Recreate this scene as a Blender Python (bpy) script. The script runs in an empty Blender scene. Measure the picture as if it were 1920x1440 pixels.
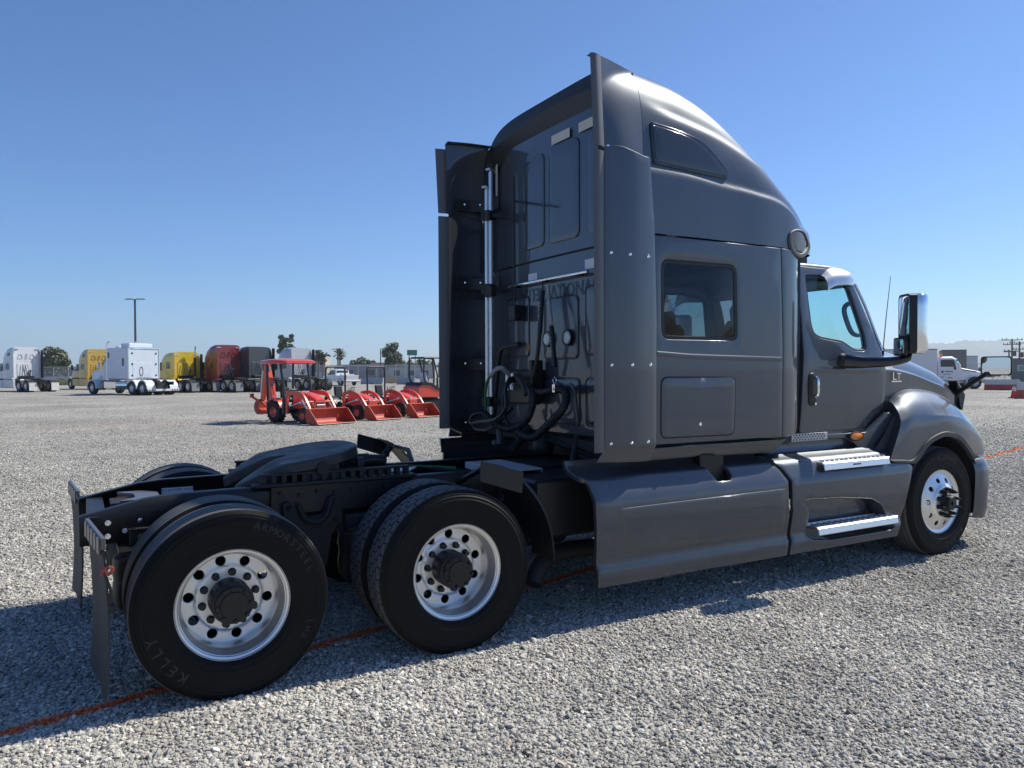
import bpy, bmesh, math, random
import numpy as np
from mathutils import Vector, Matrix
from mathutils.geometry import delaunay_2d_cdt
random.seed(7)
SC = bpy.context.scene
COL = SC.collection

# ---------------------------------------------------------------- camera
CAM = np.array([-0.7174, -5.4988, 1.7451]); YAW, PITCH, ROLL = 1.0564, -0.0182, -0.0039; FPX = 1446.14
FW = np.array([math.cos(YAW)*math.cos(PITCH), math.sin(YAW)*math.cos(PITCH), math.sin(PITCH)])
_r = np.array([math.sin(YAW), -math.cos(YAW), 0.0]); _u = np.cross(_r, FW)
RT = math.cos(ROLL)*_r + math.sin(ROLL)*_u
UP = -math.sin(ROLL)*_r + math.cos(ROLL)*_u
cd = bpy.data.cameras.new('camera'); cam = bpy.data.objects.new('camera', cd); COL.objects.link(cam)
cd.sensor_width = 36.0; cd.lens = 36.0*FPX/1920.0; cd.clip_start = 0.05; cd.clip_end = 40000
cam.matrix_world = Matrix(((RT[0], UP[0], -FW[0], CAM[0]), (RT[1], UP[1], -FW[1], CAM[1]), (RT[2], UP[2], -FW[2], CAM[2]), (0, 0, 0, 1)))
SC.camera = cam

# ---------------------------------------------------------------- world, sun, exposure
SUNV = Vector((1.0, -0.012, 1.03)).normalized()
EL = math.asin(SUNV.z); AZ = math.atan2(SUNV.x, SUNV.y)
wd = bpy.data.worlds.new('World'); SC.world = wd; wd.use_nodes = True
wn = wd.node_tree.nodes; wl = wd.node_tree.links
sky = wn.new('ShaderNodeTexSky'); sky.sky_type = 'NISHITA'; sky.sun_disc = False
sky.sun_elevation = EL; sky.sun_rotation = AZ; sky.altitude = 0; sky.air_density = 0.88; sky.dust_density = 0.15; sky.ozone_density = 3.0
tint = wn.new('ShaderNodeMix'); tint.data_type = 'RGBA'; tint.blend_type = 'MULTIPLY'; tint.inputs['Factor'].default_value = 1.0; tint.inputs['B'].default_value = (.61, .865, 1.175, 1)   # white balance of the whole sky
wl.new(sky.outputs[0], tint.inputs['A']); wl.new(tint.outputs['Result'], wn['Background'].inputs[0]); wn['Background'].inputs[1].default_value = 0.090
sd = bpy.data.lights.new('sun', 'SUN'); sd.energy = 5.0; sd.angle = math.radians(0.53); sd.color = (1.0, 0.945, 0.81)
sun = bpy.data.objects.new('sun', sd); COL.objects.link(sun)
sun.rotation_mode = 'QUATERNION'; sun.rotation_quaternion = SUNV.to_track_quat('Z', 'Y'); sun.location = (30, -5, 40)
SC.view_settings.view_transform = 'Standard'; SC.view_settings.look = 'None'
SC.view_settings.exposure = 0.40; SC.view_settings.gamma = 1.0
SC.cycles.max_bounces = 8; SC.cycles.transparent_max_bounces = 16; SC.cycles.volume_bounces = 0
SC.cycles.sample_clamp_indirect = 6.0; SC.cycles.blur_glossy = 0.3
try: SC.cycles.use_denoising = True
except Exception: pass

# ---------------------------------------------------------------- picture <-> place
def U(x, y, ax, val):
    d = FW*FPX + RT*(x-960) - UP*(y-720)
    return CAM + d*((val-CAM[ax])/d[ax])
def onY(pts, fy):
    """photo points -> (x, z) on the surface y = fy(x, z)"""
    out = []
    for (x, y) in pts:
        yy = fy(0, 1.5) if callable(fy) else fy
        for _ in range(6):
            P = U(x, y, 1, yy)
            if not callable(fy): break
            yy = fy(P[0], P[2])
        out.append((float(P[0]), float(P[2])))
    return out
def P3(x, y, ax, val):
    return Vector([float(c) for c in U(x, y, ax, val)])

# ---------------------------------------------------------------- mesh tools
def hermite(xs, ys, x):
    xs = np.asarray(xs, float); ys = np.asarray(ys, float); m = np.gradient(ys, xs)
    i = int(np.clip(np.searchsorted(xs, x)-1, 0, len(xs)-2)); h = xs[i+1]-xs[i]; t = (x-xs[i])/h
    return float((2*t**3-3*t**2+1)*ys[i]+(t**3-2*t**2+t)*h*m[i]+(-2*t**3+3*t**2)*ys[i+1]+(t**3-t**2)*h*m[i+1])
def catmull(pts, n=6, closed=False):
    P = [Vector(p) for p in pts]; N = len(P); out = []
    rng = range(N if closed else N-1)
    for i in rng:
        p1, p2 = P[i], P[(i+1) % N]
        p0 = P[i-1] if (closed or i > 0) else p1*2-p2
        p3 = P[(i+2) % N] if (closed or i+2 < N) else p2*2-p1
        for k in range(n):
            t = k/n
            out.append(0.5*((2*p1)+(p2-p0)*t+(2*p0-5*p1+4*p2-p3)*t*t+(3*p1-p0-3*p2+p3)*t**3))
    if not closed: out.append(P[-1])
    return out
def rpoly(pts, r, n=5):
    """polygon with rounded corners; r a number or one per corner"""
    N = len(pts); out = []
    rs = r if isinstance(r, (list, tuple)) else [r]*N
    for i in range(N):
        a, b, c = Vector(pts[i-1]), Vector(pts[i]), Vector(pts[(i+1) % N])
        d1 = (a-b); d2 = (c-b); l1, l2 = d1.length, d2.length
        if rs[i] <= 0: out.append(tuple(b)); continue
        d1.normalize(); d2.normalize()
        k = min(rs[i], l1*.49, l2*.49)
        for j in range(n+1):
            t = j/n
            p = (b+d1*k)*(1-t)**2 + b*2*t*(1-t) + (b+d2*k)*t*t
            out.append(tuple(p))
    return out
def dens(pts, L):
    out = []
    for i in range(len(pts)):
        a = Vector(pts[i]); b = Vector(pts[(i+1) % len(pts)])
        n = max(1, int(math.ceil((b-a).length/L)))
        for k in range(n): out.append(tuple(a+(b-a)*k/n))
    return out
def area2(p): return 0.5*sum(p[i-1][0]*p[i][1]-p[i][0]*p[i-1][1] for i in range(len(p)))
def inset(p, d):
    """move every vertex d to the left of the walking direction"""
    N = len(p); out = []
    for i in range(N):
        a, b, c = Vector(p[i-1]), Vector(p[i]), Vector(p[(i+1) % N])
        e1 = (b-a); e2 = (c-b)
        if e1.length < 1e-9: e1 = e2
        if e2.length < 1e-9: e2 = e1
        e1 = e1.normalized(); e2 = e2.normalized()
        n1 = Vector((-e1.y, e1.x)); n2 = Vector((-e2.y, e2.x)); m = n1+n2
        if m.length < 1e-6: m = n1
        m.normalize(); k = d/max(0.35, m.dot(n1))
        out.append((b.x+m.x*k, b.y+m.y*k))
    return out
def inpoly(P, poly):
    x, y = P[:, 0], P[:, 1]; c = np.zeros(len(P), bool); q = np.asarray(poly)
    j = len(q)-1
    for i in range(len(q)):
        a, b = q[i], q[j]
        cond = ((a[1] > y) != (b[1] > y))
        if b[1] != a[1]:
            c ^= cond & (x < (b[0]-a[0])*(y-a[1])/(b[1]-a[1])+a[0])
        j = i
    return c
def segdist(P, poly):
    q = np.asarray(poly); d = np.full(len(P), 1e9)
    for i in range(len(q)):
        a, b = q[i-1], q[i]; ab = b-a; L = max(1e-12, ab@ab)
        t = np.clip(((P-a)@ab)/L, 0, 1); d = np.minimum(d, np.linalg.norm(P-(a+t[:, None]*ab), axis=1))
    return d
def flatfill(loops, grid):
    """triangles inside loops[0] and outside the others; loops first in the vertex list"""
    V = []; E = []
    for lp in loops:
        b = len(V); V += [Vector((p[0], p[1])) for p in lp]; E += [(b+i, b+(i+1) % len(lp)) for i in range(len(lp))]
    if grid:
        a = np.asarray(loops[0]); lo, hi = a.min(0), a.max(0)
        gx = np.arange(lo[0]+grid*.5, hi[0], grid); gy = np.arange(lo[1]+grid*.5, hi[1], grid)
        if len(gx) and len(gy):
            G = np.stack(np.meshgrid(gx, gy), -1).reshape(-1, 2)
            k = inpoly(G, loops[0])
            for h in loops[1:]: k &= ~inpoly(G, h)
            G = G[k]
            if len(G):
                d = segdist(G, loops[0])
                for h in loops[1:]: d = np.minimum(d, segdist(G, h))
                V += [Vector((float(q[0]), float(q[1]))) for q in G[d > grid*.35]]
    r = delaunay_2d_cdt(V, E, [], 0, 1e-7)
    vs = np.array([(v.x, v.y) for v in r[0]]); fs = [list(f) for f in r[2]]
    c = np.array([vs[f].mean(0) for f in fs]); k = inpoly(c, loops[0])
    for h in loops[1:]: k &= ~inpoly(c, h)
    out = []
    for f, kk in zip(fs, k):
        if kk:
            a, b, d = vs[f[0]], vs[f[1]], vs[f[2]]
            if (b[0]-a[0])*(d[1]-a[1])-(b[1]-a[1])*(d[0]-a[0]) < 0: f = f[::-1]
            out.append(f)
    return vs, out

def obj(name, me, mat=None, parent=None, loc=None, rot=None, scale=None):
    o = bpy.data.objects.new(name, me); COL.objects.link(o)
    if mat is not None and me is not None and not me.materials: me.materials.append(mat)
    if parent is not None: o.parent = parent
    if loc is not None: o.location = loc
    if rot is not None: o.rotation_euler = rot
    if scale is not None: o.scale = scale
    return o
class MB:
    def __init__(s): s.v = []; s.f = []; s.uv = {}
    def add(s, V, F):
        b = len(s.v); s.v += [tuple(map(float, p)) for p in V]; s.f += [tuple(b+i for i in f) for f in F]; return s
    def box(s, c, d, rot=None, b=0.0):
        hx, hy, hz = d[0]/2, d[1]/2, d[2]/2
        if b <= 0:
            V = [Vector((x*hx, y*hy, z*hz)) for x in (-1, 1) for y in (-1, 1) for z in (-1, 1)]
            F = [(0, 1, 3, 2), (4, 6, 7, 5), (0, 4, 5, 1), (2, 3, 7, 6), (0, 2, 6, 4), (1, 5, 7, 3)]
        else:
            b = min(b, hx*.9, hy*.9, hz*.9); V = []; ix = {}
            for x in (-1, 1):
                for y in (-1, 1):
                    for z in (-1, 1):
                        ix[x, y, z] = len(V)
                        V += [Vector((x*hx, y*(hy-b), z*(hz-b))), Vector((x*(hx-b), y*hy, z*(hz-b))), Vector((x*(hx-b), y*(hy-b), z*hz))]
            F = []
            for sg in (-1, 1):
                q = [ix[sg, -1, -1], ix[sg, 1, -1], ix[sg, 1, 1], ix[sg, -1, 1]]; F.append(q if sg > 0 else q[::-1])
                q = [ix[-1, sg, -1]+1, ix[-1, sg, 1]+1, ix[1, sg, 1]+1, ix[1, sg, -1]+1]; F.append(q if sg > 0 else q[::-1])
                q = [ix[-1, -1, sg]+2, ix[1, -1, sg]+2, ix[1, 1, sg]+2, ix[-1, 1, sg]+2]; F.append(q if sg > 0 else q[::-1])
            for a in (-1, 1):
                for c2 in (-1, 1):
                    F.append((ix[a, c2, -1], ix[a, c2, 1], ix[a, c2, 1]+1, ix[a, c2, -1]+1))
                    F.append((ix[a, -1, c2], ix[a, 1, c2], ix[a, 1, c2]+2, ix[a, -1, c2]+2))
                    F.append((ix[-1, a, c2]+1, ix[1, a, c2]+1, ix[1, a, c2]+2, ix[-1, a, c2]+2))
            for k, i in ix.items(): F.append((i, i+1, i+2))
        c = Vector(c)
        if rot is not None:
            R = rot if isinstance(rot, Matrix) else Matrix.Rotation(rot[2], 3, 'Z') @ Matrix.Rotation(rot[1], 3, 'Y') @ Matrix.Rotation(rot[0], 3, 'X')
            V = [R @ p for p in V]
        return s.add([p+c for p in V], F)
    def cyl(s, p0, p1, r0, r1=None, n=16, cap=True):
        r1 = r0 if r1 is None else r1
        p0, p1 = Vector(p0), Vector(p1); d = (p1-p0).normalized(); a = d.orthogonal().normalized(); b = d.cross(a)
        V = []
        for p, r in ((p0, r0), (p1, r1)):
            V += [p+(a*math.cos(2*math.pi*k/n)+b*math.sin(2*math.pi*k/n))*r for k in range(n)]
        F = [(k, (k+1) % n, n+(k+1) % n, n+k) for k in range(n)]
        if cap: F += [tuple(range(n-1, -1, -1)), tuple(range(n, 2*n))]
        return s.add(V, F)
    def tube(s, pts, r, n=8, cap=True, closed=False):
        P = [Vector(p) for p in pts]; N = len(P); rs = r if isinstance(r, (list, tuple)) else [r]*N
        t0 = (P[1]-P[0]).normalized(); a = t0.orthogonal().normalized(); V = []; pt = t0
        for i in range(N):
            t = ((P[(i+1) % N] if closed else P[min(i+1, N-1)])-(P[i-1] if closed else P[max(i-1, 0)]))
            t = t.normalized() if t.length > 1e-9 else pt
            q = pt.rotation_difference(t); a = (q @ a); a = (a-t*a.dot(t)).normalized(); b = t.cross(a); pt = t
            V += [P[i]+(a*math.cos(2*math.pi*k/n)+b*math.sin(2*math.pi*k/n))*rs[i] for k in range(n)]
        F = []
        for i in range(N if closed else N-1):
            j = (i+1) % N
            F += [(i*n+k, i*n+(k+1) % n, j*n+(k+1) % n, j*n+k) for k in range(n)]
        if cap and not closed: F += [tuple(range(n-1, -1, -1)), tuple((N-1)*n+k for k in range(n))]
        return s.add(V, F)
    def lathe(s, prof, o=(0, 0, 0), axis='Y', n=48, a0=0.0, a1=2*math.pi):
        """prof: (radius, height along axis)"""
        full = abs(a1-a0-2*math.pi) < 1e-6; m = n if full else n+1; V = []
        for (r, h) in prof:
            for k in range(m):
                t = a0+(a1-a0)*k/n; c, sn = r*math.cos(t), r*math.sin(t)
                V.append({'Y': (o[0]+c, o[1]+h, o[2]+sn), 'Z': (o[0]+c, o[1]+sn, o[2]+h), 'X': (o[0]+h, o[1]+c, o[2]+sn)}[axis])
        F = []
        for i in range(len(prof)-1):
            for k in range(n):
                k2 = (k+1) % m
                F.append((i*m+k, i*m+k2, (i+1)*m+k2, (i+1)*m+k))
        return s.add(V, F)
    def sheet(s, rows, cu=False):
        R = len(rows); Cn = len(rows[0]); V = [p for r in rows for p in r]; F = []
        for i in range(R-1):
            for k in range(Cn if cu else Cn-1):
                k2 = (k+1) % Cn; F.append((i*Cn+k, i*Cn+k2, (i+1)*Cn+k2, (i+1)*Cn+k))
        return s.add(V, F)
    def prism(s, poly, mapf, d0, d1):
        """poly in (u,v); mapf(u,v,d)"""
        if area2(poly) < 0: poly = poly[::-1]
        n = len(poly); V = [mapf(u, v, d0) for u, v in poly]+[mapf(u, v, d1) for u, v in poly]
        F = [tuple(range(n)), tuple(range(2*n-1, n-1, -1))]+[(k, n+k, n+(k+1) % n, (k+1) % n) for k in range(n)]
        return s.add(V, F)
    def xform(s, M):
        s.v = [tuple(M @ Vector(p)) for p in s.v]; return s
    def mesh(s, name, smooth=35):
        me = bpy.data.meshes.new(name); me.from_pydata(s.v, [], s.f); me.update()
        if smooth:
            me.polygons.foreach_set('use_smooth', [True]*len(me.polygons)); me.set_sharp_from_angle(angle=math.radians(smooth))
        return me
    def build(s, name, mat, parent=None, loc=None, rot=None, smooth=35, mir=False):
        o = obj(name, s.mesh(name, smooth), mat, parent, loc, rot)
        if mir: mirror(o)
        return o
def mirror(o):
    c = o.copy(); COL.objects.link(c); c.scale.y = -1; c.location.y = -o.location.y; c.parent = o.parent; return c
def panel(name, outl, mapf, mat, parent, th=.02, r=.006, holes=(), grid=.09, L=.06, mir=False, smooth=40):
    """a skin with rolled edges: outl and holes in (u,v); mapf(u,v,depth)"""
    lps = []
    for i, lp in enumerate([outl]+list(holes)):
        lp = dens(list(lp), L)
        if (area2(lp) < 0) == (i == 0): lp = lp[::-1]
        lps.append(lp)
    m = MB(); K = 3; inner = []; rings = []
    for lp in lps:
        rr = [(lp, th)]
        for k in range(K+1):
            a = k/K*math.pi/2; rr.append((inset(lp, r*(1-math.cos(a))), r*(1-math.sin(a))))
        rings.append(rr); inner.append(rr[-1][0])
    vs, fs = flatfill(inner, grid)
    base = 0; V = [mapf(float(q[0]), float(q[1]), 0.0) for q in vs]; m.add(V, fs)
    off = 0
    for rr in rings:
        n = len(rr[0][0]); b = len(m.v)
        V = []
        for lp, d in rr[:-1]: V += [mapf(q[0], q[1], d) for q in lp]
        F = []
        for k in range(len(rr)-2):
            F += [(k*n+i, k*n+(i+1) % n, (k+1)*n+(i+1) % n, (k+1)*n+i) for i in range(n)]
        m.add(V, F)
        kb = b+(len(rr)-2)*n
        m.f += [(kb+i, kb+(i+1) % n, off+(i+1) % n, off+i) for i in range(n)]
        off += n
    return m.build(name, mat, parent, smooth=smooth, mir=mir)
def text_geo(body, size=1.0, ext=0.0, align='CENTER', outline=0.0):
    cu = bpy.data.curves.new('txt', 'FONT'); cu.body = body; cu.size = size; cu.extrude = ext; cu.align_x = align; cu.align_y = 'CENTER'; cu.resolution_u = 2
    if outline: cu.fill_mode = 'NONE'; cu.bevel_depth = outline; cu.bevel_resolution = 1
    o = bpy.data.objects.new('txt', cu); COL.objects.link(o)
    dg = bpy.context.evaluated_depsgraph_get(); me = o.evaluated_get(dg).to_mesh()
    V = [tuple(v.co) for v in me.vertices]; F = [tuple(p.vertices) for p in me.polygons]
    o.evaluated_get(dg).to_mesh_clear(); bpy.data.objects.remove(o); bpy.data.curves.remove(cu)
    return V, F
def empty(name, loc=(0, 0, 0), rz=0.0):
    o = bpy.data.objects.new(name, None); COL.objects.link(o); o.location = loc; o.rotation_euler = (0, 0, rz); o.empty_display_size = .3; return o
def tag(o, label=None, cat=None, group=None, kind=None):
    if label: o['label'] = label
    if cat: o['category'] = cat
    if group: o['group'] = group
    if kind: o['kind'] = kind
    return o
def copy_tree(o, parent=None):
    c = o.copy(); COL.objects.link(c); c.parent = parent
    for ch in list(o.children): copy_tree(ch, c)
    return c

# ---------------------------------------------------------------- materials
def M(name, col, rough=.5, metal=0., coat=0., var=.08, vs=6., bump=0., bs=80., spec=.5, rvar=0., coatr=.03):
    m = bpy.data.materials.new(name); m.use_nodes = True; nt = m.node_tree; N = nt.nodes; Lk = nt.links; b = N['Principled BSDF']
    b.inputs['Roughness'].default_value = rough; b.inputs['Metallic'].default_value = metal
    b.inputs['Coat Weight'].default_value = coat; b.inputs['Coat Roughness'].default_value = coatr
    b.inputs['Specular IOR Level'].default_value = spec
    tc = N.new('ShaderNodeTexCoord')
    nz = N.new('ShaderNodeTexNoise'); nz.inputs['Scale'].default_value = vs; nz.inputs['Detail'].default_value = 5; Lk.new(tc.outputs['Object'], nz.inputs['Vector'])
    mx = N.new('ShaderNodeMix'); mx.data_type = 'RGBA'
    mx.inputs['A'].default_value = (*[c*(1-var) for c in col], 1); mx.inputs['B'].default_value = (*[min(1, c*(1+var)) for c in col], 1)
    Lk.new(nz.outputs['Fac'], mx.inputs['Factor']); Lk.new(mx.outputs['Result'], b.inputs['Base Color'])
    if rvar:
        mr = N.new('ShaderNodeMapRange'); mr.inputs['From Min'].default_value = .3; mr.inputs['From Max'].default_value = .7
        mr.inputs['To Min'].default_value = max(0.02, rough-rvar); mr.inputs['To Max'].default_value = rough+rvar
        Lk.new(nz.outputs['Fac'], mr.inputs['Value']); Lk.new(mr.outputs['Result'], b.inputs['Roughness'])
    if bump:
        n2 = N.new('ShaderNodeTexNoise'); n2.inputs['Scale'].default_value = bs; n2.inputs['Detail'].default_value = 3; Lk.new(tc.outputs['Object'], n2.inputs['Vector'])
        bp = N.new('ShaderNodeBump'); bp.inputs['Strength'].default_value = bump; bp.inputs['Distance'].default_value = .01
        Lk.new(n2.outputs['Fac'], bp.inputs['Height']); Lk.new(bp.outputs['Normal'], b.inputs['Normal'])
    return m
def Glass(name, col, rough=.01, dirt=.0):
    m = bpy.data.materials.new(name); m.use_nodes = True; nt = m.node_tree; N = nt.nodes; Lk = nt.links
    N.remove(N['Principled BSDF']); out = N['Material Output']
    t = N.new('ShaderNodeBsdfTransparent'); t.inputs[0].default_value = (*col, 1)
    g = N.new('ShaderNodeBsdfGlossy'); g.inputs['Roughness'].default_value = rough; g.inputs['Color'].default_value = (.9, .95, 1, 1)
    fr = N.new('ShaderNodeFresnel'); fr.inputs[0].default_value = 1.45
    mx = N.new('ShaderNodeMixShader'); Lk.new(fr.outputs[0], mx.inputs[0]); Lk.new(t.outputs[0], mx.inputs[1]); Lk.new(g.outputs[0], mx.inputs[2])
    if dirt:
        d = N.new('ShaderNodeBsdfDiffuse'); d.inputs[0].default_value = (.5, .5, .48, 1)
        m2 = N.new('ShaderNodeMixShader'); m2.inputs[0].default_value = dirt
        Lk.new(mx.outputs[0], m2.inputs[1]); Lk.new(d.outputs[0], m2.inputs[2]); Lk.new(m2.outputs[0], out.inputs[0])
    else: Lk.new(mx.outputs[0], out.inputs[0])
    return m
PAINT = M('gunmetal_paint', (.072, .083, .102), .40, .62, 1.0, .06, 3., rvar=.04, coatr=.02, spec=.12)
# road film: streaky smudges that dull the clear coat and leave a little dust
_nt = PAINT.node_tree; _N = _nt.nodes; _L = _nt.links; _b = _N['Principled BSDF']; _tc = _N.new('ShaderNodeTexCoord'); _mp = _N.new('ShaderNodeMapping'); _mp.inputs['Scale'].default_value = (5, 5, 1.6)
_nz = _N.new('ShaderNodeTexNoise'); _nz.inputs['Scale'].default_value = 1.4; _nz.inputs['Detail'].default_value = 8; _nz.inputs['Roughness'].default_value = .7; _L.new(_tc.outputs['Object'], _mp.inputs[0]); _L.new(_mp.outputs[0], _nz.inputs['Vector'])
_mr = _N.new('ShaderNodeMapRange'); _mr.inputs['From Min'].default_value = .42; _mr.inputs['From Max'].default_value = .75; _mr.inputs['To Min'].default_value = .015; _mr.inputs['To Max'].default_value = .07; _L.new(_nz.outputs['Fac'], _mr.inputs['Value']); _L.new(_mr.outputs[0], _b.inputs['Coat Roughness'])
_m2 = _N.new('ShaderNodeMapRange'); _m2.inputs['From Min'].default_value = .45; _m2.inputs['From Max'].default_value = .85; _m2.inputs['To Max'].default_value = .14; _L.new(_nz.outputs['Fac'], _m2.inputs['Value'])
_mx = _N.new('ShaderNodeMix'); _mx.data_type = 'RGBA'; _L.new(_m2.outputs[0], _mx.inputs['Factor']); _L.new(_b.inputs['Base Color'].links[0].from_socket, _mx.inputs['A']); _mx.inputs['B'].default_value = (.17, .16, .145, 1); _L.new(_mx.outputs['Result'], _b.inputs['Base Color'])
TRIM = M('grey_trim', (.10, .10, .105), .45, .3, .2, .06)
LIPM = M('grey_arch_lip', (.055, .055, .058), .6)
BLK = M('black_plastic', (.0075, .0078, .0085), .45, bump=.08, bs=220)
BLKG = M('black_gloss', (.006, .0065, .008), .12, coat=.5)
FRAME = M('black_frame_paint', (.0075, .008, .009), .42, var=.35, vs=9, bump=.1, bs=60)
CAST = M('dusty_black_iron', (.014, .014, .015), .6, var=.4, vs=12, bump=.35, bs=90)
GREASE = M('greasy_steel', (.036, .035, .034), .55, .0, var=.45, vs=7, bump=.2, bs=25, rvar=.12)
ALU = M('brushed_aluminium', (.80, .80, .80), .42, 1., var=.04, vs=14, rvar=.05)
CHROME = M('chrome', (.86, .87, .89), .06, 1., var=.02)
STEELP = M('galvanised_pole', (.62, .63, .65), .3, .9, var=.2, vs=30)
DARKIN = M('dark_interior', (.02, .021, .023), .7)
SEATM = M('grey_seat_cloth', (.16, .17, .18), .85)
WHITEST = M('white_sticker', (.62, .64, .68), .5)
PRINT = M('black_print', (.02, .02, .03), .5)
AMBER = M('amber_lens', (.85, .22, .01), .15, coat=.6)
LENS = M('clear_lamp_lens', (.42, .43, .45), .2, .3, coat=.6)
GREENH = M('green_hose', (.01, .16, .05), .4)
GREYH = M('grey_hose', (.28, .30, .33), .5)
TAPE = M('reflective_tape', (.55, .52, .44), .5)
REDTIE = M('faded_red_ribbon', (.45, .10, .07), .8)
GTEAL = Glass('teal_tinted_glass', (.60, .88, .86))
GDARK = Glass('smoked_glass', (.20, .23, .25))
GCLR = Glass('clear_glass', (.85, .92, .92))
# ================================================================= wheels
def rubber_mat(name, drive):
    m = M(name, (.0055, .0057, .0062), .6, var=.35, vs=5, spec=.2); nt = m.node_tree; N = nt.nodes; Lk = nt.links; b = N['Principled BSDF']
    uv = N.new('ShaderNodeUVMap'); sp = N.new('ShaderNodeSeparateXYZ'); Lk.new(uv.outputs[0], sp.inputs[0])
    # tread band grey: dust, with grazing sky sheen also painted into the colour (v stored 0..1 across the tread, 2 on the sidewall)
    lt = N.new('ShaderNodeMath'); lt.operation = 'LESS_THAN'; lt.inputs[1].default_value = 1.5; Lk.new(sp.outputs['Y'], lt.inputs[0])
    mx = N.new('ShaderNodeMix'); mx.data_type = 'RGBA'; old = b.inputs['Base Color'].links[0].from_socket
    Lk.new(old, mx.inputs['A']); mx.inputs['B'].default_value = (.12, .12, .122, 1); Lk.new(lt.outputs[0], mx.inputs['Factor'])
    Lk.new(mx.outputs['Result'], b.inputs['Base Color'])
    if drive:
        br = N.new('ShaderNodeTexBrick'); mp = N.new('ShaderNodeMapping'); mp.inputs['Scale'].default_value = (44, 4.0, 1)
        ad = N.new('ShaderNodeTexWave'); ad.inputs['Scale'].default_value = 5.; Lk.new(uv.outputs[0], mp.inputs[0])
        va = N.new('ShaderNodeVectorMath'); va.operation = 'ADD'
        sn = N.new('ShaderNodeMath'); sn.operation = 'SINE'; k = N.new('ShaderNodeMath'); k.operation = 'MULTIPLY'; k.inputs[1].default_value = 44*3.1416*2
        Lk.new(sp.outputs['X'], k.inputs[0]); Lk.new(k.outputs[0], sn.inputs[0])
        k3 = N.new('ShaderNodeMath'); k3.operation = 'MULTIPLY'; k3.inputs[1].default_value = .16; Lk.new(sn.outputs[0], k3.inputs[0])
        cb = N.new('ShaderNodeCombineXYZ'); Lk.new(k3.outputs[0], cb.inputs['Y']); Lk.new(mp.outputs[0], va.inputs[0]); Lk.new(cb.outputs[0], va.inputs[1])
        Lk.new(va.outputs[0], br.inputs['Vector'])
        br.inputs['Color1'].default_value = br.inputs['Color2'].default_value = (1, 1, 1, 1); br.inputs['Mortar'].default_value = (0, 0, 0, 1)
        br.inputs['Scale'].default_value = 1; br.inputs['Mortar Size'].default_value = .085; br.inputs['Brick Width'].default_value = 1.; br.inputs['Row Height'].default_value = 1.
        m2 = N.new('ShaderNodeMath'); m2.operation = 'MAXIMUM'; gt = N.new('ShaderNodeMath'); gt.operation = 'GREATER_THAN'; gt.inputs[1].default_value = 1.5
        Lk.new(sp.outputs['Y'], gt.inputs[0]); Lk.new(br.outputs['Color'], m2.inputs[0]); Lk.new(gt.outputs[0], m2.inputs[1])
        bp = N.new('ShaderNodeBump'); bp.inputs['Strength'].default_value = 1.; bp.inputs['Distance'].default_value = .012
        Lk.new(m2.outputs[0], bp.inputs['Height']); Lk.new(bp.outputs[0], b.inputs['Normal'])
        mm = N.new('ShaderNodeMix'); mm.data_type = 'RGBA'; mm.blend_type = 'MULTIPLY'; mm.inputs['Factor'].default_value = .75
        Lk.new(mx.outputs['Result'], mm.inputs['A']); Lk.new(m2.outputs[0], mm.inputs['B']); Lk.new(mm.outputs['Result'], b.inputs['Base Color'])
    return m
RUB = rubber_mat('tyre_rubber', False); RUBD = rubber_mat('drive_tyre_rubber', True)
LETT = M('raised_tyre_letters', (.021, .021, .022), .5)
SIDE = [(.292, -.118), (.305, -.128), (.318, -.133), (.321, -.1365), (.324, -.135), (.345, -.1402), (.348, -.1432), (.351, -.1412), (.37, -.1435), (.41, -.145), (.445, -.1417), (.448, -.1440), (.451, -.1405), (.466, -.1365), (.469, -.1385), (.472, -.1340), (.480, -.130), (.483, -.1315), (.486, -.1255), (.494, -.1205), (.503, -.112)]
def side_y(r):
    a = np.array(SIDE); return float(np.interp(r, a[:, 0], a[:, 1]))
def tyre_mesh(name, grooves, gw=.016, gd=.014, n=96):
    prof = [(r, h) for r, h in SIDE]; tr = [(.509, -.104)]
    for g in grooves: tr += [(.510+.002*(1-(g/.1)**2), g-gw/2-.001), (.512-gd, g-gw/2+.001), (.512-gd, g+gw/2-.001), (.510+.002*(1-(g/.1)**2), g+gw/2+.001)]
    tr += [(.509, .104)]; prof = prof+tr+[(r, -h) for r, h in SIDE[::-1]]
    m = MB(); m.lathe(prof, n=n); me = m.mesh(name, 50)
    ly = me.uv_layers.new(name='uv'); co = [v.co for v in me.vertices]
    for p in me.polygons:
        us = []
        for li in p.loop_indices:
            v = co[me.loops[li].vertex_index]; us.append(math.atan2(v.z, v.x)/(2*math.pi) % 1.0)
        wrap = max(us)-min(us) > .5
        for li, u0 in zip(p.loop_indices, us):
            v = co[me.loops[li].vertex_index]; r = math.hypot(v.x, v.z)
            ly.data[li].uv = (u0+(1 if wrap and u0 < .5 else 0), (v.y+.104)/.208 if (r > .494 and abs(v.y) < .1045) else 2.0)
    return me
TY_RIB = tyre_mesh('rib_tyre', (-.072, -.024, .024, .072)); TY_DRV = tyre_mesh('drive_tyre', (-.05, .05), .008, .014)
for me, mt in ((TY_RIB, RUB), (TY_DRV, RUBD)): me.materials.append(mt)
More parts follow.
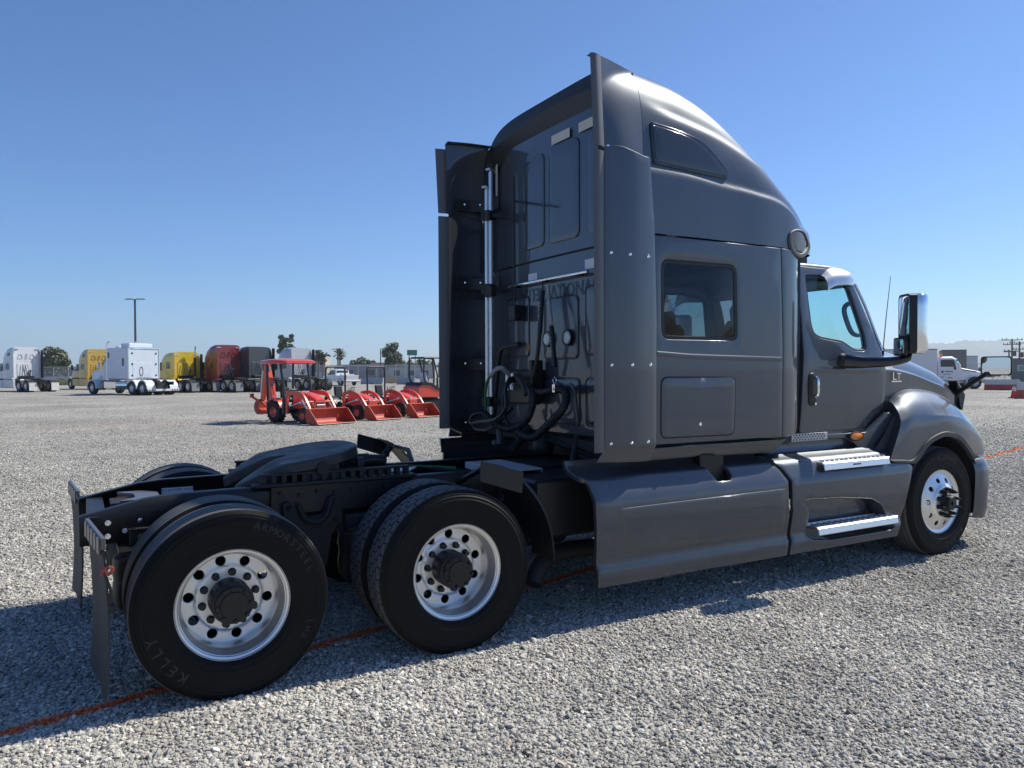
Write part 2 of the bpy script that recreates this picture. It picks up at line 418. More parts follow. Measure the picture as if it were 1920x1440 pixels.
def arc_text(m, s, rad, ang0, step, size, flip=False, ext=.0012):
    """letters round a sidewall (outer side -y); angle from +x towards +z, reading clockwise from outside"""
    for i, ch in enumerate(s):
        if ch == ' ': continue
        V, F = text_geo(ch, size, ext)
        a = ang0 + (step if flip else -step)*i
        c, sn = math.cos(a), math.sin(a)
        up = (-1 if flip else 1)
        out = []
        for (x, y, z) in V:
            rr = rad+up*y; t = -x*up
            X = c*rr-sn*t; Z = sn*rr+c*t
            out.append((X, side_y(math.hypot(X, Z))-.0004-max(z, 0), Z))
        m.add(out, F)
def disc(name, ho, R, pad, hpad, rh, Rh, rc, n=10, cone=0.):
    def h(r): 
        if r < pad: return hpad
        if r < pad+.012: return hpad+(ho-hpad)*(r-pad)/.012
        return ho+cone*(r-pad)
    cir = lambda cx, cy, q, k: [(cx+q*math.cos(2*math.pi*j/k), cy+q*math.sin(2*math.pi*j/k)) for j in range(k)]
    hl = [cir(0, 0, rc, 32)]+[cir(Rh*math.cos(2*math.pi*j/n), Rh*math.sin(2*math.pi*j/n), rh, 18) for j in range(n)]
    return panel(name, cir(0, 0, R, 64), lambda u, v, d: (u, h(math.hypot(u, v))+d, v), ALU, None, th=.014, r=.0025, holes=hl, grid=.012, L=.03)
# --- shared wheel meshes (origin at the rim's outer flange, inboard is +y)
m = MB(); m.lathe([(.272, .016), (.290, .004), (.2955, -.004), (.299, -.003), (.300, .004), (.294, .012)], n=72)
m.lathe([(.290, .004), (.280, .008), (.272, .02), (.268, .055), (.256, .075), (.249, .10), (.247, .19)], n=72); DUALRIM = m.mesh('dual_rim', 30); DUALRIM.materials.append(ALU)
_d = disc('disc', .165, .249, .172, .150, .027, .208, .09); DUALDISC = _d.data; bpy.data.objects.remove(_d)
m = MB(); m.lathe([(.290, .004), (.2955, -.004), (.299, -.003), (.300, .004), (.294, .012)], n=72)
m.lathe([(.290, .004), (.280, .008), (.272, .012), (.262, .012)], n=72); STRIM = m.mesh('steer_rim', 30); STRIM.materials.append(ALU)
_d = disc('disc', -.040, .264, .150, -.052, .0235, .205, .075, cone=.46); STDISC = _d.data; bpy.data.objects.remove(_d)
m = MB(); m.cyl((0, .012, 0), (0, -.004, 0), .022, .022, 16); m.cyl((0, -.004, 0), (0, -.022, 0), .0185, .0175, 6); m.cyl((0, -.022, 0), (0, -.034, 0), .0175, .0165, 6); NUT = m.mesh('lug_nut', 30); NUT.materials.append(BLK)
m = MB(); m.cyl((0, .012, 0), (0, -.02, 0), .021, .019, 14); m.cyl((0, -.02, 0), (0, -.05, 0), .0185, .014, 10); m.cyl((0, -.05, 0), (0, -.085, 0), .010, .0035, 10); SPIKE = m.mesh('spiked_nut_cover', 30); SPIKE.materials.append(BLK)
m = MB(); m.lathe([(.112, .16), (.112, .03), (.108, .018), (.098, .014), (.098, -.012), (.094, -.018), (.072, -.018), (.070, -.026), (.030, -.028), (.0, -.028)], n=40)
for k in range(8):
    a = k*math.pi/4+.2; m.cyl((.086*math.cos(a), -.012, .086*math.sin(a)), (.086*math.cos(a), -.030, .086*math.sin(a)), .012, .011, 6)
HUBR = m.mesh('hub', 35); HUBR.materials.append(BLK)
m = MB(); m.lathe([(.085, -.03), (.085, -.07), (.080, -.08), (.066, -.084), (.064, -.115), (.058, -.122), (.0, -.124)], n=32); m.cyl((0, -.12, 0), (0, -.136, 0), .02, .018, 12); HUBF = m.mesh('hub', 35); HUBF.materials.append(BLK)
m = MB(); m.lathe([(.20, .19), (.20, .34), (.10, .34)], n=32); DRUM = m.mesh('brake_drum'); DRUM.materials.append(CAST)

TRK = empty('semi_truck', (0, 0, 0))
tag(TRK, 'dark grey sleeper cab tractor unit with bare fifth wheel parked on gravel', 'truck')
def wheel(x, side, kind, lettering=None, spin=0.):
    fl = -1.208 if kind != 'steer' else -1.205
    w = empty('wheel', (x, fl*(1 if side < 0 else -1), .50)); w.parent = TRK
    if side > 0: w.scale.y = -1
    w.rotation_euler = (0, spin, 0)
    tm = {'rear': TY_RIB, 'drive': TY_DRV, 'steer': TY_RIB}[kind]
    t = obj('tyre', tm, None, w, (0, .118, 0))
    if kind == 'steer':
        obj('rim', STRIM, None, w); obj('wheel_disc', STDISC, None, w); obj('hub', HUBF, None, w)
    else:
        obj('inner_tyre', tm, None, w, (0, .118+.335, 0), scale=(1, -1, 1))
        obj('rim', DUALRIM, None, w); obj('wheel_disc', DUALDISC, None, w); obj('hub', HUBR, None, w); obj('brake_drum', DRUM, None, w)
    if side < 0:
        for k in range(10):
            a = 2*math.pi*k/10+math.pi/10; R = .1425 if kind != 'steer' else .122
            obj('lug_nut', SPIKE if kind == 'steer' else NUT, None, w, (R*math.cos(a), -.052 if kind == 'steer' else .150, R*math.sin(a)))
    if lettering:
        for args in lettering:
            mm = MB(); arc_text(mm, *args); mm.build('tyre_lettering', LETT, w, loc=(0, .118, 0), rot=(0, -spin, 0))
    return w
D2 = math.radians
wheel(0, -1, 'rear', [('KELLY', .42, D2(232), .15, .08), ('ARMORSTEEL', .43, D2(74), .104, .058), ('LHS', .425, D2(-20), .098, .045)], .12)
wheel(1.32, -1, 'drive', None, .38)
wheel(6.302, -1, 'steer', [('KUMHO', .415, D2(98), .15, .07), ('KLS', .415, D2(-45), .15, .07), ('02', .415, D2(-45)-.45, .15, .07)], .05)
wheel(0, 1, 'rear'); wheel(1.32, 1, 'drive'); wheel(6.302, 1, 'steer')

# ================================================================= chassis
def rail(side):
    xs = [-.712, -.55, -.36, -.20, .2, .8, 1.6, 2.4, 3.4, 4.6, 6.9]; rows = []
    for x in xs:
        zt = float(np.interp(x, [-.712, -.36, -.20, 0, 1.2, 6.9], [.905, .982, .996, 1.0, 1.0, 1.0])); zb = .735
        y = -.43
        rows.append([(x, y+.09, zb), (x, y+.012, zb), (x, y, zb+.012), (x, y, zt-.034), (x, y+.005, zt-.018), (x, y+.018, zt-.004), (x, y+.034, zt), (x, y+.09, zt), (x, y+.09, zt-.01), (x, y+.03, zt-.01), (x, y+.01, zt-.03), (x, y+.01, zb+.02)])
    m = MB(); m.sheet(rows); m.f.append(tuple(range(12))); o = m.build('frame_rail', FRAME, TRK, smooth=50)
    if side > 0: o.scale.y = -1
    return o
rail(-1); rail(1)
m = MB(); m.box((-.66, 0, .82), (.02, .85, .17)); m.box((-.62, 0, .90), (.09, .85, .012)); m.box((-.62, 0, .745), (.09, .85, .012)); m.build('rear_crossmember', FRAME, TRK)
for x in (-.42, .62, 1.9, 3.0):
    m = MB(); m.box((x, 0, .85), (.16, .84, .10), b=.01); m.box((x, 0, .915), (.24, .24, .02)); m.build('crossmember', CAST, TRK)
# the flat casting seen between the rear rails
m = MB(); m.prism(rpoly([(-.50, -.20), (-.40, -.08), (-.40, .08), (-.50, .20), (-.36, .20), (-.26, .09), (-.26, -.09), (-.36, -.20)], .02), lambda u, v, d: (u, v, .93+d), 0, .02); m.build('tow_casting', TRIM, TRK)
for (x, y) in ((202, 980), (202, 1005), (263, 975)):
    q = P3(x, y, 1, -.445); m = MB(); m.cyl(q, q+Vector((0, -.014, 0)), .018, .016, 12); m.cyl(q+Vector((0, -.012, 0)), q+Vector((0, -.03, 0)), .012, .011, 6); m.build('frame_bolt', CHROME, TRK)
q = P3(234, 995, 1, -.433); m = MB(); m.cyl(q, q+Vector((0, -.003, 0)), .014, n=16); m.build('white_dot', WHITEST, TRK)
m = MB(); q = P3(258, 1008, 1, -.45); m.box(q, (.09, .03, .10), b=.006); m.box(q+Vector((.03, -.01, .055)), (.16, .05, .006)); m.cyl(q+Vector((.02, 0, .0)), q+Vector((.02, -.06, .01)), .025, n=12); m.build('valve_bracket', CAST, TRK)
# printed sticker inside the far rail: flat print on a plate
q0 = P3(303, 913, 1, .333); q1 = P3(362, 926, 1, .333)
m = MB(); m.box(((q0.x+q1.x)/2, .333, (q0.z+q1.z)/2-.02), (q1.x-q0.x, .002, .085)); st = m.build('warning_sticker', WHITEST, TRK)
m = MB(); cx = (q0.x+q1.x)/2; cz = (q0.z+q1.z)/2-.02
for i, s in enumerate(('DO NOT DRILL HOLES', 'IN OR WELD TO', 'FRAME FLANGES')):
    V, F = text_geo(s, .022, .0, 'LEFT'); m.add([(cx-.10+x*.9, .333-.0018, cz+.026-.027*i+y) for x, y, z in V], F)
m.build('sticker_print', PRINT, st, smooth=0)
# axles, suspension
for ax in (0, 1.32):
    m = MB(); m.cyl((ax, -.95, .5), (ax, .95, .5), .075, n=16); m.lathe([(.0, -.16), (.12, -.14), (.19, -.06), (.20, .0), (.19, .06), (.12, .14), (.0, .16)], (ax, 0, .5), 'Y', 24); m.cyl((ax, 0, .5), (ax+.35, 0, .58), .11, .07, 16); m.build('drive_axle', CAST, TRK)
    for s in (-1, 1):
        m = MB(); xx = ax-.42; m.lathe([(.0, .30), (.09, .30), (.125, .33), (.135, .40), (.13, .46), (.125, .47), (.135, .53), (.128, .60), (.10, .63), (.0, .63)], (xx, s*.55, .08), 'Z', 28); m.box((xx, s*.5, .715), (.2, .28, .02)); m.build('air_spring', BLK, TRK)
        m = MB(); m.tube([(ax+.46, s*.47, .62), (ax+.2, s*.47, .55), (ax-.1, s*.49, .42), (ax-.5, s*.53, .385)], .038, 10); m.build('trailing_arm', CAST, TRK)
        m = MB(); m.cyl((ax+.18, s*.60, .46), (ax+.12, s*.56, .86), .035, n=14); m.cyl((ax+.18, s*.60, .40), (ax+.155, s*.58, .66), .045, n=14); m.build('shock_absorber', BLK, TRK)
def hanger(x):
    o = rpoly([(x-.20, .90), (x-.13, .90), (x-.08, .80), (x+.06, .80), (x+.10, .92), (x+.17, .92), (x+.20, .72), (x+.12, .68), (x+.08, .45), (x-.06, .45), (x-.10, .66), (x-.18, .70)], .035)
    m = MB(); m.prism(o, lambda u, v, d: (u, -.445-d, v), 0, .055)
    m.tube(catmull([(x-.10, -.50, .88), (x-.06, -.515, .79), (x+.02, -.52, .765), (x+.08, -.515, .80), (x+.12, -.50, .90)], 5), .02, 8)
    h = m.build('suspension_hanger', CAST, TRK, smooth=25)
    for dx, dz in ((-.15, .86), (.14, .88), (.15, .76), (.17, .70), (-.15, .73)):
        m = MB(); m.cyl((x+dx, -.49, dz), (x+dx, -.525, dz), .022, n=8); m.cyl((x+dx, -.52, dz), (x+dx, -.545, dz), .013, n=8); m.build('hanger_bolt', CAST, h)
hanger(.62); hanger(1.94)
m = MB(); m.box((.90, -.50, .74), (.16, .10, .10), b=.01); m.cyl((.92, -.56, .74), (.92, -.58, .74), .02, n=8); m.build('dust_cover_plate', CAST, TRK)
m = MB(); m.lathe([(.0, 0), (.115, 0), (.12, .02), (.12, .20), (.10, .24), (.0, .24)], (.95, -.60, .42), 'Z', 24); m.build('brake_chamber', BLK, TRK)

# ----- fifth wheel: slotted slide rails, brackets, tilted plate
for s in (-1, 1):
    m = MB(); y = s*.43
    m.box((.80, y, 1.012), (1.10, .11, .022), b=.004)
    m.box((.80, y-.0, 1.075), (1.02, .05, .016), b=.003)
    for k in range(16): m.box((.315+k*.0648, y, 1.046), (.030, .05, .044))
    m.build('slide_rail', CAST, TRK)
    m = MB(); m.prism([(.36, .82), (1.30, .82), (1.30, .995), (.36, .995)], lambda u, v, d: (u, s*.446+s*d, v), 0, .012); a = m.build('mounting_angle', FRAME, TRK)
    if s < 0:
        for k in range(8):
            m = MB(); xx = .42+k*.118; m.cyl((xx, -.455, .955-.02*(k % 2)), (xx, -.478, .955-.02*(k % 2)), .014, n=6); m.build('angle_bolt', CAST, a)
FT = Matrix.Translation((.68, 0, 1.125)) @ Matrix.Rotation(D2(-9), 4, 'Y')
pl = [(.36, -.30), (.43, -.14), (.43, .14), (.36, .30), (.20, .43), (-.05, .455), (-.26, .43), (-.58, .29), (-.63, .24), (-.60, .18), (-.20, .055), (-.12, 0.0), (-.20, -.055), (-.60, -.18), (-.63, -.24), (-.58, -.29), (-.26, -.43), (-.05, -.455), (.20, -.43)]
pl = rpoly([(a*.84, b) for a, b in pl], .05, 4)
def plate_map(u, v, d):
    z = .045-d - .09*max(0.0, (-u-.22)/.28)**1.15
    p = FT @ Vector((u, v, z)); return tuple(p)
top = panel('fifth_wheel_plate', pl, plate_map, GREASE, TRK, th=.062, r=.012, grid=.05, L=.05, smooth=50)
m = MB()
for s in (-1, 1):
    m.prism(rpoly([(-.14, -.12), (.14, -.12), (.10, .0), (-.10, .0)], .02), lambda u, v, d: tuple(Vector((.70+u, s*(.36+d), 1.145+v))), 0, .07)
    m.cyl((.70, s*.34, 1.10), (.70, s*.47, 1.10), .045, n=16)
    m.box((1.0, s*.30, 1.08), (.05, .05, .12)); m.box((.42, s*.34, 1.03), (.10, .08, .05))
m.cyl((.70, -.40, 1.09), (.70, .40, 1.09), .03, n=12)
m.build('pivot_bracket', CAST, TRK)
m = MB(); q = [P3(560, 858, 2, 1.17), P3(600, 848, 2, 1.17)]
m.tube([(.95, -.22, 1.09), (1.15, -.15, 1.09), (1.25, -.05, 1.07)], .016, 8); m.tube([(.90, .25, 1.08), (1.2, .12, 1.07), (1.32, .05, 1.05)], .03, 10); m.cyl((1.1, .18, 1.07), (1.32, .08, 1.06), .045, n=14); m.build('release_cylinder', CAST, TRK)
m = MB(); cp = []
for k in range(90):
    t = k/89; a = t*2*math.pi*11; c = Vector((1.28, .05, 1.07)).lerp(Vector((1.47, .35, 1.14)), t)
    cp.append(c+Vector((0, .0, math.cos(a)*.022))+Vector((.7, -.7, 0))*math.sin(a)*.022)
m.tube(cp, .007, 5); m.build('coiled_air_line', BLK, TRK)
m = MB(); w4 = [P3(719, 846, 1, .45), P3(771, 862, 1, .45), P3(769, 874, 1, .45), P3(714, 866, 1, .45)]

m = MB(); m.tube(catmull([(1.15, .12, .985), (1.4, .2, .99), (1.7, .22, .97), (1.95, .15, .95)], 6), .016, 8); m.build('green_air_line', GREENH, TRK)
m = MB(); m.tube(catmull([(1.2, -.05, .97), (1.5, .05, 1.0), (1.75, .08, .96), (1.95, .02, .95)], 6), .011, 8); m.tube(catmull([(1.1, .0, .96), (1.5, .12, .965), (1.95, .2, .94)], 6), .02, 8); m.build('air_line', BLK, TRK)
m = MB(); m.prism([(1.22, -.30), (1.36, -.32), (1.50, -.12), (1.30, -.10)], lambda u, v, d: (u, v, 1.012+d), 0, .012); m.build('cover_plate', TRIM, TRK)

# ----- deck plate
TREADP = M('tread_plate', (.62, .63, .65), .45, .4)
_nt = TREADP.node_tree; _b = _nt.nodes['Principled BSDF']; _tc = _nt.nodes.new('ShaderNodeTexCoord'); _mp = _nt.nodes.new('ShaderNodeMapping'); _mp.inputs['Rotation'].default_value = (0, 0, .78); _mp.inputs['Scale'].default_value = (40, 40, 1)
_ck = _nt.nodes.new('ShaderNodeTexBrick'); _ck.inputs['Color1'].default_value = _ck.inputs['Color2'].default_value = (1, 1, 1, 1); _ck.inputs['Mortar'].default_value = (0, 0, 0, 1); _ck.inputs['Mortar Size'].default_value = .22; _ck.inputs['Scale'].default_value = 1.; _ck.inputs['Brick Width'].default_value = 1.4; _ck.inputs['Row Height'].default_value = .7
_bp = _nt.nodes.new('ShaderNodeBump'); _bp.inputs['Distance'].default_value = .006
_nt.links.new(_tc.outputs['Object'], _mp.inputs[0]); _nt.links.new(_mp.outputs[0], _ck.inputs['Vector']); _nt.links.new(_ck.outputs['Color'], _bp.inputs['Height']); _nt.links.new(_bp.outputs[0], _b.inputs['Normal'])
m = MB(); m.box((2.14, -.29, 1.008), (.32, .66, .012), b=.003); m.box((1.982, -.29, .985), (.004, .66, .045)); m.box((2.298, -.29, .985), (.004, .66, .045)); m.build('deck_plate', TREADP, TRK)
# ----- black box, tank end, exhaust behind the fairing
m = MB(); m.box((2.33, -.72, .775), (.62, .5, .41), b=.02); m.build('battery_box', FRAME, TRK)
m = MB(); m.tube(catmull([(2.75, -.75, .40), (2.45, -.78, .42), (2.25, -.80, .40), (2.12, -.84, .33), (2.06, -.88, .24)], 6), .065, 14); m.build('exhaust_pipe', CAST, TRK)
m = MB(); m.lathe([(.0, 0), (.16, 0), (.17, .01), (.17, .3), (.16, .31), (.0, .31)], (2.12, -.62, .62), 'X', 24); m.build('air_tank', CAST, TRK)
m = MB(); m.box((3.3, 0, .80), (2.2, 1.3, .34), b=.03); m.box((5.2, 0, .75), (1.6, .9, .5), b=.05); m.build('underbody', DARKIN, TRK)
m = MB(); m.cyl((6.302, -.98, .5), (6.302, .98, .5), .06, n=14); m.box((6.3, 0, .55), (.2, 1.3, .12), b=.02); m.build('front_axle', CAST, TRK)
# cab rear mount
m = MB(); m.lathe([(.0, 0), (.085, 0), (.095, .03), (.09, .10), (.06, .15), (.0, .15)], (2.72, .05, 1.05), 'Z', 20); m.build('cab_air_spring', BLK, TRK)
for q_, r_ in (([(2.72, -.40, 1.02), (2.78, -.38, 1.22)], .03), ([(2.60, -.2, 1.18), (2.9, -.55, 1.03)], .018), ([(2.60, .4, 1.02), (2.80, .4, 1.24)], .04)):
    m = MB(); m.tube(q_, r_, 8); m.build('cab_mount_rod', BLK, TRK)
m = MB(); m.box((2.95, 0, 1.11), (.12, 1.2, .2), b=.01); m.build('cab_crossbeam', FRAME, TRK)

# ----- quarter fenders
def qfender(s):
    rows = []
    for k in range(19):
        a = D2(62-64*k/18); R_ = .715+.0*k
        rows.append([(1.32+R_*math.cos(a), s*y, .5+R_*math.sin(a)) for y in (.92, 1.05, 1.20)]+[(1.32+(R_-.02)*math.cos(a), s*1.212, .5+(R_-.02)*math.sin(a)), (1.32+(R_-.012)*math.cos(a), s*1.195, .5+(R_-.012)*math.sin(a)), (1.32+(R_-.012)*math.cos(a), s*.92, .5+(R_-.012)*math.sin(a))])
    m = MB(); m.sheet(rows); m.f += [tuple(range(6)), tuple(18*6+k for k in range(6))]
    f = m.build('quarter_fender', BLK, TRK, smooth=40)
    bd = onY([(902, 864), (981, 885), (978, 925), (899, 902)], -1.21)
    m = MB(); m.prism(rpoly(bd, .01), lambda u, v, d: (u, s*(1.205+d), v), 0, .012); m.build('fender_side_flap', BLK, f)
    m = MB(); m.tube([(1.70, s*.43, .93), (1.76, s*.7, 1.06), (1.76, s*1.15, 1.06)], .022, 8); m.build('fender_bracket', FRAME, f)
qfender(-1); qfender(1)
# ----- mud flaps
FLAP = M('worn_mud_flap_rubber', (.035, .035, .036), .7, var=.4, vs=8, bump=.2, bs=30)
def flap(s, x0, x1):
    y0, y1 = s*.60, s*1.20; rows = []
    for k in range(13):
        t = k/12; z = .865-.76*t; bow = .02*math.sin(t*3.0)
        row = []
        for j in range(6):
            q = j/5; row.append((x0+(x1-x0)*q+bow-.006*math.sin(q*9), y0+(y1-y0)*q, z+(.02*math.sin(q*3) if k == 12 else 0)))
        rows.append(row)
    b = [[(x+.009, y, z) for x, y, z in r] for r in rows]
    m = MB(); loop = [r+bb[::-1] for r, bb in zip(rows, b)]; m.sheet(loop, cu=True); n = 12; m.f += [tuple(range(n)), tuple(12*n+k for k in range(n-1, -1, -1))]
    f = m.build('mud_flap', FLAP, TRK, smooth=40)
    m = MB(); dx = (x1-x0)
    rz = -math.atan2(dx, abs(y1-y0)*s)
    m.box(((x0+x1)/2, (y0+y1)/2, .895), (.02, .64, .06), (0, 0, rz), b=.003)
    for k in range(5): 
        q = (k+.5)/5; m.box((x0+dx*q-.012, y0+(y1-y0)*q, .875), (.012, .085, .085), (0, 0, rz), b=.003)
    m.build('flap_hanger', TRIM, f)
    m = MB(); m.tube([(x0+.02, s*.43, .86), (x0, y0, .89), (x1, y1, .89)], .014, 8); m.box((x0+.03, s*.45, .83), (.05, .03, .15)); m.build('hanger_arm', FRAME, f)
    return f
fn = flap(-1, -.672, -.612); flap(1, -.716, -.765)
m = MB(); q = Vector((-.60, -1.21, .86)); m.tube([q, q+Vector((.01, 0, -.06)), q+Vector((-.005, .0, -.12)), q+Vector((.02, 0, -.2)), q+Vector((.01, 0, -.3))], .008, 6); m.box(q+Vector((.02, 0, -.29)), (.03, .02, .04), b=.004); m.build('hanging_strap', CAST, fn)
m = MB()
for k in range(5): m.tube([q+Vector((.0, 0, -.09)), q+Vector((random.uniform(-.03, .04), random.uniform(-.02, .02), -.09+random.uniform(-.03, .03)))], .006, 5)
m.tube(catmull([q+Vector((.0, 0, -.08)), q+Vector((.03, 0, -.09)), q+Vector((.01, .0, -.12)), q+Vector((-.01, 0, -.09))], 4), .008, 6); m.build('red_ribbon', REDTIE, fn)
# ================================================================= sleeper body
RKX = [2.3, 2.75, 3.2, 3.6, 4.0, 4.3, 4.62, 4.87]; RKZ = [4.103, 4.031, 3.964, 3.807, 3.524, 3.275, 3.075, 2.90]
RWX = [2.3, 2.8, 3.6, 4.1, 4.4, 4.6, 4.77, 4.87]; RWY = [1.24, 1.24, 1.235, 1.225, 1.18, 1.09, .97, .76]
def sstep(a, b, x):
    t = min(1, max(0, (x-a)/(b-a))); return t*t*(3-2*t)
C1 = onY([(1216, 316), (1300, 333), (1354, 349), (1420, 366), (1493, 397), (1518, 425)], -1.24)      # ledge under the high window
C2 = onY([(1216, 205), (1250, 222), (1287, 238), (1340, 262), (1400, 298), (1473, 340), (1515, 395)], -1.15)
def roof_pt(x, t, z0=2.705):
    n = 5.5; w = hermite(RWX, RWY, x); zt = hermite(RKX, RKZ, x)
    y = -w*max(0., math.cos(t))**(2/n); z = z0+(zt-z0)*max(0., math.sin(t))**(2/n)
    c1 = hermite([p[0] for p in C1], [p[1] for p in C1], min(max(x, 2.7), C1[-1][0])); c2 = hermite([p[0] for p in C2], [p[1] for p in C2], min(max(x, 2.7), C2[-1][0]))
    k = sstep(2.70, 3.1, x)
    ind = .024*sstep(c1-.012, c1+.05, z) + k*.016*sstep(c2-.015, c2+.05, z)*(1-sstep(4.2, 4.7, x))
    if abs(y) > .25: y += min(ind, abs(y)*.5)*min(1, (abs(y)-.25)/.4)
    return (x, y, z)
def roof_y(x, z):
    """outer y of the roof skin at (x,z), lower side part"""
    n = 5.5; w = hermite(RWX, RWY, x); zt = hermite(RKX, RKZ, x); q = min(.999, max(0.0, (z-2.705)/(zt-2.705)))
    t = math.asin(q**(n/2)); return roof_pt(x, t)[1]
tt = []
for k in range(49):
    q = k/48; tt.append(math.asin(min(1, (q**.8))**(5.5/2)) if q < .80 else None)
# dense in z on the side, then in angle over the shoulder
zs = [0.02*k for k in range(44)]; tlist = [math.asin((.002+.98*k/44)**2.75) for k in range(44)]; tlist += [tlist[-1]+(math.pi/2-tlist[-1])*k/16 for k in range(1, 17)]
xs = [2.765+ (4.60-2.765)*k/52 for k in range(53)]+[4.63, 4.67, 4.71, 4.75, 4.79, 4.82, 4.845, 4.86, 4.868]
full = []
for x in xs:
    half = [roof_pt(x, t) for t in tlist]
    full.append(half+[(a, -b, c) for a, b, c in half[-2::-1]])
m = MB(); m.sheet(full)
# blunt closing nose
nose = full[-1]; cen = (4.90, 0, 2.80); rows = []
for k in range(1, 5):
    f_ = k/5; rows.append([(p[0]+.03*math.sin(f_*1.57), p[1]*(1-f_), p[2]*(1-f_)+cen[2]*f_) for p in nose])
m.sheet([nose]+rows)
roof = m.build('roof_fairing', PAINT, TRK, smooth=60)
# rear lip and underside of the roof
lip = []
x0 = full[0]
def lp(dx, s, dz): return [(2.765+dx, p[1]*s, 2.705+(p[2]-2.705)*s+dz if p[2] > 3.2 else p[2]) for p in x0]
zr = lambda p, dz: min(p[2], 3.950-.075*abs(p[1]/.9)**2.5)-dz
rl = [[(2.765, p[1], p[2]) for p in x0], [(2.757, p[1]*.995, min(p[2], zr(p, -.03))) for p in x0], [(2.752, p[1]*.99, zr(p, 0)) for p in x0], [(2.748, p[1]*.985, zr(p, .012)) for p in x0], [(2.752, p[1]*.98, zr(p, .03)) for p in x0], [(2.80, p[1]*.95, zr(p, .18)) for p in x0]]
sel = [i for i, p in enumerate(x0) if p[2] > 3.70]
m = MB(); m.sheet([[r[i] for i in sel] for r in rl]); m.build('roof_rear_lip', BLK, roof, smooth=50)
# swept scoop at the nose
sc = onY([(1479, 446), (1484, 434), (1496, 429), (1510, 434), (1519, 452), (1521, 466), (1514, 479), (1502, 485), (1489, 478), (1481, 464)], lambda x, z: min(roof_y(min(max(x, 2.8), 4.80), min(max(z, 2.74), 3.4)), -.80)-.012)
def nose_map(u, v, d):
    yy = roof_y(min(u, 4.80), max(v, 2.74)); return (u, min(yy, -.80)-.012+d, v)
o2 = [tuple(p)[:2] for p in catmull([Vector((a, b, 0)) for a, b in sc], 4, True)]
panel('scoop_rim', o2, nose_map, LIPM, roof, th=.05, r=.012, holes=[[(sum(p[0] for p in o2)/len(o2)+(q[0]-sum(p[0] for p in o2)/len(o2))*.72, 2.80+(q[1]-2.80)*.72) for q in o2]], grid=.03, L=.03, mir=True)
SCO = M('tan_scoop_plastic', (.075, .068, .062), .6)
panel('scoop_insert', [(sum(p[0] for p in o2)/len(o2)+(q[0]-sum(p[0] for p in o2)/len(o2))*.74, 2.80+(q[1]-2.80)*.74) for q in o2], lambda u, v, d: tuple(Vector(nose_map(u, v, d))+Vector((0, .012, 0))), SCO, roof, th=.02, r=.02, grid=.03, L=.03, mir=True)
m = MB(); m.tube([(2.762, min(roof_y(2.765, 3.20+.03*k)-.004, -1.10), 3.20+.03*k) for k in range(23)], .006, 6); m.build('roof_seam', BLK, TRK, mir=True)
# high side window
hw = onY([(1221, 233), (1236, 231), (1288, 249), (1322, 268), (1349, 299), (1364, 320), (1363, 331), (1354, 334), (1236, 309), (1226, 301), (1223, 285)], -1.22)
hwo = [tuple(p)[:2] for p in catmull([Vector((a, b, 0)) for a, b in hw], 4, True)]
rmap = lambda off: (lambda u, v, d: (u, roof_y(u, v)-off+d, v))
panel('side_window', hwo, rmap(.010), BLKG, roof, th=.02, r=.004, grid=.06, L=.03, mir=True)
g2 = inset(hwo, .022 if area2(hwo) > 0 else -.022)
panel('window_pane', g2, rmap(.014), M('smoked_pane', (.03, .034, .042), .1, .0, .6), roof, th=.006, r=.003, grid=.06, L=.03, mir=True)

# ----- plan path of the sleeper wall: from behind the extender round the front corner
path = [Vector(p) for p in ((2.80, -1.231), (3.3, -1.236), (3.8, -1.236), (4.14, -1.231), (4.24, -1.222), (4.32, -1.205), (4.385, -1.178), (4.435, -1.14), (4.465, -1.095), (4.48, -1.04), (4.485, -.96))]
pc = catmull([Vector((p.x, p.y, 0)) for p in path], 8)
cum = [0.0]
for i in range(1, len(pc)): cum.append(cum[-1]+(pc[i]-pc[i-1]).length)
def path_at(s):
    i = int(np.clip(np.searchsorted(cum, s)-1, 0, len(cum)-2)); t = (s-cum[i])/(cum[i+1]-cum[i])
    p = pc[i].lerp(pc[i+1], t)
    a = (pc[min(i+1, len(pc)-1)]-pc[max(i-1, 0)]).normalized(); b = (pc[min(i+2, len(pc)-1)]-pc[i]).normalized(); tg = a.lerp(b, t).normalized()
    return p, Vector((-tg.y, tg.x, 0))
def wallmap(s, z, d):
    p, n = path_at(s); q = p+n*d; return (q.x, q.y, z)
def s_of_x(x): return float(np.interp(x, [p.x for p in pc], cum))
def W(pts): return [(s_of_x(x), z) for x, z in onY(pts, -1.235)]
win = W([(1240, 485), (1381, 497), (1383, 639), (1241, 636)])
wino = rpoly(win, .075, 6)
sx0, sx1 = s_of_x(2.85), s_of_x(4.165)
side_o = [(sx0, 1.208), (sx1-.01, 1.208), (sx1, 1.9), (sx1-.03, 2.697), (sx0, 2.697)]
panel('sleeper_side', side_o, wallmap, PAINT, TRK, th=.03, r=.006, holes=[wino], grid=.1, L=.08, mir=True)
send = cum[-1]-.02
panel('sleeper_front_corner', [(sx1-.004, 1.208), (s_of_x(4.34), 1.208), (s_of_x(4.43), 1.30), (s_of_x(4.465), 1.6), (send, 2.0), (send, 2.70), (sx1-.024, 2.697), (sx1+.006, 1.9)], wallmap, PAINT, TRK, th=.03, r=.006, grid=.035, L=.04, mir=True)
gi = inset(wino, .028 if area2(wino) > 0 else -.028)
panel('window_gasket', wino, lambda s, z, d: wallmap(s, z, d+.004), BLK, TRK, th=.02, r=.004, holes=[gi], grid=.0, L=.05, mir=True)
panel('sleeper_window', gi, lambda s, z, d: wallmap(s, z, d+.008), GDARK, TRK, th=.004, r=.001, grid=0, L=.1, mir=True)
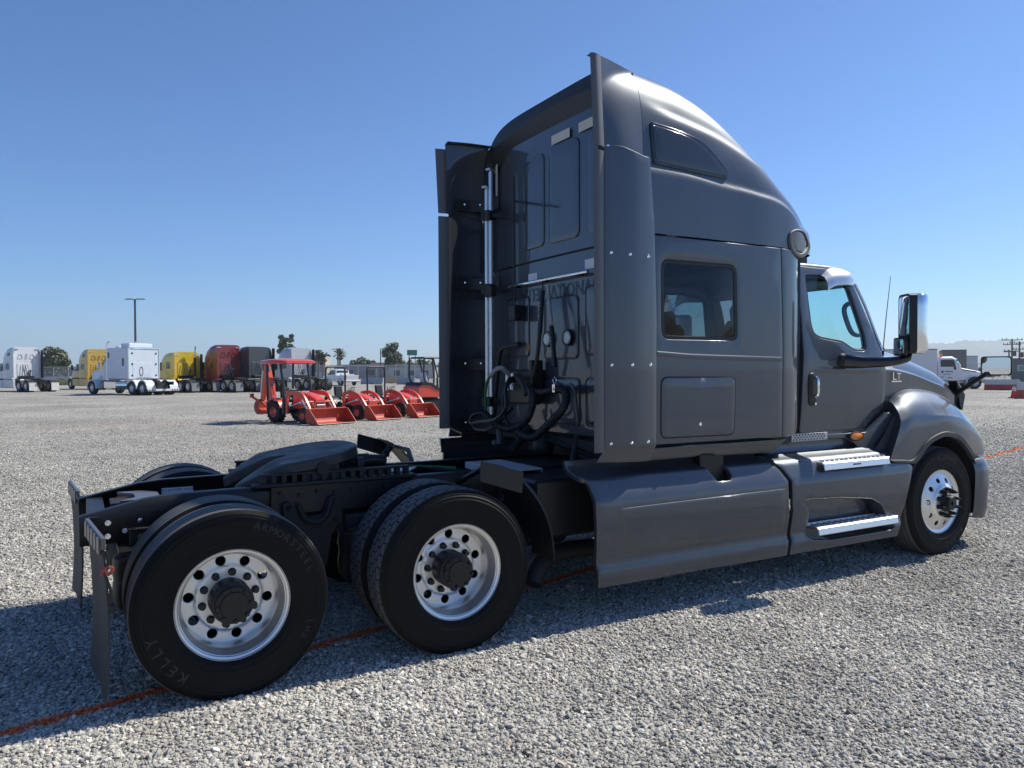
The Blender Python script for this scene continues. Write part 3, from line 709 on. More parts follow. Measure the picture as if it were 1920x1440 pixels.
# luggage hatch: seam plus a very slightly proud door
hat = W([(1240, 707), (1379, 707), (1376, 815), (1239, 822)])
ho = rpoly(hat, .06, 6)
panel('luggage_door', inset(ho, .004 if area2(ho) > 0 else -.004), lambda s, z, d: wallmap(s, z, d-.006), PAINT, TRK, th=.008, r=.005, grid=.1, L=.05, mir=True)
m = MB(); m.tube([wallmap(s, z, -.0005) for s, z in dens(ho, .05)], .0045, 5, closed=True); m.build('hatch_seal', BLK, TRK, mir=True)
p, n = path_at(W([(1311, 795)])[0][0]); m = MB(); z = W([(1311, 795)])[0][1]; m.cyl((p.x, p.y, z), (p.x, p.y-.014, z), .013, n=16); m.build('hatch_lock', CHROME, TRK)
# swage line on the side: thin proud crease
cr = [(s_of_x(x), z) for x, z in onY([(1233, 661), (1290, 666), (1340, 668), (1470, 672)], -1.236)]
m = MB(); rows = []
for k in range(25):
    s = cr[0][0]+(sx1-.02-cr[0][0])*k/24; z = float(np.interp(s, [c[0] for c in cr], [c[1] for c in cr]))
    rows.append([wallmap(s, z+.012, .0005), wallmap(s, z+.004, -.005), wallmap(s, z-.002, -.007), wallmap(s, z-.03, .0005)])
m.sheet(rows); m.build('swage_line', PAINT, TRK, mir=True, smooth=60)
# skirt under the side
sk = onY([(1222, 841), (1474, 823), (1461, 850), (1350, 856), (1342, 852), (1325, 852), (1310, 858), (1220, 866)], -1.22)
panel('sleeper_skirt', sk, lambda u, v, d: (u, -1.234+max(0, 1.2-v)*.55+d, v), PAINT, TRK, th=.05, r=.006, grid=.08, L=.07, mir=True)
m = MB(); m.box((3.55, 0, 1.16), (1.6, 2.26, .06)); m.build('sleeper_floor', DARKIN, TRK)

# ----- side extenders
def extmap(u, v, d):
    q = (u-2.39)/(2.87-2.39); b = math.sin(max(0, min(1, q))*math.pi); y = -1.252-.034*b-.006*q
    if v < 1.20: y += (1.20-v)*.45
    return (u, y+d, v)
el = onY([(1135, 274), (1150, 272), (1165, 275), (1190, 287), (1205, 293.5), (1217, 296), (1227, 420), (1232, 600), (1231, 835), (1224, 866), (1129, 869), (1136, 846)], -1.265)
panel('side_extender', el, extmap, PAINT, TRK, th=.012, r=.004, grid=.05, L=.05, mir=True)
eu = onY([(1131, 106), (1206, 136), (1216, 300), (1204, 298.5), (1190, 292), (1165, 280), (1150, 277), (1134, 279)], -1.25)
def exu(u, v, d):
    y = roof_y(max(u, 2.31), v); q = (u-2.39)/.38; b = math.sin(max(0, min(1, q))*math.pi)*max(0, 1-(v-3.2)/.8)
    return (u, y-.012-.022*b+d, v)
# upper extender: the same skin carried on over the shoulder
rows = []
ut = [t for t in tlist if roof_pt(2.6, t)[2] > 3.2]
xr = [2.375+(2.758-2.375)*k/14 for k in range(15)]
botz = [(x, z) for x, z in onY([(1134, 279), (1150, 277), (1165, 280), (1190, 292), (1204, 298.5), (1216, 300)], -1.25)]
for x in xr:
    zb = float(np.interp(x, [b[0] for b in botz], [b[1] for b in botz])); row = []
    zt = float(np.interp(x, [2.36, 2.55, 2.76], [3.885, 3.882, 3.868])); q = (x-2.39)/.38; b = math.sin(max(0, min(1, q))*math.pi)
    for k in range(24):
        z = zb+(zt-zb)*k/23; row.append((x, min(roof_y(x, z)-.010-.024*b*(1-k/23), -1.205+.11*max(0, q)), z))
    yl = row[-1][1]
    for k in range(1, 6): row.append((x, yl+.014*k, zt+.012*math.sin(k/5*1.57)))
    rows.append([(px_-.022*max(0, (pz_-3.24)/.62)*(2.758-x)/.383, py_, pz_) for px_, py_, pz_ in row])
back = [[(x, y+.010, z-.004) for x, y, z in r] for r in rows]
m = MB(); m.sheet(rows); m.sheet(back)
nn = len(rows[0])
for r0, r1 in ((rows[0], back[0]), (back[-1], rows[-1])): m.sheet([r0, r1])
m.sheet([[r[0] for r in rows], [r[0] for r in back]]); m.sheet([[r[-1] for r in back], [r[-1] for r in rows]])
m.build('upper_extender', PAINT, TRK, smooth=45, mir=True)
# flexible trailing flaps
def flapstrip(name, z0, z1, xa, xb):
    rows = []
    for k in range(12):
        z = z0+(z1-z0)*k/11; x = xa+(xb-xa)*k/11
        rows.append([(x, -1.262, z), (x-.006, -1.268, z), (x, -1.276, z), (x+.022, -1.282, z), (x+.05, -1.279, z), (x+.075, -1.268, z), (x+.092, -1.254, z), (x+.092, -1.246, z)])
    m = MB(); m.sheet(rows, cu=True); m.f += [tuple(range(8)), tuple(88+k for k in range(7, -1, -1))]
    return m.build(name, TRIM, TRK, smooth=50, mir=True)
flapstrip('extender_flap', 1.185, 3.215, 2.312, 2.312); flapstrip('extender_flap', 3.245, 3.85, 2.312, 2.283)
SCREW = MB(); SCREW.lathe([(.0, -.010), (.008, -.009), (.0125, -.005), (.014, 0), (.014, .006)], n=14); SCREW = SCREW.mesh('screw'); SCREW.materials.append(CHROME)
for (a, b) in ((1146, 271), (1176, 281), (1203, 294), (1147, 473), (1179, 477), (1214, 481), (1148, 684), (1183, 684), (1219, 684), (1147, 832), (1182, 830), (1214, 828)):
    x, z = onY([(a, b)], -1.275)[0]; y = extmap(x, z, 0)[1]
    if b < 300:
        q = (x-2.39)/.38; y = min(roof_y(x, z)-.010-.024*math.sin(max(0, min(1, q))*math.pi), -1.205+.11*max(0, q))
    obj('screw', SCREW, None, TRK, (x, y-.002, z))
# far extender brackets seen from behind
for i, (py) in enumerate((398, 543, 693, 803)):
    for s in (-1, 1):
        z = float(U(890, py, 1, 1.2)[2]); m = MB()
        pts = catmull([(2.46, s*1.20, z), (2.62, s*1.18, z), (2.74, s*1.10, z+.0), (2.80, s*.96, z+.01)], 5)
        for j in range(len(pts)-1):
            a, b = pts[j], pts[j+1]; m.box((a+b)/2, ((b-a).length+.004, .035, .012), (0, 0, math.atan2((b-a).y, (b-a).x))); m.box((a+b)/2+Vector((0, 0, .055)), ((b-a).length+.004, .012, .10), (0, 0, math.atan2((b-a).y, (b-a).x)))
        br = m.build('extender_bracket', BLK, TRK)
        for j in (3, 8): obj('bracket_bolt', SCREW, None, br, (pts[j].x-.012, pts[j].y-.012*s, z+.06), (0, 0, -.9))

# ----- back wall
bp_ = [Vector(p) for p in ((2.88, -1.229, 0), (2.85, -1.20, 0), (2.825, -1.10, 0), (2.80, -.93, 0), (2.785, -.70, 0), (2.775, -.35, 0), (2.772, 0, 0), (2.775, .35, 0), (2.785, .70, 0), (2.80, .93, 0), (2.825, 1.10, 0), (2.85, 1.20, 0), (2.88, 1.229, 0))]
bw = catmull(bp_, 5); zz = [1.225+.085*k for k in range(31)]
def bwc(p, z):
    z = min(z, 3.80)
    if z > 2.72:
        lim = abs(roof_y(max(p.x, 2.77), z))-.03; s_ = min(1.0, lim/1.225); return (p.x, p.y*s_, z)
    return (p.x, p.y, z)
m = MB(); m.sheet([[bwc(p, z) for p in bw] for z in zz]); wall = m.build('back_wall', PAINT, TRK, smooth=60)
def bx(y): 
    i = int(np.clip(np.searchsorted([p.y for p in bw], y), 1, len(bw)-1)); a, b = bw[i-1], bw[i]; return a.x+(b.x-a.x)*(y-a.y)/(b.y-a.y)
def bwmap(off): return lambda u, v, d: (bx(u)-off+d, u, v)
def BW(pts): return [(float(U(x, y, 0, 2.77)[1]), float(U(x, y, 0, 2.77)[2])) for x, y in pts]
def groove(pts, mat=BLK, r=.005, closed=True, nm='panel_seam'):
    m = MB(); q = dens(pts, .05) if closed else pts
    m.tube([bwmap(.001)(u, v, 0) for u, v in q], r, 5, closed=closed); return m.build(nm, mat, wall)
groove([(y, 2.692) for y in np.linspace(-1.02, 1.02, 40)], r=.009, closed=False)
rect = lambda y0, y1, z0, z1, r: rpoly([(y0, z0), (y1, z0), (y1, z1), (y0, z1)], r, 5)
# stamped upper panels (proud), lower hatches
for (y0, y1) in ((.10, .46), (-.42, .02), (-.98, -.54)):
    panel('stamped_panel', rect(y0, y1, 2.80, 3.60, .07), bwmap(.012), PAINT, wall, th=.014, r=.010, grid=.1, L=.06)
A_ = BW([(1022, 565), (1083, 552), (1083, 668), (1022, 672)]); yA = sorted(a[0] for a in A_)
panel('stamped_panel', rect(yA[0], yA[-1], 1.84, 2.34, .05), bwmap(.010), PAINT, wall, th=.012, r=.008, grid=.1, L=.05)
groove(rect(yA[0]-.008, yA[-1]+.008, 1.832, 2.348, .055))
for (a0, a1, z0, z1) in ((-.42, .09, 1.30, 1.68), (-.95, -.50, 1.30, 1.68), (.36, .78, 1.86, 2.40), (-1.0, -.50, 1.86, 2.40)):
    groove(rect(a0, a1, z0, z1, .05)); panel('stamped_panel', rect(a0+.01, a1-.01, z0+.01, z1-.01, .045), bwmap(.008), PAINT, wall, th=.01, r=.007, grid=.1, L=.05)
# embossed outline lettering
LET = M('embossed_letters', (.03, .033, .04), .4, .5)
m = MB(); V, F = text_geo('INTERNATIONAL', .15, .0, outline=.002); m.add([(bx(-x*1.04-.05)-.003-z*.6, -x*1.04-.05, 2.39+y*1.05) for x, y, z in V], F); m.build('embossed_lettering', LET, wall, smooth=20)
# tapes and reflectors
for (a, b, c, d) in ((1036, 242, 1070, 238), (1086, 216, 1113, 212)):
    y0, z0 = BW([(a, b)])[0]; y1, z1 = BW([(c, d)])[0]; zt = 3.655
    m = MB(); m.box((bx(y0)-.012, (y0+y1)/2, zt), (.003, abs(y1-y0), .075)); m.build('reflective_tape', TAPE, wall)
m = MB(); m.box((2.79, .99, 3.55), (.003, .05, .30), (0, 0, -.15)); m.build('reflective_tape', TAPE, wall)
for (a, b) in ((999, 521), (1106, 494)):
    y0, z0 = BW([(a, b)])[0]; m = MB(); m.box((bx(y0)-.004, y0, z0), (.003, .15, .075)); m.build('white_reflector', WHITEST, wall)
# work lamps
for (a, b) in ((1032, 636), (1069, 633)):
    y0, z0 = BW([(a, b)])[0]; m = MB(); m.lathe([(.0, -.045), (.045, -.044), (.052, -.038), (.060, -.036)], (bx(y0), y0, z0), 'X', 28); l = m.build('work_lamp', LENS, wall)
    m = MB(); m.lathe([(.055, -.040), (.066, -.042), (.068, -.03), (.066, .0)], (bx(y0), y0, z0), 'X', 28); m.build('lamp_bezel', BLK, l)
y0, z0 = BW([(989, 651)])[0]; m = MB(); m.lathe([(.0, -.010), (.03, -.009), (.04, -.004), (.042, .004)], (bx(y0), y0, z0), 'X', 20); m.build('amber_marker', M('dull_amber', (.22, .09, .02), .4), wall)
y0, z0 = BW([(1096, 625)])[0]; m = MB(); m.prism([(y0-.06, z0), (y0, z0-.06), (y0+.06, z0), (y0, z0+.06)], lambda u, v, d: (bx(u)-.003-d, u, v), 0, .002); m.build('diamond_sticker', M('dark_sticker', (.05, .047, .045), .6), wall)
# hose rail
hr = [(bx(y)-.07, y, 2.50) for y in np.linspace(.62, -.62, 12)]
m = MB(); m.tube(hr, .013, 10); m.build('hose_rail', CHROME, TRK)
m = MB()
for y in (.55, .05, -.45): m.box((bx(y)-.035, y, 2.50), (.08, .03, .03), b=.004)
m.build('rail_bracket', BLK, TRK)
# pogo poles
for (x, y, zt_, zb) in ((2.635, .90, 3.42, 1.30), (2.662, .87, 3.58, 1.34)):
    m = MB(); m.cyl((x, y, zb), (x, y, zt_), .021, n=16); m.cyl((x, y, zt_-.01), (x, y, zt_+.03), .012, n=10); m.box((x, y, zt_+.02), (.10, .05, .02), (0, .1, .5), b=.004); m.build('pogo_pole', STEELP, TRK)
m = MB()
for z in (3.18, 2.50, 1.45): m.box((2.645, .885, z), (.12, .10, .09), (0, 0, .5), b=.01); m.box((2.70, .84, z), (.26, .03, .05), (0, 0, -.35), b=.004)
m.box((2.62, .80, 2.47), (.06, .12, .10), b=.006); m.build('pole_clamp', BLK, TRK)
# hoses
def hose(name, pts, r, mat, n=8, k=8): 
    m = MB(); m.tube(catmull(pts, k), r, n); return m.build(name, mat, TRK)
def BP(x, y, xx): return P3(x, y, 0, xx)
def coil(name, pts, R_, r, turns, mat):
    c = catmull(pts, 10); out = []; N = int(turns*10)
    L = [0]
    for i in range(1, len(c)): L.append(L[-1]+(c[i]-c[i-1]).length)
    for k in range(N+1):
        s = L[-1]*k/N; i = int(np.clip(np.searchsorted(L, s)-1, 0, len(c)-2)); t = (s-L[i])/max(1e-6, L[i+1]-L[i]); p = c[i].lerp(c[i+1], t); tg = (c[i+1]-c[i]).normalized()
        a = tg.orthogonal().normalized(); b = tg.cross(a); an = 2*math.pi*turns*k/N; out.append(p+(a*math.cos(an)+b*math.sin(an))*R_)
    m = MB(); m.tube(out, r, 5); return m.build(name, mat, TRK)
X0 = 2.62
m = MB(); m.box(BP(985, 725, 2.70)+Vector((0, 0, 0)), (.10, .40, .30), b=.015); m.box(BP(1005, 715, 2.69), (.12, .05, .36), b=.01); m.build('connection_bracket', BLK, TRK)
for (a, b) in ((951, 728), (961, 726)):
    q = BP(a, b, 2.60); m = MB(); m.cyl(q, q+Vector((.0, 0, .12)), .016, n=10); m.lathe([(.0, -.02), (.022, -.02), (.024, .01), (.018, .03)], tuple(q), 'Z', 14); m.build('brass_coupling', STEELP, TRK)
hose('green_electric_cable', [BP(912, 775, 2.55), BP(910, 740, 2.52), BP(914, 715, 2.50), BP(922, 702, 2.50)], .013, GREENH)
hose('grey_electric_cable', [BP(921, 704, 2.50), BP(930, 693, 2.50), BP(940, 690, 2.52), BP(948, 696, 2.56), BP(958, 705, 2.62)], .020, GREYH)
hose('air_hose', [BP(968, 712, 2.60), BP(950, 722, 2.52), BP(943, 750, 2.48), BP(946, 780, 2.46), BP(955, 797, 2.47), BP(968, 804, 2.5)], .016, BLK)
hose('air_hose', [BP(965, 708, 2.60), BP(955, 712, 2.5), BP(948, 730, 2.45), BP(948, 765, 2.42), BP(930, 785, 2.4), BP(900, 790, 2.4), BP(884, 793, 2.38), BP(882, 786, 2.38), BP(890, 777, 2.40), BP(908, 774, 2.45)], .016, BLK)
hose('air_hose', [BP(885, 793, 2.38), BP(892, 803, 2.40), BP(912, 805, 2.42), BP(930, 797, 2.45), BP(945, 780, 2.48), BP(960, 765, 2.5)], .015, BLK)
hose('wrapped_hose', [BP(908, 775, 2.46), BP(925, 790, 2.45), BP(940, 800, 2.45), BP(962, 803, 2.46), BP(985, 790, 2.50), BP(997, 765, 2.54), BP(1000, 740, 2.58), BP(990, 722, 2.64)], .030, BLK, 10)
coil('wrapped_hose_ribs', [BP(908, 775, 2.46), BP(925, 790, 2.45), BP(940, 800, 2.45), BP(962, 803, 2.46), BP(985, 790, 2.50), BP(997, 765, 2.54), BP(1000, 740, 2.58)], .031, .005, 42, BLK)
hose('wrapped_hose', [BP(962, 800, 2.52), BP(980, 815, 2.46), BP(1000, 820, 2.46), BP(1018, 806, 2.48), BP(1040, 785, 2.50), BP(1058, 762, 2.54), BP(1062, 742, 2.58), BP(1055, 731, 2.60), BP(1040, 730, 2.60), BP(1020, 735, 2.60), BP(1005, 735, 2.62), BP(992, 722, 2.65)], .030, BLK, 10)
coil('wrapped_hose_ribs', [BP(962, 800, 2.52), BP(980, 815, 2.46), BP(1000, 820, 2.46), BP(1018, 806, 2.48), BP(1040, 785, 2.50), BP(1058, 762, 2.54), BP(1062, 742, 2.58), BP(1055, 731, 2.60), BP(1040, 730, 2.60), BP(1020, 735, 2.60)], .031, .005, 52, BLK)
hose('brown_hose', [BP(968, 708, 2.58), BP(976, 715, 2.55), BP(982, 728, 2.53), BP(986, 740, 2.52)], .020, M('brown_rubber', (.045, .03, .025), .6))
hose('vent_pipe', [BP(926, 785, 2.70), BP(931, 720, 2.70), BP(936, 670, 2.70), BP(944, 652, 2.70), BP(974, 645, 2.74)], .022, BLK, 10)
m = MB(); m.box(BP(968, 587, 2.70), (.10, .10, .14), b=.01); m.tube([BP(963, 330, 2.7), BP(964, 480, 2.7), BP(966, 575, 2.72)], .007, 6); m.tube([BP(966, 378, 2.72), BP(989, 381, 2.60)], .011, 6); m.build('antenna_cable', BLK, TRK)
# tender springs with sleeves
def sleeve(a, b, r=.021): 
    m = MB(); m.cyl(a, b, r, n=12); return m.build('hose_tender_sleeve', BLK, TRK)
t1a, t1b = BP(1017, 545, 2.66), BP(1012, 625, 2.62); sleeve(t1a, t1b); hose('tender_cord', [BP(1018, 528, 2.68), t1a], .006, BLK); hose('tender_pole', [t1b, BP(1008, 665, 2.62), BP(1001, 705, 2.62)], .017, BLK)
t2a, t2b = BP(1034, 612, 2.62), BP(1040, 688, 2.60); sleeve(t2a, t2b); coil('tender_spring', [BP(1027, 535, 2.68), BP(1030, 575, 2.65), t2a], .016, .003, 34, STEELP); hose('tender_cord', [t2b, BP(1044, 700, 2.60), BP(1041, 708, 2.60)], .005, BLK)
m = MB(); m.tube(catmull([BP(1040, 722, 2.6), BP(1037, 712, 2.6), BP(1040, 707, 2.6), BP(1043, 712, 2.6), BP(1041, 722, 2.6)], 5), .004, 6); m.box(BP(1040, 728, 2.585), (.03, .035, .07), b=.004); m.build('hose_clamp', CHROME, TRK)
for (a, b, s) in ((t1a, t1b, 'TRAMEC'), (t2a, t2b, 'TRAMEC')):
    V, F = text_geo(s, .045, .001); mid = (a+b)/2; d = (b-a).normalized(); sd_ = Vector((0, -1, 0)); m = MB()
    m.add([mid+d*x+sd_*y*.7+Vector((-.023, 0, 0)) for x, y, z in V], F); m.build('sleeve_print', WHITEST, TRK, smooth=0)
hose('grab_handle', [BP(1045, 728, 2.70), BP(1062, 724, 2.66), BP(1075, 728, 2.66), BP(1083, 790, 2.66), BP(1084, 797, 2.70)], .016, TRIM, 10)
m = MB(); q = BP(937, 820, 2.62); m.cyl(q+Vector((0, 0, .1)), q+Vector((0, 0, -.06)), .03, n=12); m.lathe([(.0, -.03), (.022, -.02), (.028, 0), (.022, .02), (0, .03)], tuple(BP(928, 830, 2.6)), 'Z', 12); m.build('drain_fitting', TRIM, TRK)
# far lower fairing seen under the extender
m = MB(); m.prism(onY([(862, 812), (946, 806), (940, 824), (866, 826)], 1.15), lambda u, v, d: (u, 1.12+d, v), 0, .03); m.build('far_skirt_end', FRAME, TRK)
# ================================================================= chassis fairings
SEC = [(-1.055, 1.118), (-1.062, 1.075), (-1.08, 1.045), (-1.12, 1.022), (-1.165, 1.008), (-1.186, .998), (-1.197, .982), (-1.225, .930), (-1.257, .868), (-1.266, .852), (-1.270, .70), (-1.262, .55), (-1.249, .435), (-1.247, .415), (-1.266, .378), (-1.270, .362), (-1.262, .262)]
sv = catmull([Vector((0, y, z)) for y, z in SEC], 4); sl = [0.0]
for i in range(1, len(sv)): sl.append(sl[-1]+(sv[i]-sv[i-1]).length)
SY = [p.y for p in sv]; SZ = [p.z for p in sv]
def fair(u, s, d, tuck=None):
    y = float(np.interp(s, sl, SY)); z = float(np.interp(s, sl, SZ))
    i = int(np.clip(np.searchsorted(sl, s)-1, 0, len(sl)-2)); ty, tz = SY[i+1]-SY[i], SZ[i+1]-SZ[i]; L = math.hypot(ty, tz)+1e-9
    ny, nz = -tz/L, ty/L     # inward
    return u, y+ny*d, z+nz*d
def s_of_z(z): return float(np.interp(-z, [-q for q in SZ], sl))
SM = sl[-1]
# end outlines in (x, z) measured on the photo; converted to (x, s)
def edge_rear(z): return float(np.interp(z, [.262, .9, .985, 1.02, 1.06, 1.118], [2.345, 2.318, 2.30, 2.25, 2.215, 2.205]))
def edge_gapL(z): return float(np.interp(z, [.262, .40, .62, .66, .86, .95, 1.0, 1.05, 1.118], [4.185, 4.195, 4.205, 4.195, 4.190, 4.14, 4.07, 4.02, 4.00]))
sl_s = [SM*k/40 for k in range(41)]; zof = lambda s: float(np.interp(s, sl, SZ))
out = [(edge_rear(zof(s)), s) for s in sl_s]+[(edge_gapL(zof(s)), s) for s in sl_s[::-1]]
sz = s_of_z
hand = [(3.38, sz(1.10)), (3.38, sz(1.03)), (3.40, sz(1.0)), (3.44, sz(.94)), (3.46, sz(.905)), (3.59, sz(.905)), (3.62, sz(.94)), (3.60, sz(1.0)), (3.58, sz(1.03)), (3.58, sz(1.10))]
hand = [(a, max(b, .012)) for a, b in hand]
panel('rear_chassis_fairing', out, fair, PAINT, TRK, th=.035, r=.007, holes=[rpoly(hand, .015, 3)], grid=.045, L=.045, mir=True, smooth=50)
m = MB(); m.box((3.49, -1.02, 1.0), (.24, .26, .22), b=.01); hb = m.build('handhold_recess', BLK, TRK)
# shallow stamped field on the fairing
fld = rpoly([(2.50, sz(.79)), (4.15, sz(.80)), (4.15, sz(.46)), (2.62, sz(.45))], [.05, .01, .01, .09], 5)
panel('stamped_field', fld, lambda u, s, d: fair(u, s, d-.0015), PAINT, TRK, th=.004, r=.004, grid=.08, L=.06, mir=True)
# front fairing with step pocket
def edge_f(z): return float(np.interp(z, [.262, .40, .62, .66, .86, .95, 1.0, 1.05, 1.118], [4.215, 4.235, 4.250, 4.240, 4.235, 4.185, 4.115, 4.065, 4.045]))
def edge_w(z): return float(np.interp(z, [.262, .5, .80, .88, .95, 1.0, 1.118], [5.58, 5.68, 5.775, 5.80, 5.70, 5.55, 5.50]))
out = [(edge_f(zof(s)), s) for s in sl_s if zof(s) < 1.06]+[(edge_w(zof(s)), s) for s in sl_s[::-1] if zof(s) < 1.06]
pk = onY([(1505, 939), (1520, 936), (1580, 933), (1635, 935), (1652, 945), (1666, 970), (1678, 985), (1672, 993), (1560, 1012), (1520, 1012), (1512, 1000), (1517, 985), (1518, 960)], -1.265)
pko = rpoly([(a, sz(b)) for a, b in pk], .03, 4)
panel('front_chassis_fairing', out, fair, PAINT, TRK, th=.03, r=.008, holes=[pko], grid=.045, L=.045, mir=True, smooth=50)
# pocket liner: tapered in from the opening
m = MB(); n_ = len(pko); c0 = np.mean(np.array(pko), 0)
r0 = [fair(a, b, .006) for a, b in pko]; r1 = [(p[0]*.9+.1*(c0[0]+.1), p[1]+.13, p[2]*.96+.04*.52) for p in r0]
m.sheet([r0, [(a[0]*.97+.03*(c0[0]+.1), a[1]+.03, a[2]) for a in r0], r1], cu=True); m.f.append(tuple(2*n_+k for k in range(n_))); m.build('step_pocket', PAINT, TRK, smooth=50, mir=True)
def step(name, xa, xb, z, ya, yb):
    m = MB(); m.box(((xa+xb)/2, (ya+yb)/2, z-.012), (xb-xa, yb-ya, .020), b=.004)
    m.box(((xa+xb)/2, ya-.002, z-.038), (xb-xa-.02, .012, .058), (-.22, 0, 0), b=.004)
    m.box(((xa+xb)/2, yb+.003, z+.004), (xb-xa, .012, .016), b=.002)
    s = m.build(name, ALU, TRK)
    for k in range(14):
        x = xa+.05+(xb-xa-.10)*k/13
        m = MB(); m.box((x, (ya+yb)/2+.002, z+.004), (.022, (yb-ya)*.62, .012), (0, 0, .35), b=.005); m.build('step_tread', ALU, s)
    for x in (xb-.18, xb-.04):
        m = MB(); m.cyl((x, yb-.02, z-.003), (x, yb-.02, z+.003), .012, n=10); m.build('step_bolt', BLK, s)
    return s
step('upper_step', 4.60, 5.47, .978, -1.262, -1.135); step('lower_step', 4.50, 5.55, .458, -1.292, -1.165)
m = MB(); m.box((5.02, -1.27, .94), (.10, .004, .012)); m.build('step_slot', BLK, TRK)
# shelf, riser with honeycomb grille, sill under the door
m = MB(); rows = []
for k in range(11):
    x = 4.18+(5.55-4.18)*k/10
    rows.append([(x, -1.10, 1.028), (x, -1.03, 1.034), (x, -1.005, 1.05), (x, -.995, 1.12), (x, -1.015, 1.155), (x, -1.045, 1.185), (x, -1.045, 1.205)])
m.sheet(rows); m.build('cab_sill', PAINT, TRK, smooth=60, mir=True)
GRI = M('pale_grille_mesh', (.5, .5, .5), .5, .4)
gq = onY([(1481, 820), (1539, 818), (1539, 830), (1481, 834)], -1.035); m = MB()
zc = [1.188, 1.168, 1.148]
cells = []
for r_ in range(3):
    for k in range(11):
        x = 4.50+k*.036+(.018 if r_ % 2 else 0); cells.append([(x+.011*math.cos(j*1.0472), zc[r_]+.0085*math.sin(j*1.0472)) for j in range(6)])
panel('sill_grille', rpoly([(4.475, 1.135), (4.92, 1.135), (4.92, 1.20), (4.475, 1.20)], .008), lambda u, v, d: (u, -1.052+d, v), GRI, TRK, th=.012, r=.002, holes=cells, grid=.0, L=.05)
# ================================================================= cab
def cabY(x, z):
    y = -1.062+.030*(max(0, x-4.6))*.8
    if z > 1.86: y += .19*(z-1.86)
    if z < 1.45: y += .05*(1.45-z)
    return y
cm = lambda off: (lambda u, v, d: (u, cabY(u, v)-off+d, v))
door = onY([(1490, 503), (1496, 498), (1568, 506), (1590, 517), (1600, 533), (1652, 657), (1662, 694), (1659, 740), (1655, 767), (1620, 806), (1499, 812), (1504, 746), (1507, 660), (1502, 590), (1496, 540)], cabY)
door = rpoly(door, .03, 3)
wnd = onY([(1509, 515), (1540, 516), (1583, 528), (1592, 540), (1621, 626), (1625, 652), (1621, 659), (1603, 658), (1592, 650), (1580, 642), (1538, 634), (1526, 626), (1520, 605)], cabY)
wnd = rpoly(wnd, .035, 4)
panel('cab_door', door, cm(0), PAINT, TRK, th=.05, r=.007, holes=[wnd], grid=.07, L=.05, mir=True)
wi = inset(wnd, .018 if area2(wnd) > 0 else -.018)
panel('door_window_seal', wnd, cm(-.006), BLK, TRK, th=.03, r=.004, holes=[wi], grid=0, L=.05, mir=True)
panel('door_glass', wi, cm(-.012), GTEAL, TRK, th=.004, r=.001, grid=0, L=.1, mir=True)
# door handle
q = onY([(1522, 730)], cabY)[0]
panel('handle_cup', rpoly([(q[0]-.045, q[1]-.14), (q[0]+.05, q[1]-.14), (q[0]+.05, q[1]+.14), (q[0]-.045, q[1]+.14)], .045, 6), cm(.010), BLK, TRK, th=.012, r=.008, grid=0, L=.05)
m = MB(); yq = cabY(*q); m.tube(catmull([(q[0]+.018, yq-.01, q[1]+.105), (q[0]+.018, yq-.045, q[1]+.085), (q[0]+.018, yq-.05, q[1]), (q[0]+.018, yq-.045, q[1]-.04), (q[0]+.018, yq-.01, q[1]-.06)], 6), .014, 10); m.build('door_handle', CHROME, TRK)
q2 = onY([(1525, 757)], cabY)[0]; m = MB(); m.cyl((q2[0], cabY(*q2)-.01, q2[1]), (q2[0], cabY(*q2)-.026, q2[1]), .012, n=14); m.build('door_lock', CHROME, TRK)
# door creases: raised lower field and mirror patch
q = onY([(1506, 688), (1560, 690), (1647, 694)], cabY)
m = MB(); rows = []
for k in range(20):
    x = q[0][0]+.10+(q[2][0]-q[0][0]-.10)*k/19; z = q[1][1]-.006; t = min(1, k/6)
    rows.append([(x, cabY(x, z+.02)+.001, z+.02), (x, cabY(x, z)-.010*t, z), (x, cabY(x, z)-.012*t, z-.008), (x, cabY(x, z)+.001, z-.05)])
m.sheet(rows); m.build('door_crease', PAINT, TRK, smooth=60, mir=True)
m = MB(); q = onY([(1621, 792)], cabY)[0]; V, F = text_geo('C', .07, .003); m.add([(q[0]+x, cabY(*q)-.003-z, q[1]+y) for x, y, z in V], F); m.build('door_mark', TRIM, TRK)
# lower cowl below and ahead of the door, with amber lamp
cow = onY([(1500, 817), (1621, 810), (1657, 772), (1677, 780), (1664, 810), (1640, 845), (1632, 859), (1618, 855), (1600, 830), (1586, 822), (1500, 824)], -1.05)
panel('cowl_panel', rpoly(cow, .02, 3), lambda u, v, d: (u, -1.048-.10*max(0, u-5.2)+d, v), PAINT, TRK, th=.04, r=.008, grid=.06, L=.05, mir=True)
q = onY([(1606, 818)], -1.07)[0]; m = MB(); m.lathe([(.0, -.030), (.030, -.028), (.045, -.018), (.05, 0)], (0, 0, 0), 'Y', 24); m.v = [(x*1.75, y*.8, z*.70) for x, y, z in m.v]; al = m.build('side_marker_lamp', AMBER, TRK, loc=(q[0], -1.062, q[1]))
m = MB(); m.lathe([(.047, -.012), (.056, -.014), (.060, 0)], (0, 0, 0), 'Y', 24); m.v = [(x*1.7, y, z*.70) for x, y, z in m.v]; m.build('lamp_base', BLK, al)
# dark gap behind fender: inner structure and strut
m = MB(); m.box((5.72, -.85, 1.18), (.30, .30, .55)); m.box((5.55, -.80, 1.0), (.5, .5, .25)); m.build('engine_bay_side', DARKIN, TRK)
m = MB(); m.prism(onY([(1640, 846), (1662, 812), (1676, 782), (1682, 784), (1668, 830), (1655, 858)], -1.12), lambda u, v, d: (u, -1.125+d, v), 0, .02); m.box((5.75, -1.08, .99), (.05, .03, .10)); m.box((5.72, -1.06, 1.14), (.12, .02, .02)); m.build('fender_strut', TRIM, TRK)
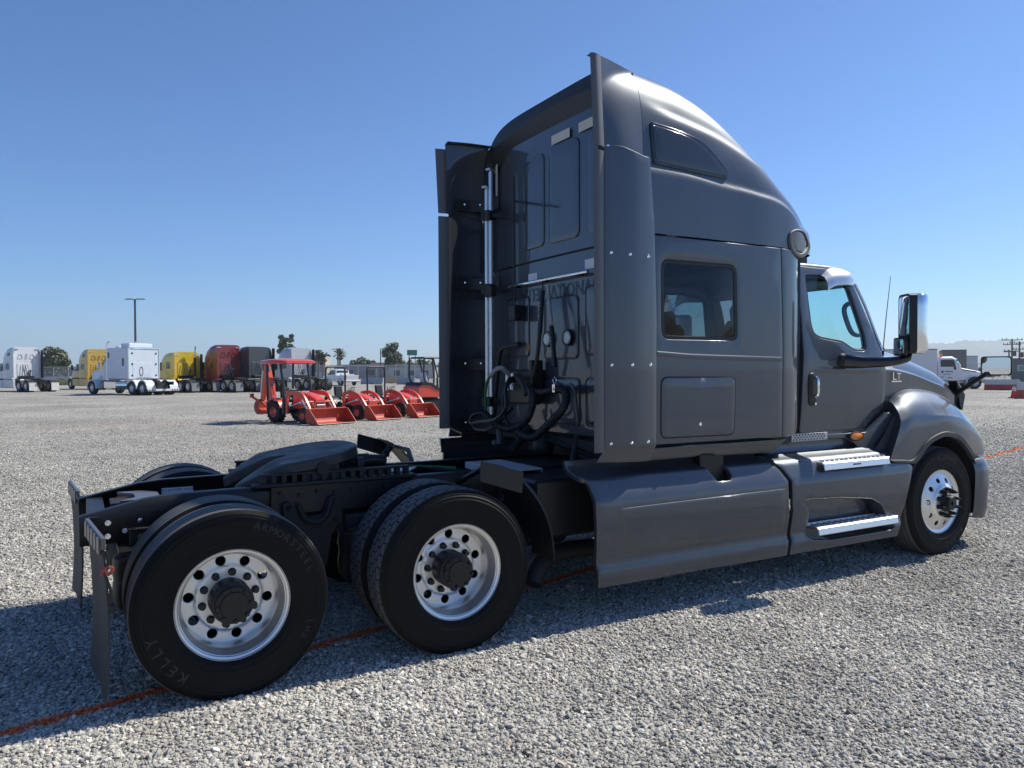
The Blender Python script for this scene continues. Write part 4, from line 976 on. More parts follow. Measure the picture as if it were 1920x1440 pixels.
# A pillar + roof rim + windshield
def AP(a, b, w0, w1):
    pass
apo = onY([(1601, 533), (1590, 515), (1569, 504.5), (1497, 496)], cabY)     # (x,z) along the roof edge
front = [Vector((5.235, -.93, 2.535)), Vector((5.40, -.945, 2.22)), Vector((5.56, -.965, 1.95)), Vector((5.66, -.985, 1.80))]
ap_out = [(x, cabY(x, z)-.001, z) for x, z in onY([(1602, 532), (1621, 572), (1638, 617), (1654, 658)], cabY)]
ap_mid = [(p[0]+.035, p[1]+.010, p[2]+.006) for p in ap_out]
ap_in = [(p[0]+.075, p[1]+.07, p[2]+.004) for p in ap_out]
m = MB(); m.sheet([catmull(ap_out, 4), catmull(ap_mid, 4), catmull(ap_in, 4)]); m.build('windshield_pillar', PAINT, TRK, smooth=60, mir=True)
rows = []
for a, b in zip(catmull(ap_in, 4), range(13)):
    t = b/12; row = []
    for k in range(17):
        y = a[1]+(-2*a[1])*k/16; f_ = 1-(y/a[1])**2; row.append((a[0]+f_*(.22+.12*t), y, a[2]+f_*(.03-.02*t)))
    rows.append(row)
m = MB(); m.sheet(rows); m.build('windshield', GCLR, TRK, smooth=60)
# cab roof
rt = [(x, cabY(x, z), z) for x, z in onY([(1487, 497), (1520, 499), (1569, 505), (1590, 515), (1602, 532)], cabY)]
rt = catmull(rt, 4); rows = []
for p in rt:
    rows.append([(p.x, p.y, p.z-.012), (p.x, p.y+.004, p.z+.01), (p.x-.005, p.y+.03, p.z+.028), (p.x-.01, p.y+.1, p.z+.045), (p.x, -.4, p.z+.07), (p.x+.02, 0, p.z+.08), (p.x, .4, p.z+.07), (p.x-.01, -p.y-.1, p.z+.045), (p.x-.005, -p.y-.03, p.z+.028), (p.x, -p.y-.004, p.z+.01), (p.x, -p.y, p.z-.012)])
m = MB(); m.sheet(rows); m.build('cab_roof', PAINT, TRK, smooth=60)
# closing wall between sleeper corner and door, black gap liner
m = MB(); m.box((4.52, -1.00, 1.93), (.16, .06, 1.46)); m.box((4.52, 1.00, 1.93), (.16, .06, 1.46)); m.build('door_jamb', DARKIN, TRK)
m = MB(); m.box((4.62, 0, 2.70), (.5, 1.75, .10)); m.build('roof_joint', FRAME, TRK)
# outside visor: curved bright strip round the windshield top
vr = []
vp = [(5.00, -.99, 2.485), (5.12, -1.00, 2.535), (5.30, -1.00, 2.545), (5.45, -.90, 2.55), (5.58, -.62, 2.56), (5.63, -.3, 2.565), (5.64, 0, 2.565), (5.63, .3, 2.565), (5.58, .62, 2.56), (5.45, .90, 2.55), (5.30, 1.00, 2.545), (5.12, 1.0, 2.535), (5.0, .99, 2.485)]
for i, p in enumerate(catmull(vp, 4)):
    inw = Vector((5.0, 0, p.z))-p; inw.z = 0; inw.normalize(); w = .16
    vr.append([p+inw*.11+Vector((0, 0, .10)), p+inw*.035+Vector((0, 0, .062)), p+Vector((0, 0, -.005)), p+inw*.002+Vector((0, 0, -.055)), p+inw*.03+Vector((0, 0, -.06))])
VIS = M('silver_visor', (.62, .63, .65), .3, .85)
m = MB(); m.sheet(vr); m.build('sun_visor', VIS, TRK, smooth=50)
# interior
m = MB(); m.box((5.0, 0, 1.24), (1.2, 1.9, .06)); m.box((5.50, 0, 1.66), (.30, 1.86, .46), b=.05); m.box((5.30, .45, 1.55), (.30, .5, .5), b=.06); m.build('dashboard', DARKIN, TRK)
for s in (-1, 1):
    m = MB(); m.box((4.72, s*.52, 1.52), (.50, .50, .14), b=.05); m.box((4.52, s*.52, 1.86), (.15, .48, .66), (0, -.14, 0), b=.06); m.box((4.46, s*.52, 2.24), (.11, .28, .17), (0, -.14, 0), b=.04); m.box((4.72, s*.52, 1.33), (.3, .3, .24)); m.build('driver_seat', SEATM, TRK)
m = MB(); m.lathe([(.21, -.016), (.226, 0), (.21, .016), (.194, 0), (.21, -.016)], (0, 0, 0), 'Z', 36); m.tube([(-.2, 0, 0), (0, 0, -.03), (.2, 0, 0)], .018, 6); m.cyl((0, 0, -.03), (0, 0, -.3), .03, n=10); m.build('steering_wheel', DARKIN, TRK, loc=(5.20, .52, 1.86), rot=(0, -.75, 0))
hp = [P3(a, b, 1, -.87) for a, b in ((1600, 566), (1585, 574), (1584, 590), (1595, 620), (1606, 628), (1620, 626))]
m = MB(); m.tube(catmull(hp, 6), .022, 10); m.build('pillar_grab_handle', M('grey_handle', (.10, .105, .11), .5), TRK)
m = MB(); m.box((4.44, -.95, 1.95), (.04, .26, 1.4)); m.box((4.44, .95, 1.95), (.04, .26, 1.4)); m.build('bulkhead', DARKIN, TRK)
# ----- mirrors
def mirror_unit():
    a0 = onY([(1626, 678)], -1.10)[0]
    c = Vector((5.50, -1.42, 2.125)); RZ = Matrix.Rotation(D2(-32), 3, 'Z')
    def T(p): return tuple(c+RZ @ (Vector(p)-c))
    hh = [-.255, -.245, -.22, -.15, 0, .15, .215, .245, .258]; sc_ = [.55, .78, .93, 1, 1, 1, .96, .84, .6]
    pr = rpoly([(-.05, -.105), (.06, -.10), (.115, -.06), (.125, .0), (.105, .06), (.05, .105), (-.05, .105)], .03, 4)
    m = MB(); rows = [[T((c.x+.02+px_*(.5+.5*s_), c.y+py_*s_, c.z+h)) for px_, py_ in pr] for h, s_ in zip(hh, sc_)]
    m.sheet(rows, cu=True); k = len(pr); m.f += [tuple(range(k)), tuple((len(hh)-1)*k+j for j in range(k))]
    sh = m.build('mirror_shell', CHROME, TRK, smooth=50)
    hsx = rpoly([(-.108, -.255), (.108, -.255), (.108, .255), (-.108, .255)], .045, 5)
    m = MB(); m.prism(hsx, lambda u, v, d: T((c.x-.035-d, c.y+u, c.z+v)), -.05, .012); m.build('mirror_frame', BLK, sh)
    MIR = M('mirror_glass', (.9, .91, .92), .02, 1., var=0)
    panel('mirror_pane', rpoly([(-.092, -.10), (.092, -.10), (.092, .235), (-.092, .235)], .03, 4), lambda u, v, d: T((c.x-.049+d, c.y+u, c.z+v)), MIR, sh, th=.004, r=.002, grid=0)
    m = MB(); m.prism(rpoly([(-.105, -.27), (.11, -.27), (.11, -.115), (-.105, -.115)], .03, 4), lambda u, v, d: T((c.x-.05-d, c.y+.015+u, c.z+v)), 0, .03); m.build('spot_mirror_frame', BLK, sh)
    panel('spot_mirror_pane', rpoly([(-.09, -.255), (.095, -.255), (.095, -.13), (-.09, -.13)], .025, 4), lambda u, v, d: T((c.x-.083+d-.008*(1-(u/.1)**2), c.y+.015+u, c.z+v)), MIR, sh, th=.004, r=.002, grid=.03)
    m = MB(); p0 = Vector((5.13, -1.05, 1.815)); p3 = Vector((c.x+.02, c.y, c.z-.25)); st = catmull([p0, Vector((5.22, -1.16, 1.80)), Vector((5.38, -1.33, 1.805)), Vector((5.50, -1.41, 1.835)), p3], 5)
    rows = []
    for i, p in enumerate(st):
        t = i/(len(st)-1); h = .085-.03*math.sin(t*2.2)-.015*t; w = .034
        rows.append([p+Vector((0, w*math.sin(a)*1.0-.0, h*.8*math.cos(a)))+Vector((w*math.sin(a), 0, 0)) for a in [2*math.pi*q/12 for q in range(12)]])
    m.sheet(rows, cu=True); m.f += [tuple(range(12)), tuple((len(rows)-1)*12+q for q in range(12))]; m.build('mirror_arm', BLKG, TRK, smooth=60)
    m = MB(); m.lathe([(.0, -.03), (.055, -.03), (.07, 0.), (.075, .03)], (5.12, -1.05, 1.81), 'Y', 20); m.build('mirror_arm_base', BLK, TRK)
before = set(o.name for o in COL.objects); mirror_unit()
for o in list(COL.objects):
    if o.name not in before and o.parent == TRK:
        c2 = o.copy(); COL.objects.link(c2); c2.scale.y = -1
        for ch in o.children:
            d2 = ch.copy(); COL.objects.link(d2); d2.parent = c2
# whip antenna
m = MB(); m.tube([P3(1655, 668, 1, -.99), P3(1656, 652, 1, -.99)], .012, 8); m.tube([P3(1656, 652, 1, -.99), P3(1662, 590, 1, -.99), P3(1670, 518, 1, -.99)], [.005, .004, .0025], 6); m.build('whip_antenna', BLK, TRK)
# ================================================================= hood, fenders, bumper
HX = [5.70, 5.95, 6.27, 6.63, 7.05, 7.25, 7.38, 7.46, 7.51]
HW = [.985, .97, .94, .905, .86, .81, .74, .62, .42]      # crease half width
HZ = [1.745, 1.735, 1.695, 1.62, 1.514, 1.44, 1.37, 1.28, 1.20]      # crease height
HT = [1.985, 1.975, 1.955, 1.88, 1.745, 1.65, 1.56, 1.45, 1.30]   # crown height
rows = []
for k in range(41):
    x = 5.70+1.81*k/40; w = hermite(HX, HW, x); z = hermite(HX, HZ, x); t = hermite(HX, HT, x)
    zb = float(np.interp(x, [5.70, 6.1, 6.6, 7.1, 7.5], [1.22, 1.30, 1.25, 1.0, .9]))
    half = [(x, -w*.985+.01, zb), (x, -w*.995, zb+(z-zb)*.35), (x, -w*1.0, zb+(z-zb)*.7), (x, -w-.002, z-.045), (x, -w-.004, z-.012), (x, -w+.006, z+.004), (x, -w+.03, z+.016), (x, -w*.93, z+(t-z)*.36), (x, -w*.84, z+(t-z)*.62), (x, -w*.68, z+(t-z)*.84), (x, -w*.45, z+(t-z)*.95), (x, 0, t)]
    rows.append(half+[(a, -b, c) for a, b, c in half[-2::-1]])
m = MB(); m.sheet(rows); m.f.append(tuple((len(rows)-1)*23+k for k in range(23))); m.build('hood', PAINT, TRK, smooth=35)
m = MB(); m.box((5.67, 0, 1.80), (.05, 1.85, .22)); m.box((5.685, -.93, 1.52), (.022, .08, .50)); m.box((5.685, .93, 1.52), (.022, .08, .50)); m.build('cowl_seal', BLK, TRK)
q = onY([(1679, 706)], -.975)[0]
m = MB()
# outlined badge letters L T
for s, dx, sz_ in (('L', -.035, .10), ('T', .035, .085)):
    V, F = text_geo(s, sz_, .004); m.add([(q[0]+dx+x*1.3, -.985-z+.03*(x+dx), q[1]+y) for x, y, z in V], F)
m.box((q[0], -.985, q[1]-.045), (.15, .006, .012)); m.build('chrome_badge', CHROME, TRK)
# fender
LI = [(1664, 752, -.99), (1683, 735, -.96), (1705, 729, -.94), (1733, 730, -.90), (1758, 737, -.86), (1775, 748, -.83), (1786, 762, -.79)]
I_ = [P3(a, b, 1, c) for a, b, c in LI]+[Vector((7.16, -.80, 1.33)), Vector((7.28, -.77, 1.20)), Vector((7.32, -.76, .98))]
LR = [(1688, 783, -1.185), (1706, 777, -1.20), (1727, 774, -1.20), (1752, 774, -1.20), (1772, 775, -1.20), (1790, 778, -1.19), (1808, 784, -1.17), (1828, 801, -1.14), (1840, 822, -1.12), (1844.5, 850, -1.12)]
R_ = [P3(a, b, 1, c) for a, b, c in LR]
LL = [(1669, 862, -1.235), (1692, 862, -1.235), (1713, 860, -1.235), (1736, 829, -1.235), (1755, 815, -1.235), (1775, 809, -1.235), (1798, 816, -1.23), (1815, 834, -1.22), (1825, 850, -1.20), (1828, 856, -1.18)]
L_ = [P3(a, b, 1, c) for a, b, c in LL]
cols = []
for i in range(10):
    a, r_, l = I_[i], R_[i], L_[i]
    m1 = a.lerp(r_, .35); m1.z += .035 if i < 7 else .02; m2 = a.lerp(r_, .72); m2.z += .035 if i < 7 else .015; m2.x += .0 if i < 7 else .02
    o1 = r_.lerp(l, .18); o1.y -= .02; o2_ = r_.lerp(l, .55); o2_.y -= .015
    cols.append([a, m1, m2, r_, o1, o2_, l])
# spline both ways
cols2 = [catmull(c, 5) for c in cols]; nc = len(cols2[0])
rows = [catmull([c[j] for c in cols2], 6) for j in range(nc)]
m = MB(); m.sheet(rows)
# rear return face
rr0 = [r[0] for r in rows]; m.sheet([rr0, [p+Vector((.03, .10, -.02)) for p in rr0]])
m.build('front_fender', PAINT, TRK, smooth=60, mir=True)
# arch lip
lipc = rows[-1]
m = MB(); m.sheet([lipc, [p+Vector((0, -.012, -.004)) for p in lipc], [p+Vector((0, -.014, 0))+(Vector((6.33, p.y, .45))-p).normalized()*.045 for p in lipc], [p+Vector((0, .03, 0))+(Vector((6.33, p.y, .45))-p).normalized()*.045 for p in lipc]]); m.build('arch_lip', LIPM, TRK, smooth=40, mir=True)
m = MB(); rows = []
for k in range(21):
    a = D2(-10+200*k/20); rows.append([(6.33+.62*math.cos(a), y, .56+.60*math.sin(a)) for y in (-1.20, -.9, -.55)])
m.sheet(rows); m.build('wheel_arch_liner', DARKIN, TRK, mir=True)
# hood mirror
m = MB(); b0 = P3(1793, 738, 1, -.80); b1 = P3(1797, 735, 1, -.86); e = P3(1850, 700, 1, -1.16)
m.tube(catmull([b0+Vector((-.02, .04, -.06)), b1, b1.lerp(e, .5), e], 5), [.07, .06, .05, .045, .036, .03, .026, .024, .023, .022, .022, .022, .022, .022, .022, .022][:16], 10); hm = m.build('hood_mirror_arm', BLK, TRK)
m = MB(); m.prism([tuple(p) for p in onY([(1783, 714), (1799, 740), (1797, 752), (1794, 768), (1790, 762)], -.80)], lambda u, v, d: (u, -.83+d, v), -.03, .06); m.build('hood_mirror_foot', BLK, hm)
mc = P3(1868, 686, 1, -1.20); look = Vector((-1, -.36, 0)).normalized(); sidev = Vector((-look.y, look.x, 0)); ov = rpoly([(-.135, -.095), (.135, -.095), (.135, .095), (-.135, .095)], .035, 5)
m = MB(); m.prism(ov, lambda u, v, d: tuple(mc+sidev*u+Vector((0, 0, v))-look*d), 0, .03); m.prism([(a*.85, b*.85) for a, b in ov], lambda u, v, d: tuple(mc+sidev*u+Vector((0, 0, v))-look*d), .03, .07); m.build('hood_mirror_housing', BLK, hm)
m = MB(); m.prism([(a*.9, b*.88) for a, b in ov], lambda u, v, d: tuple(mc+sidev*u+Vector((0, 0, v))+look*d), .001, .004); m.build('hood_mirror_pane', bpy.data.materials['mirror_glass'], hm)
# bumper
bt = []
for (a, b) in ((6.86, -1.20), (7.0, -1.215), (7.14, -1.17), (7.36, -.95), (7.55, -.55), (7.62, 0)):
    bt.append((a, b))
bpath = catmull([Vector((a, b, 0)) for a, b in bt], 6); bpath = bpath+[Vector((p.x, -p.y, 0)) for p in bpath[-2::-1]]
zs_ = [(.27, -.10), (.275, -.02), (.36, .0), (.62, .012), (.74, .012), (.80, .0), (.86, -.035), (.875, -.07), (.875, -.12)]
m = MB(); rows = []
for z, o in zs_:
    row = []
    for i, p in enumerate(bpath):
        d_ = Vector((p.x-6.6, p.y, 0)).normalized(); row.append((p.x+d_.x*o, p.y+d_.y*o, z+(.02 if i < 6 or i > len(bpath)-7 else 0)*(z < .4)))
    rows.append(row)
m.sheet(rows); m.build('front_bumper', PAINT, TRK, smooth=50)
m = MB(); m.box((6.93, -1.05, .60), (.10, .2, .55)); m.box((6.93, 1.05, .60), (.10, .2, .55)); m.box((7.1, 0, .9), (.2, 1.6, .6)); m.build('bumper_backing', DARKIN, TRK)
# ================================================================= the yard behind
def G(px, depth):
    d = FW + RT*(px-960)/FPX; d = d/ (d @ FW); P = CAM + d*depth; return Vector((float(P[0]), float(P[1]), 0.0))
def back_at(px, depth, yaw, lx=2.6):
    return G(px, depth)-Vector((math.cos(D2(yaw))*lx, math.sin(D2(yaw))*lx, 0))
def height(px_h, depth): return px_h*depth/FPX
def place(o, p, yaw): o.location = p; o.rotation_euler = (0, 0, D2(yaw)); return o
BRUB = M('yard_tyre_rubber', (.022, .022, .023), .75); BALU = M('dull_wheel_metal', (.55, .55, .56), .4, .7)
def simple_wheel(r, w, rim=.58):
    m = MB(); m.lathe([(r*rim, -w/2), (r*.82, -w/2-.005), (r*.95, -w/2+.02), (r, -w/2+.05*w), (r, w/2-.05*w), (r*.95, w/2-.02), (r*.82, w/2+.005), (r*rim, w/2)], n=28); t = m.mesh('tyre', 40); t.materials.append(BRUB)
    m = MB(); m.lathe([(r*rim, -w/2+.01), (r*rim*.88, -w/2+.05), (r*.32, -w/2+.09), (r*.28, -w/2+.0), (.0, -w/2-.01)], n=24); m.lathe([(r*rim, w/2-.01), (r*rim*.88, w/2-.05), (r*.3, w/2-.09), (r*.28, w/2), (.0, w/2+.01)], n=24); q = m.mesh('rim', 40); q.materials.append(BALU)
    return t, q
SW = simple_wheel(.51, .29); DW = simple_wheel(.51, .60)
def add_wheel(root, mesh, loc, rimmat=None):
    t = obj('wheel', mesh[0], None, root, loc); obj('rim', mesh[1], None, t); return t
def pmat(name, col, metal=.0, rough=.35): return M(name, col, rough, metal, .6, .06, 3.)
DGLASS = M('dark_window_glass', (.02, .025, .03), .08, coat=.5)
def loftbody(secs, n=7.0, N=14):
    """secs: (x, half width, z bottom, z top); rounded box sections"""
    rows = []
    for (x, w, zb, zt) in secs:
        half = [(x, -w, zb)]+[(x, -w*math.cos(t)**(2/n), zb+(zt-zb)*(.12+.88*math.sin(t)**(2/n))) for t in [math.pi/2*k/N for k in range(N+1)]]
        rows.append(half+[(a, -b, c) for a, b, c in half[-2::-1]])
    m = MB(); m.sheet(rows); k = len(rows[0]); m.f += [tuple(range(k)), tuple((len(rows)-1)*k+j for j in range(k-1, -1, -1))]; return m
def yard_truck(label, loc, yaw, paint, roof='high', flaps=None, stack=False, steps=True, lines=None, fend=None, wind=True, group='tractor units parked along the fence', dark=True, skirts=True):
    R_ = empty('parked_truck'); tag(R_, label, 'truck', group); place(R_, loc, yaw)
    tz = {'high': [(2.60, 1.20, 3.95), (3.2, 1.21, 3.97), (3.7, 1.20, 3.86), (4.2, 1.16, 3.6), (4.6, 1.08, 3.25), (4.85, .95, 2.95)],
          'mid': [(2.60, 1.20, 3.36), (3.6, 1.2, 3.36), (4.2, 1.18, 3.26), (4.7, 1.12, 3.05), (4.95, 1.02, 2.85)],
          'tall': [(2.60, 1.20, 3.80), (3.3, 1.2, 3.86), (3.9, 1.16, 3.8), (4.4, 1.1, 3.45), (4.8, 1.0, 3.0)]}[roof]
    m = loftbody([(x, w, 1.12, z) for x, w, z in tz]); sl_ = m.build('sleeper', paint, R_, smooth=40)
    m = loftbody([(4.7, 1.04, 1.15, 2.70), (5.1, 1.04, 1.15, 2.66), (5.45, 1.02, 1.15, 2.30), (5.75, 1.0, 1.15, 1.95), (6.3, .92, 1.1, 1.86), (6.8, .86, 1.0, 1.68), (7.2, .74, .8, 1.40), (7.35, .55, .7, 1.1)], 5); m.build('cab_and_hood', paint, R_, smooth=40)
    for s in (-1, 1):
        if wind:
            m = MB(); m.prism(rpoly([(4.75, 1.85), (5.50, 1.80), (5.25, 2.50), (4.78, 2.52)], .05), lambda u, v, d: (u, s*(1.045-.05*(v-1.8)+d), v), 0, .015); m.build('door_window', DGLASS, R_)
            m = MB(); m.prism(rpoly([(3.05, 1.95), (3.75, 1.95), (3.75, 2.5), (3.05, 2.5)], .1), lambda u, v, d: (u, s*(1.198+d), v), 0, .012); m.build('sleeper_window', DGLASS, R_)
        if roof == 'high':
            m = MB(); m.prism(rpoly([(2.9, 3.15), (3.5, 3.15), (3.35, 3.4), (2.95, 3.45)], .08), lambda u, v, d: (u, s*(1.19+d), v), 0, .012); m.build('roof_window', DGLASS, R_)
        m = MB(); m.box((2.42, s*1.20, 2.45 if roof != 'mid' else 2.2), (.36, .025, 2.5 if roof != 'mid' else 2.0), b=.008); m.box((2.22, s*1.21, 2.45 if roof != 'mid' else 2.2), (.08, .03, 2.45 if roof != 'mid' else 1.95)); m.build('side_extender', BLK if s < 0 else paint, R_)
        if skirts:
            m = MB(); m.box((3.3, s*1.13, .70), (1.9, .2, .75), b=.04); m.box((5.0, s*1.13, .68), (1.3, .2, .70), b=.04); m.build('side_skirt', paint, R_)
        else:
            m = MB(); m.cyl((2.5, s*.95, .75), (4.4, s*.95, .75), .30, n=20); m.build('fuel_tank', BALU, R_)
        m = MB(); rows = []
        for k in range(13):
            a = D2(-8+196*k/12); rows.append([(6.3+.66*math.cos(a), s*y, .52+.62*math.sin(a)) for y in (.7, 1.10, 1.22)]+[(6.3+.58*math.cos(a), s*1.22, .52+.55*math.sin(a))])
        m.sheet(rows); m.build('front_fender', paint, R_, smooth=50)
        m = MB(); m.box((5.45, s*1.35, 2.15), (.12, .20, .50), b=.03); m.tube([(5.4, s*1.05, 1.9), (5.45, s*1.33, 1.92)], .03, 6); m.build('side_mirror', BLK, R_)
        m = MB(); m.box((1.4, s*.43, .87), (4.4, .08, .24)); m.build('frame_rail', FRAME, R_)
        for x in (0, 1.32): add_wheel(R_, DW, (x, s*.92, .51))
        add_wheel(R_, SW, (6.3, s*1.05, .51))
        if flaps is not None:
            m = MB(); m.box((-.66, s*.90, .50), (.015, .64, .74), (0, .06, 0), b=.004); f_ = m.build('mud_flap', flaps, R_); m = MB(); m.box((-.66, s*.80, .90), (.05, .9, .05)); m.build('flap_hanger', FRAME, f_)
        if fend is not None:
            for x in (0, 1.32):
                rows = []
                for k in range(13):
                    a = D2(180*k/12); rows.append([(x+.62*math.cos(a), s*y, .50+.60*math.sin(a)) for y in (.60, .9, 1.22)]+[(x+.56*math.cos(a), s*1.24, .50+.55*math.sin(a))])
                m = MB(); m.sheet(rows); m.build('wheel_fender', fend, R_, smooth=50)
    m = MB(); m.box((7.35, 0, .58), (.25, 2.3, .42), b=.08); m.build('front_bumper', BALU if not skirts else paint, R_)
    m = MB(); m.box((1.4, 0, .80), (3.6, .5, .2)); m.box((-.6, 0, .85), (.06, .9, .16)); m.build('chassis', FRAME, R_)
    m = MB(); m.prism(rpoly([(-.40, -.12), (-.05, -.44), (.30, -.42), (.40, 0), (.30, .42), (-.05, .44), (-.40, .12), (-.05, 0)], .04), lambda u, v, d: (.66+u, v, 1.10+.12*u+d), 0, .07); m.box((.66, 0, 1.03), (.7, .8, .08)); m.build('fifth_wheel', CAST, R_)
    bx_ = 2.58
    m = MB(); m.box((bx_, 0, 1.9), (.02, 1.5, 1.2), b=.01); m.build('back_panel', paint, R_)
    if dark:
        m = MB(); m.box((2.42, .1, 1.25), (.35, 1.2, .3), b=.03); m.box((2.5, -.25, 1.65), (.10, .12, .5)); m.build('hose_rack', BLK, R_)
        for dy, c in ((.15, BLK), (-.05, GREYH), (.35, BLK)):
            m = MB(); m.tube(catmull([(2.5, dy, 2.4), (2.4, dy-.1, 1.7), (2.35, dy-.2, 1.25), (2.4, dy, 1.15), (2.45, dy+.15, 1.4)], 5), .022, 6); m.build('air_hose', c, R_)
    if lines is not None:
        for s in (-1, 1):
            zz_ = {'high': 3.72, 'mid': 3.12, 'tall': 3.6}[roof]
            m = MB(); m.box((bx_-.012, s*.86, zz_), (.012, .38, .05)); m.box((bx_-.012, s*1.03, zz_-.16), (.012, .05, .32)); m.build('reflective_corner', lines, R_)
        if roof == 'high':
            for yy, sh in ((.45, [(-.24, 0), (.20, 0), (.05, .38), (-.10, .38)]), (-.03, [(-.10, 0), (.06, 0), (.06, .42), (-.02, .42)]), (-.48, [(-.20, 0), (.24, 0), (.10, .38), (-.05, .38)])):
                q = rpoly(sh, .05); m = MB(); m.tube([(bx_-.01, yy-u, 2.95+v) for u, v in q], .018, 5, closed=True); m.build('stamped_outline', paint, R_)
        for s in (-1, 1):
            m = MB(); m.lathe([(.0, -.03), (.07, -.025), (.08, 0)], (bx_-.01, s*.28-.1, 1.9), 'X', 14); m.build('work_lamp', LENS, R_)
    if stack:
        m = MB(); m.tube([(2.3, -.55, 1.1), (2.28, -.58, 1.3), (2.28, -.58, 3.4), (2.24, -.58, 3.72), (2.15, -.58, 3.85)], .075, 12); m.build('exhaust_stack', STEELP, R_); m = MB(); m.cyl((2.28, -.58, 1.3), (2.28, -.58, 2.9), .11, n=14); m.build('stack_guard', BLK, R_)
    return R_
YW = pmat('white_truck_paint', (.62, .64, .68)); YG = pmat('gold_truck_paint', (.50, .33, .06)); YY = pmat('yellow_truck_paint', (.66, .47, .02)); YR = pmat('dark_red_truck_paint', (.19, .018, .022)); YC = pmat('charcoal_truck_paint', (.06, .063, .072), .3); YL = pmat('pale_grey_truck_paint', (.50, .52, .55), .2); YB = pmat('ice_white_truck_paint', (.60, .66, .74))
WFL = M('white_mud_flap', (.55, .55, .55), .6); GFL = M('grey_mud_flap', (.22, .22, .22), .6)
YAWT = 110
yard_truck('white tall sleeper truck with pale rear mud flaps beside the weedy fence', back_at(50, 68.5, 116), 116, YW, 'high', WFL, lines=BLK)
yard_truck('gold sleeper truck parked behind the white box-sleeper truck', back_at(186, 76, 112), 112, YG, 'high', None, lines=TAPE)
yard_truck('bright yellow mid-height sleeper truck with an exhaust stack', back_at(350, 65, YAWT), YAWT, YY, 'mid', GFL, stack=True, lines=WHITEST)
yard_truck('dark red tall sleeper truck between the yellow and charcoal trucks', back_at(429, 65, YAWT), YAWT, YR, 'high', GFL, lines=WHITEST)
yard_truck('charcoal sleeper truck parked right beside the dark red truck', back_at(487, 66, YAWT), YAWT, YC, 'tall', GFL, lines=None)
yard_truck('pale grey sleeper truck standing behind the red backhoe tractor', back_at(564, 70, YAWT), YAWT, YL, 'tall', None, lines=None)
# white custom truck: box sleeper, round fenders, polished trim
R_ = empty('parked_truck'); tag(R_, 'white long-nose truck with square box sleeper and rounded white rear fenders', 'truck', 'tractor units parked along the fence'); place(R_, back_at(271, 58, 118, 1.65), 118)
m = MB(); m.box((3.1, 0, 2.35), (2.9, 2.50, 2.35), b=.05); m.build('sleeper_box', YB, R_)
m = MB()
for s in (-1, 1): m.box((1.66, s*1.22, 2.35), (.10, .09, 2.36), b=.02)
m.box((1.655, 0, 3.48), (.10, 2.46, .10), b=.02); m.build('corner_trim', CHROME, R_)
m = MB(); m.box((1.642, .15, 1.85), (.012, 1.5, 1.1), b=.004); m.build('rear_hatch', YB, R_)
for y in (-.95, .95):
    for z in (1.45, 2.3, 3.1): m = MB(); m.lathe([(.0, -.03), (.06, -.025), (.07, 0)], (1.645, y, z), 'X', 12); m.build('marker_lamp', BLK, R_)
m = MB(); m.lathe([(.14, -.02), (.18, -.03), (.18, .0)], (1.645, .25, 1.75), 'X', 20); m.v = [(x, (y-.25)*.8+.25, (z-1.75)*2.0+1.75) for x, y, z in m.v]; m.build('oval_emblem', M('emblem_red_silver', (.3, .12, .1), .4, .5), R_)
for (xx, z0, z1) in ((4.25, 2.75, 3.2), (2.35, 2.15, 2.75)):
    m = MB(); m.prism(rpoly([(xx-.12, z0), (xx+.12, z0), (xx+.12, z1), (xx-.12, z1)], .08), lambda u, v, d: (u, 1.25+d, v), 0, .01); m.build('oval_window', DGLASS, R_)
m = MB(); m.box((2.6, 0, 3.68), (1.1, 1.9, .34), b=.06); m.build('roof_air_conditioner', YB, R_)
m = MB(); m.lathe([(.25, 0), (.25, .12), (.2, .17), (.0, .18)], (3.9, .6, 3.52), 'Z', 16); m.build('roof_vent', WHITEST, R_)
for y in (1.1, -1.1):
    m = MB(); m.tube([(4.66, y, 1.1), (4.66, y, 3.7), (4.60, y, 3.92), (4.45, y, 4.02)], .09, 12); m.build('exhaust_stack', CHROME, R_)
m = loftbody([(4.55, 1.0, 1.1, 2.75), (5.3, 1.0, 1.1, 2.65), (5.6, .98, 1.1, 2.15), (5.75, .85, 1.05, 1.95), (7.3, .72, .95, 1.82), (7.55, .70, .8, 1.75)], 8); m.build('cab_and_hood', YB, R_, smooth=40)
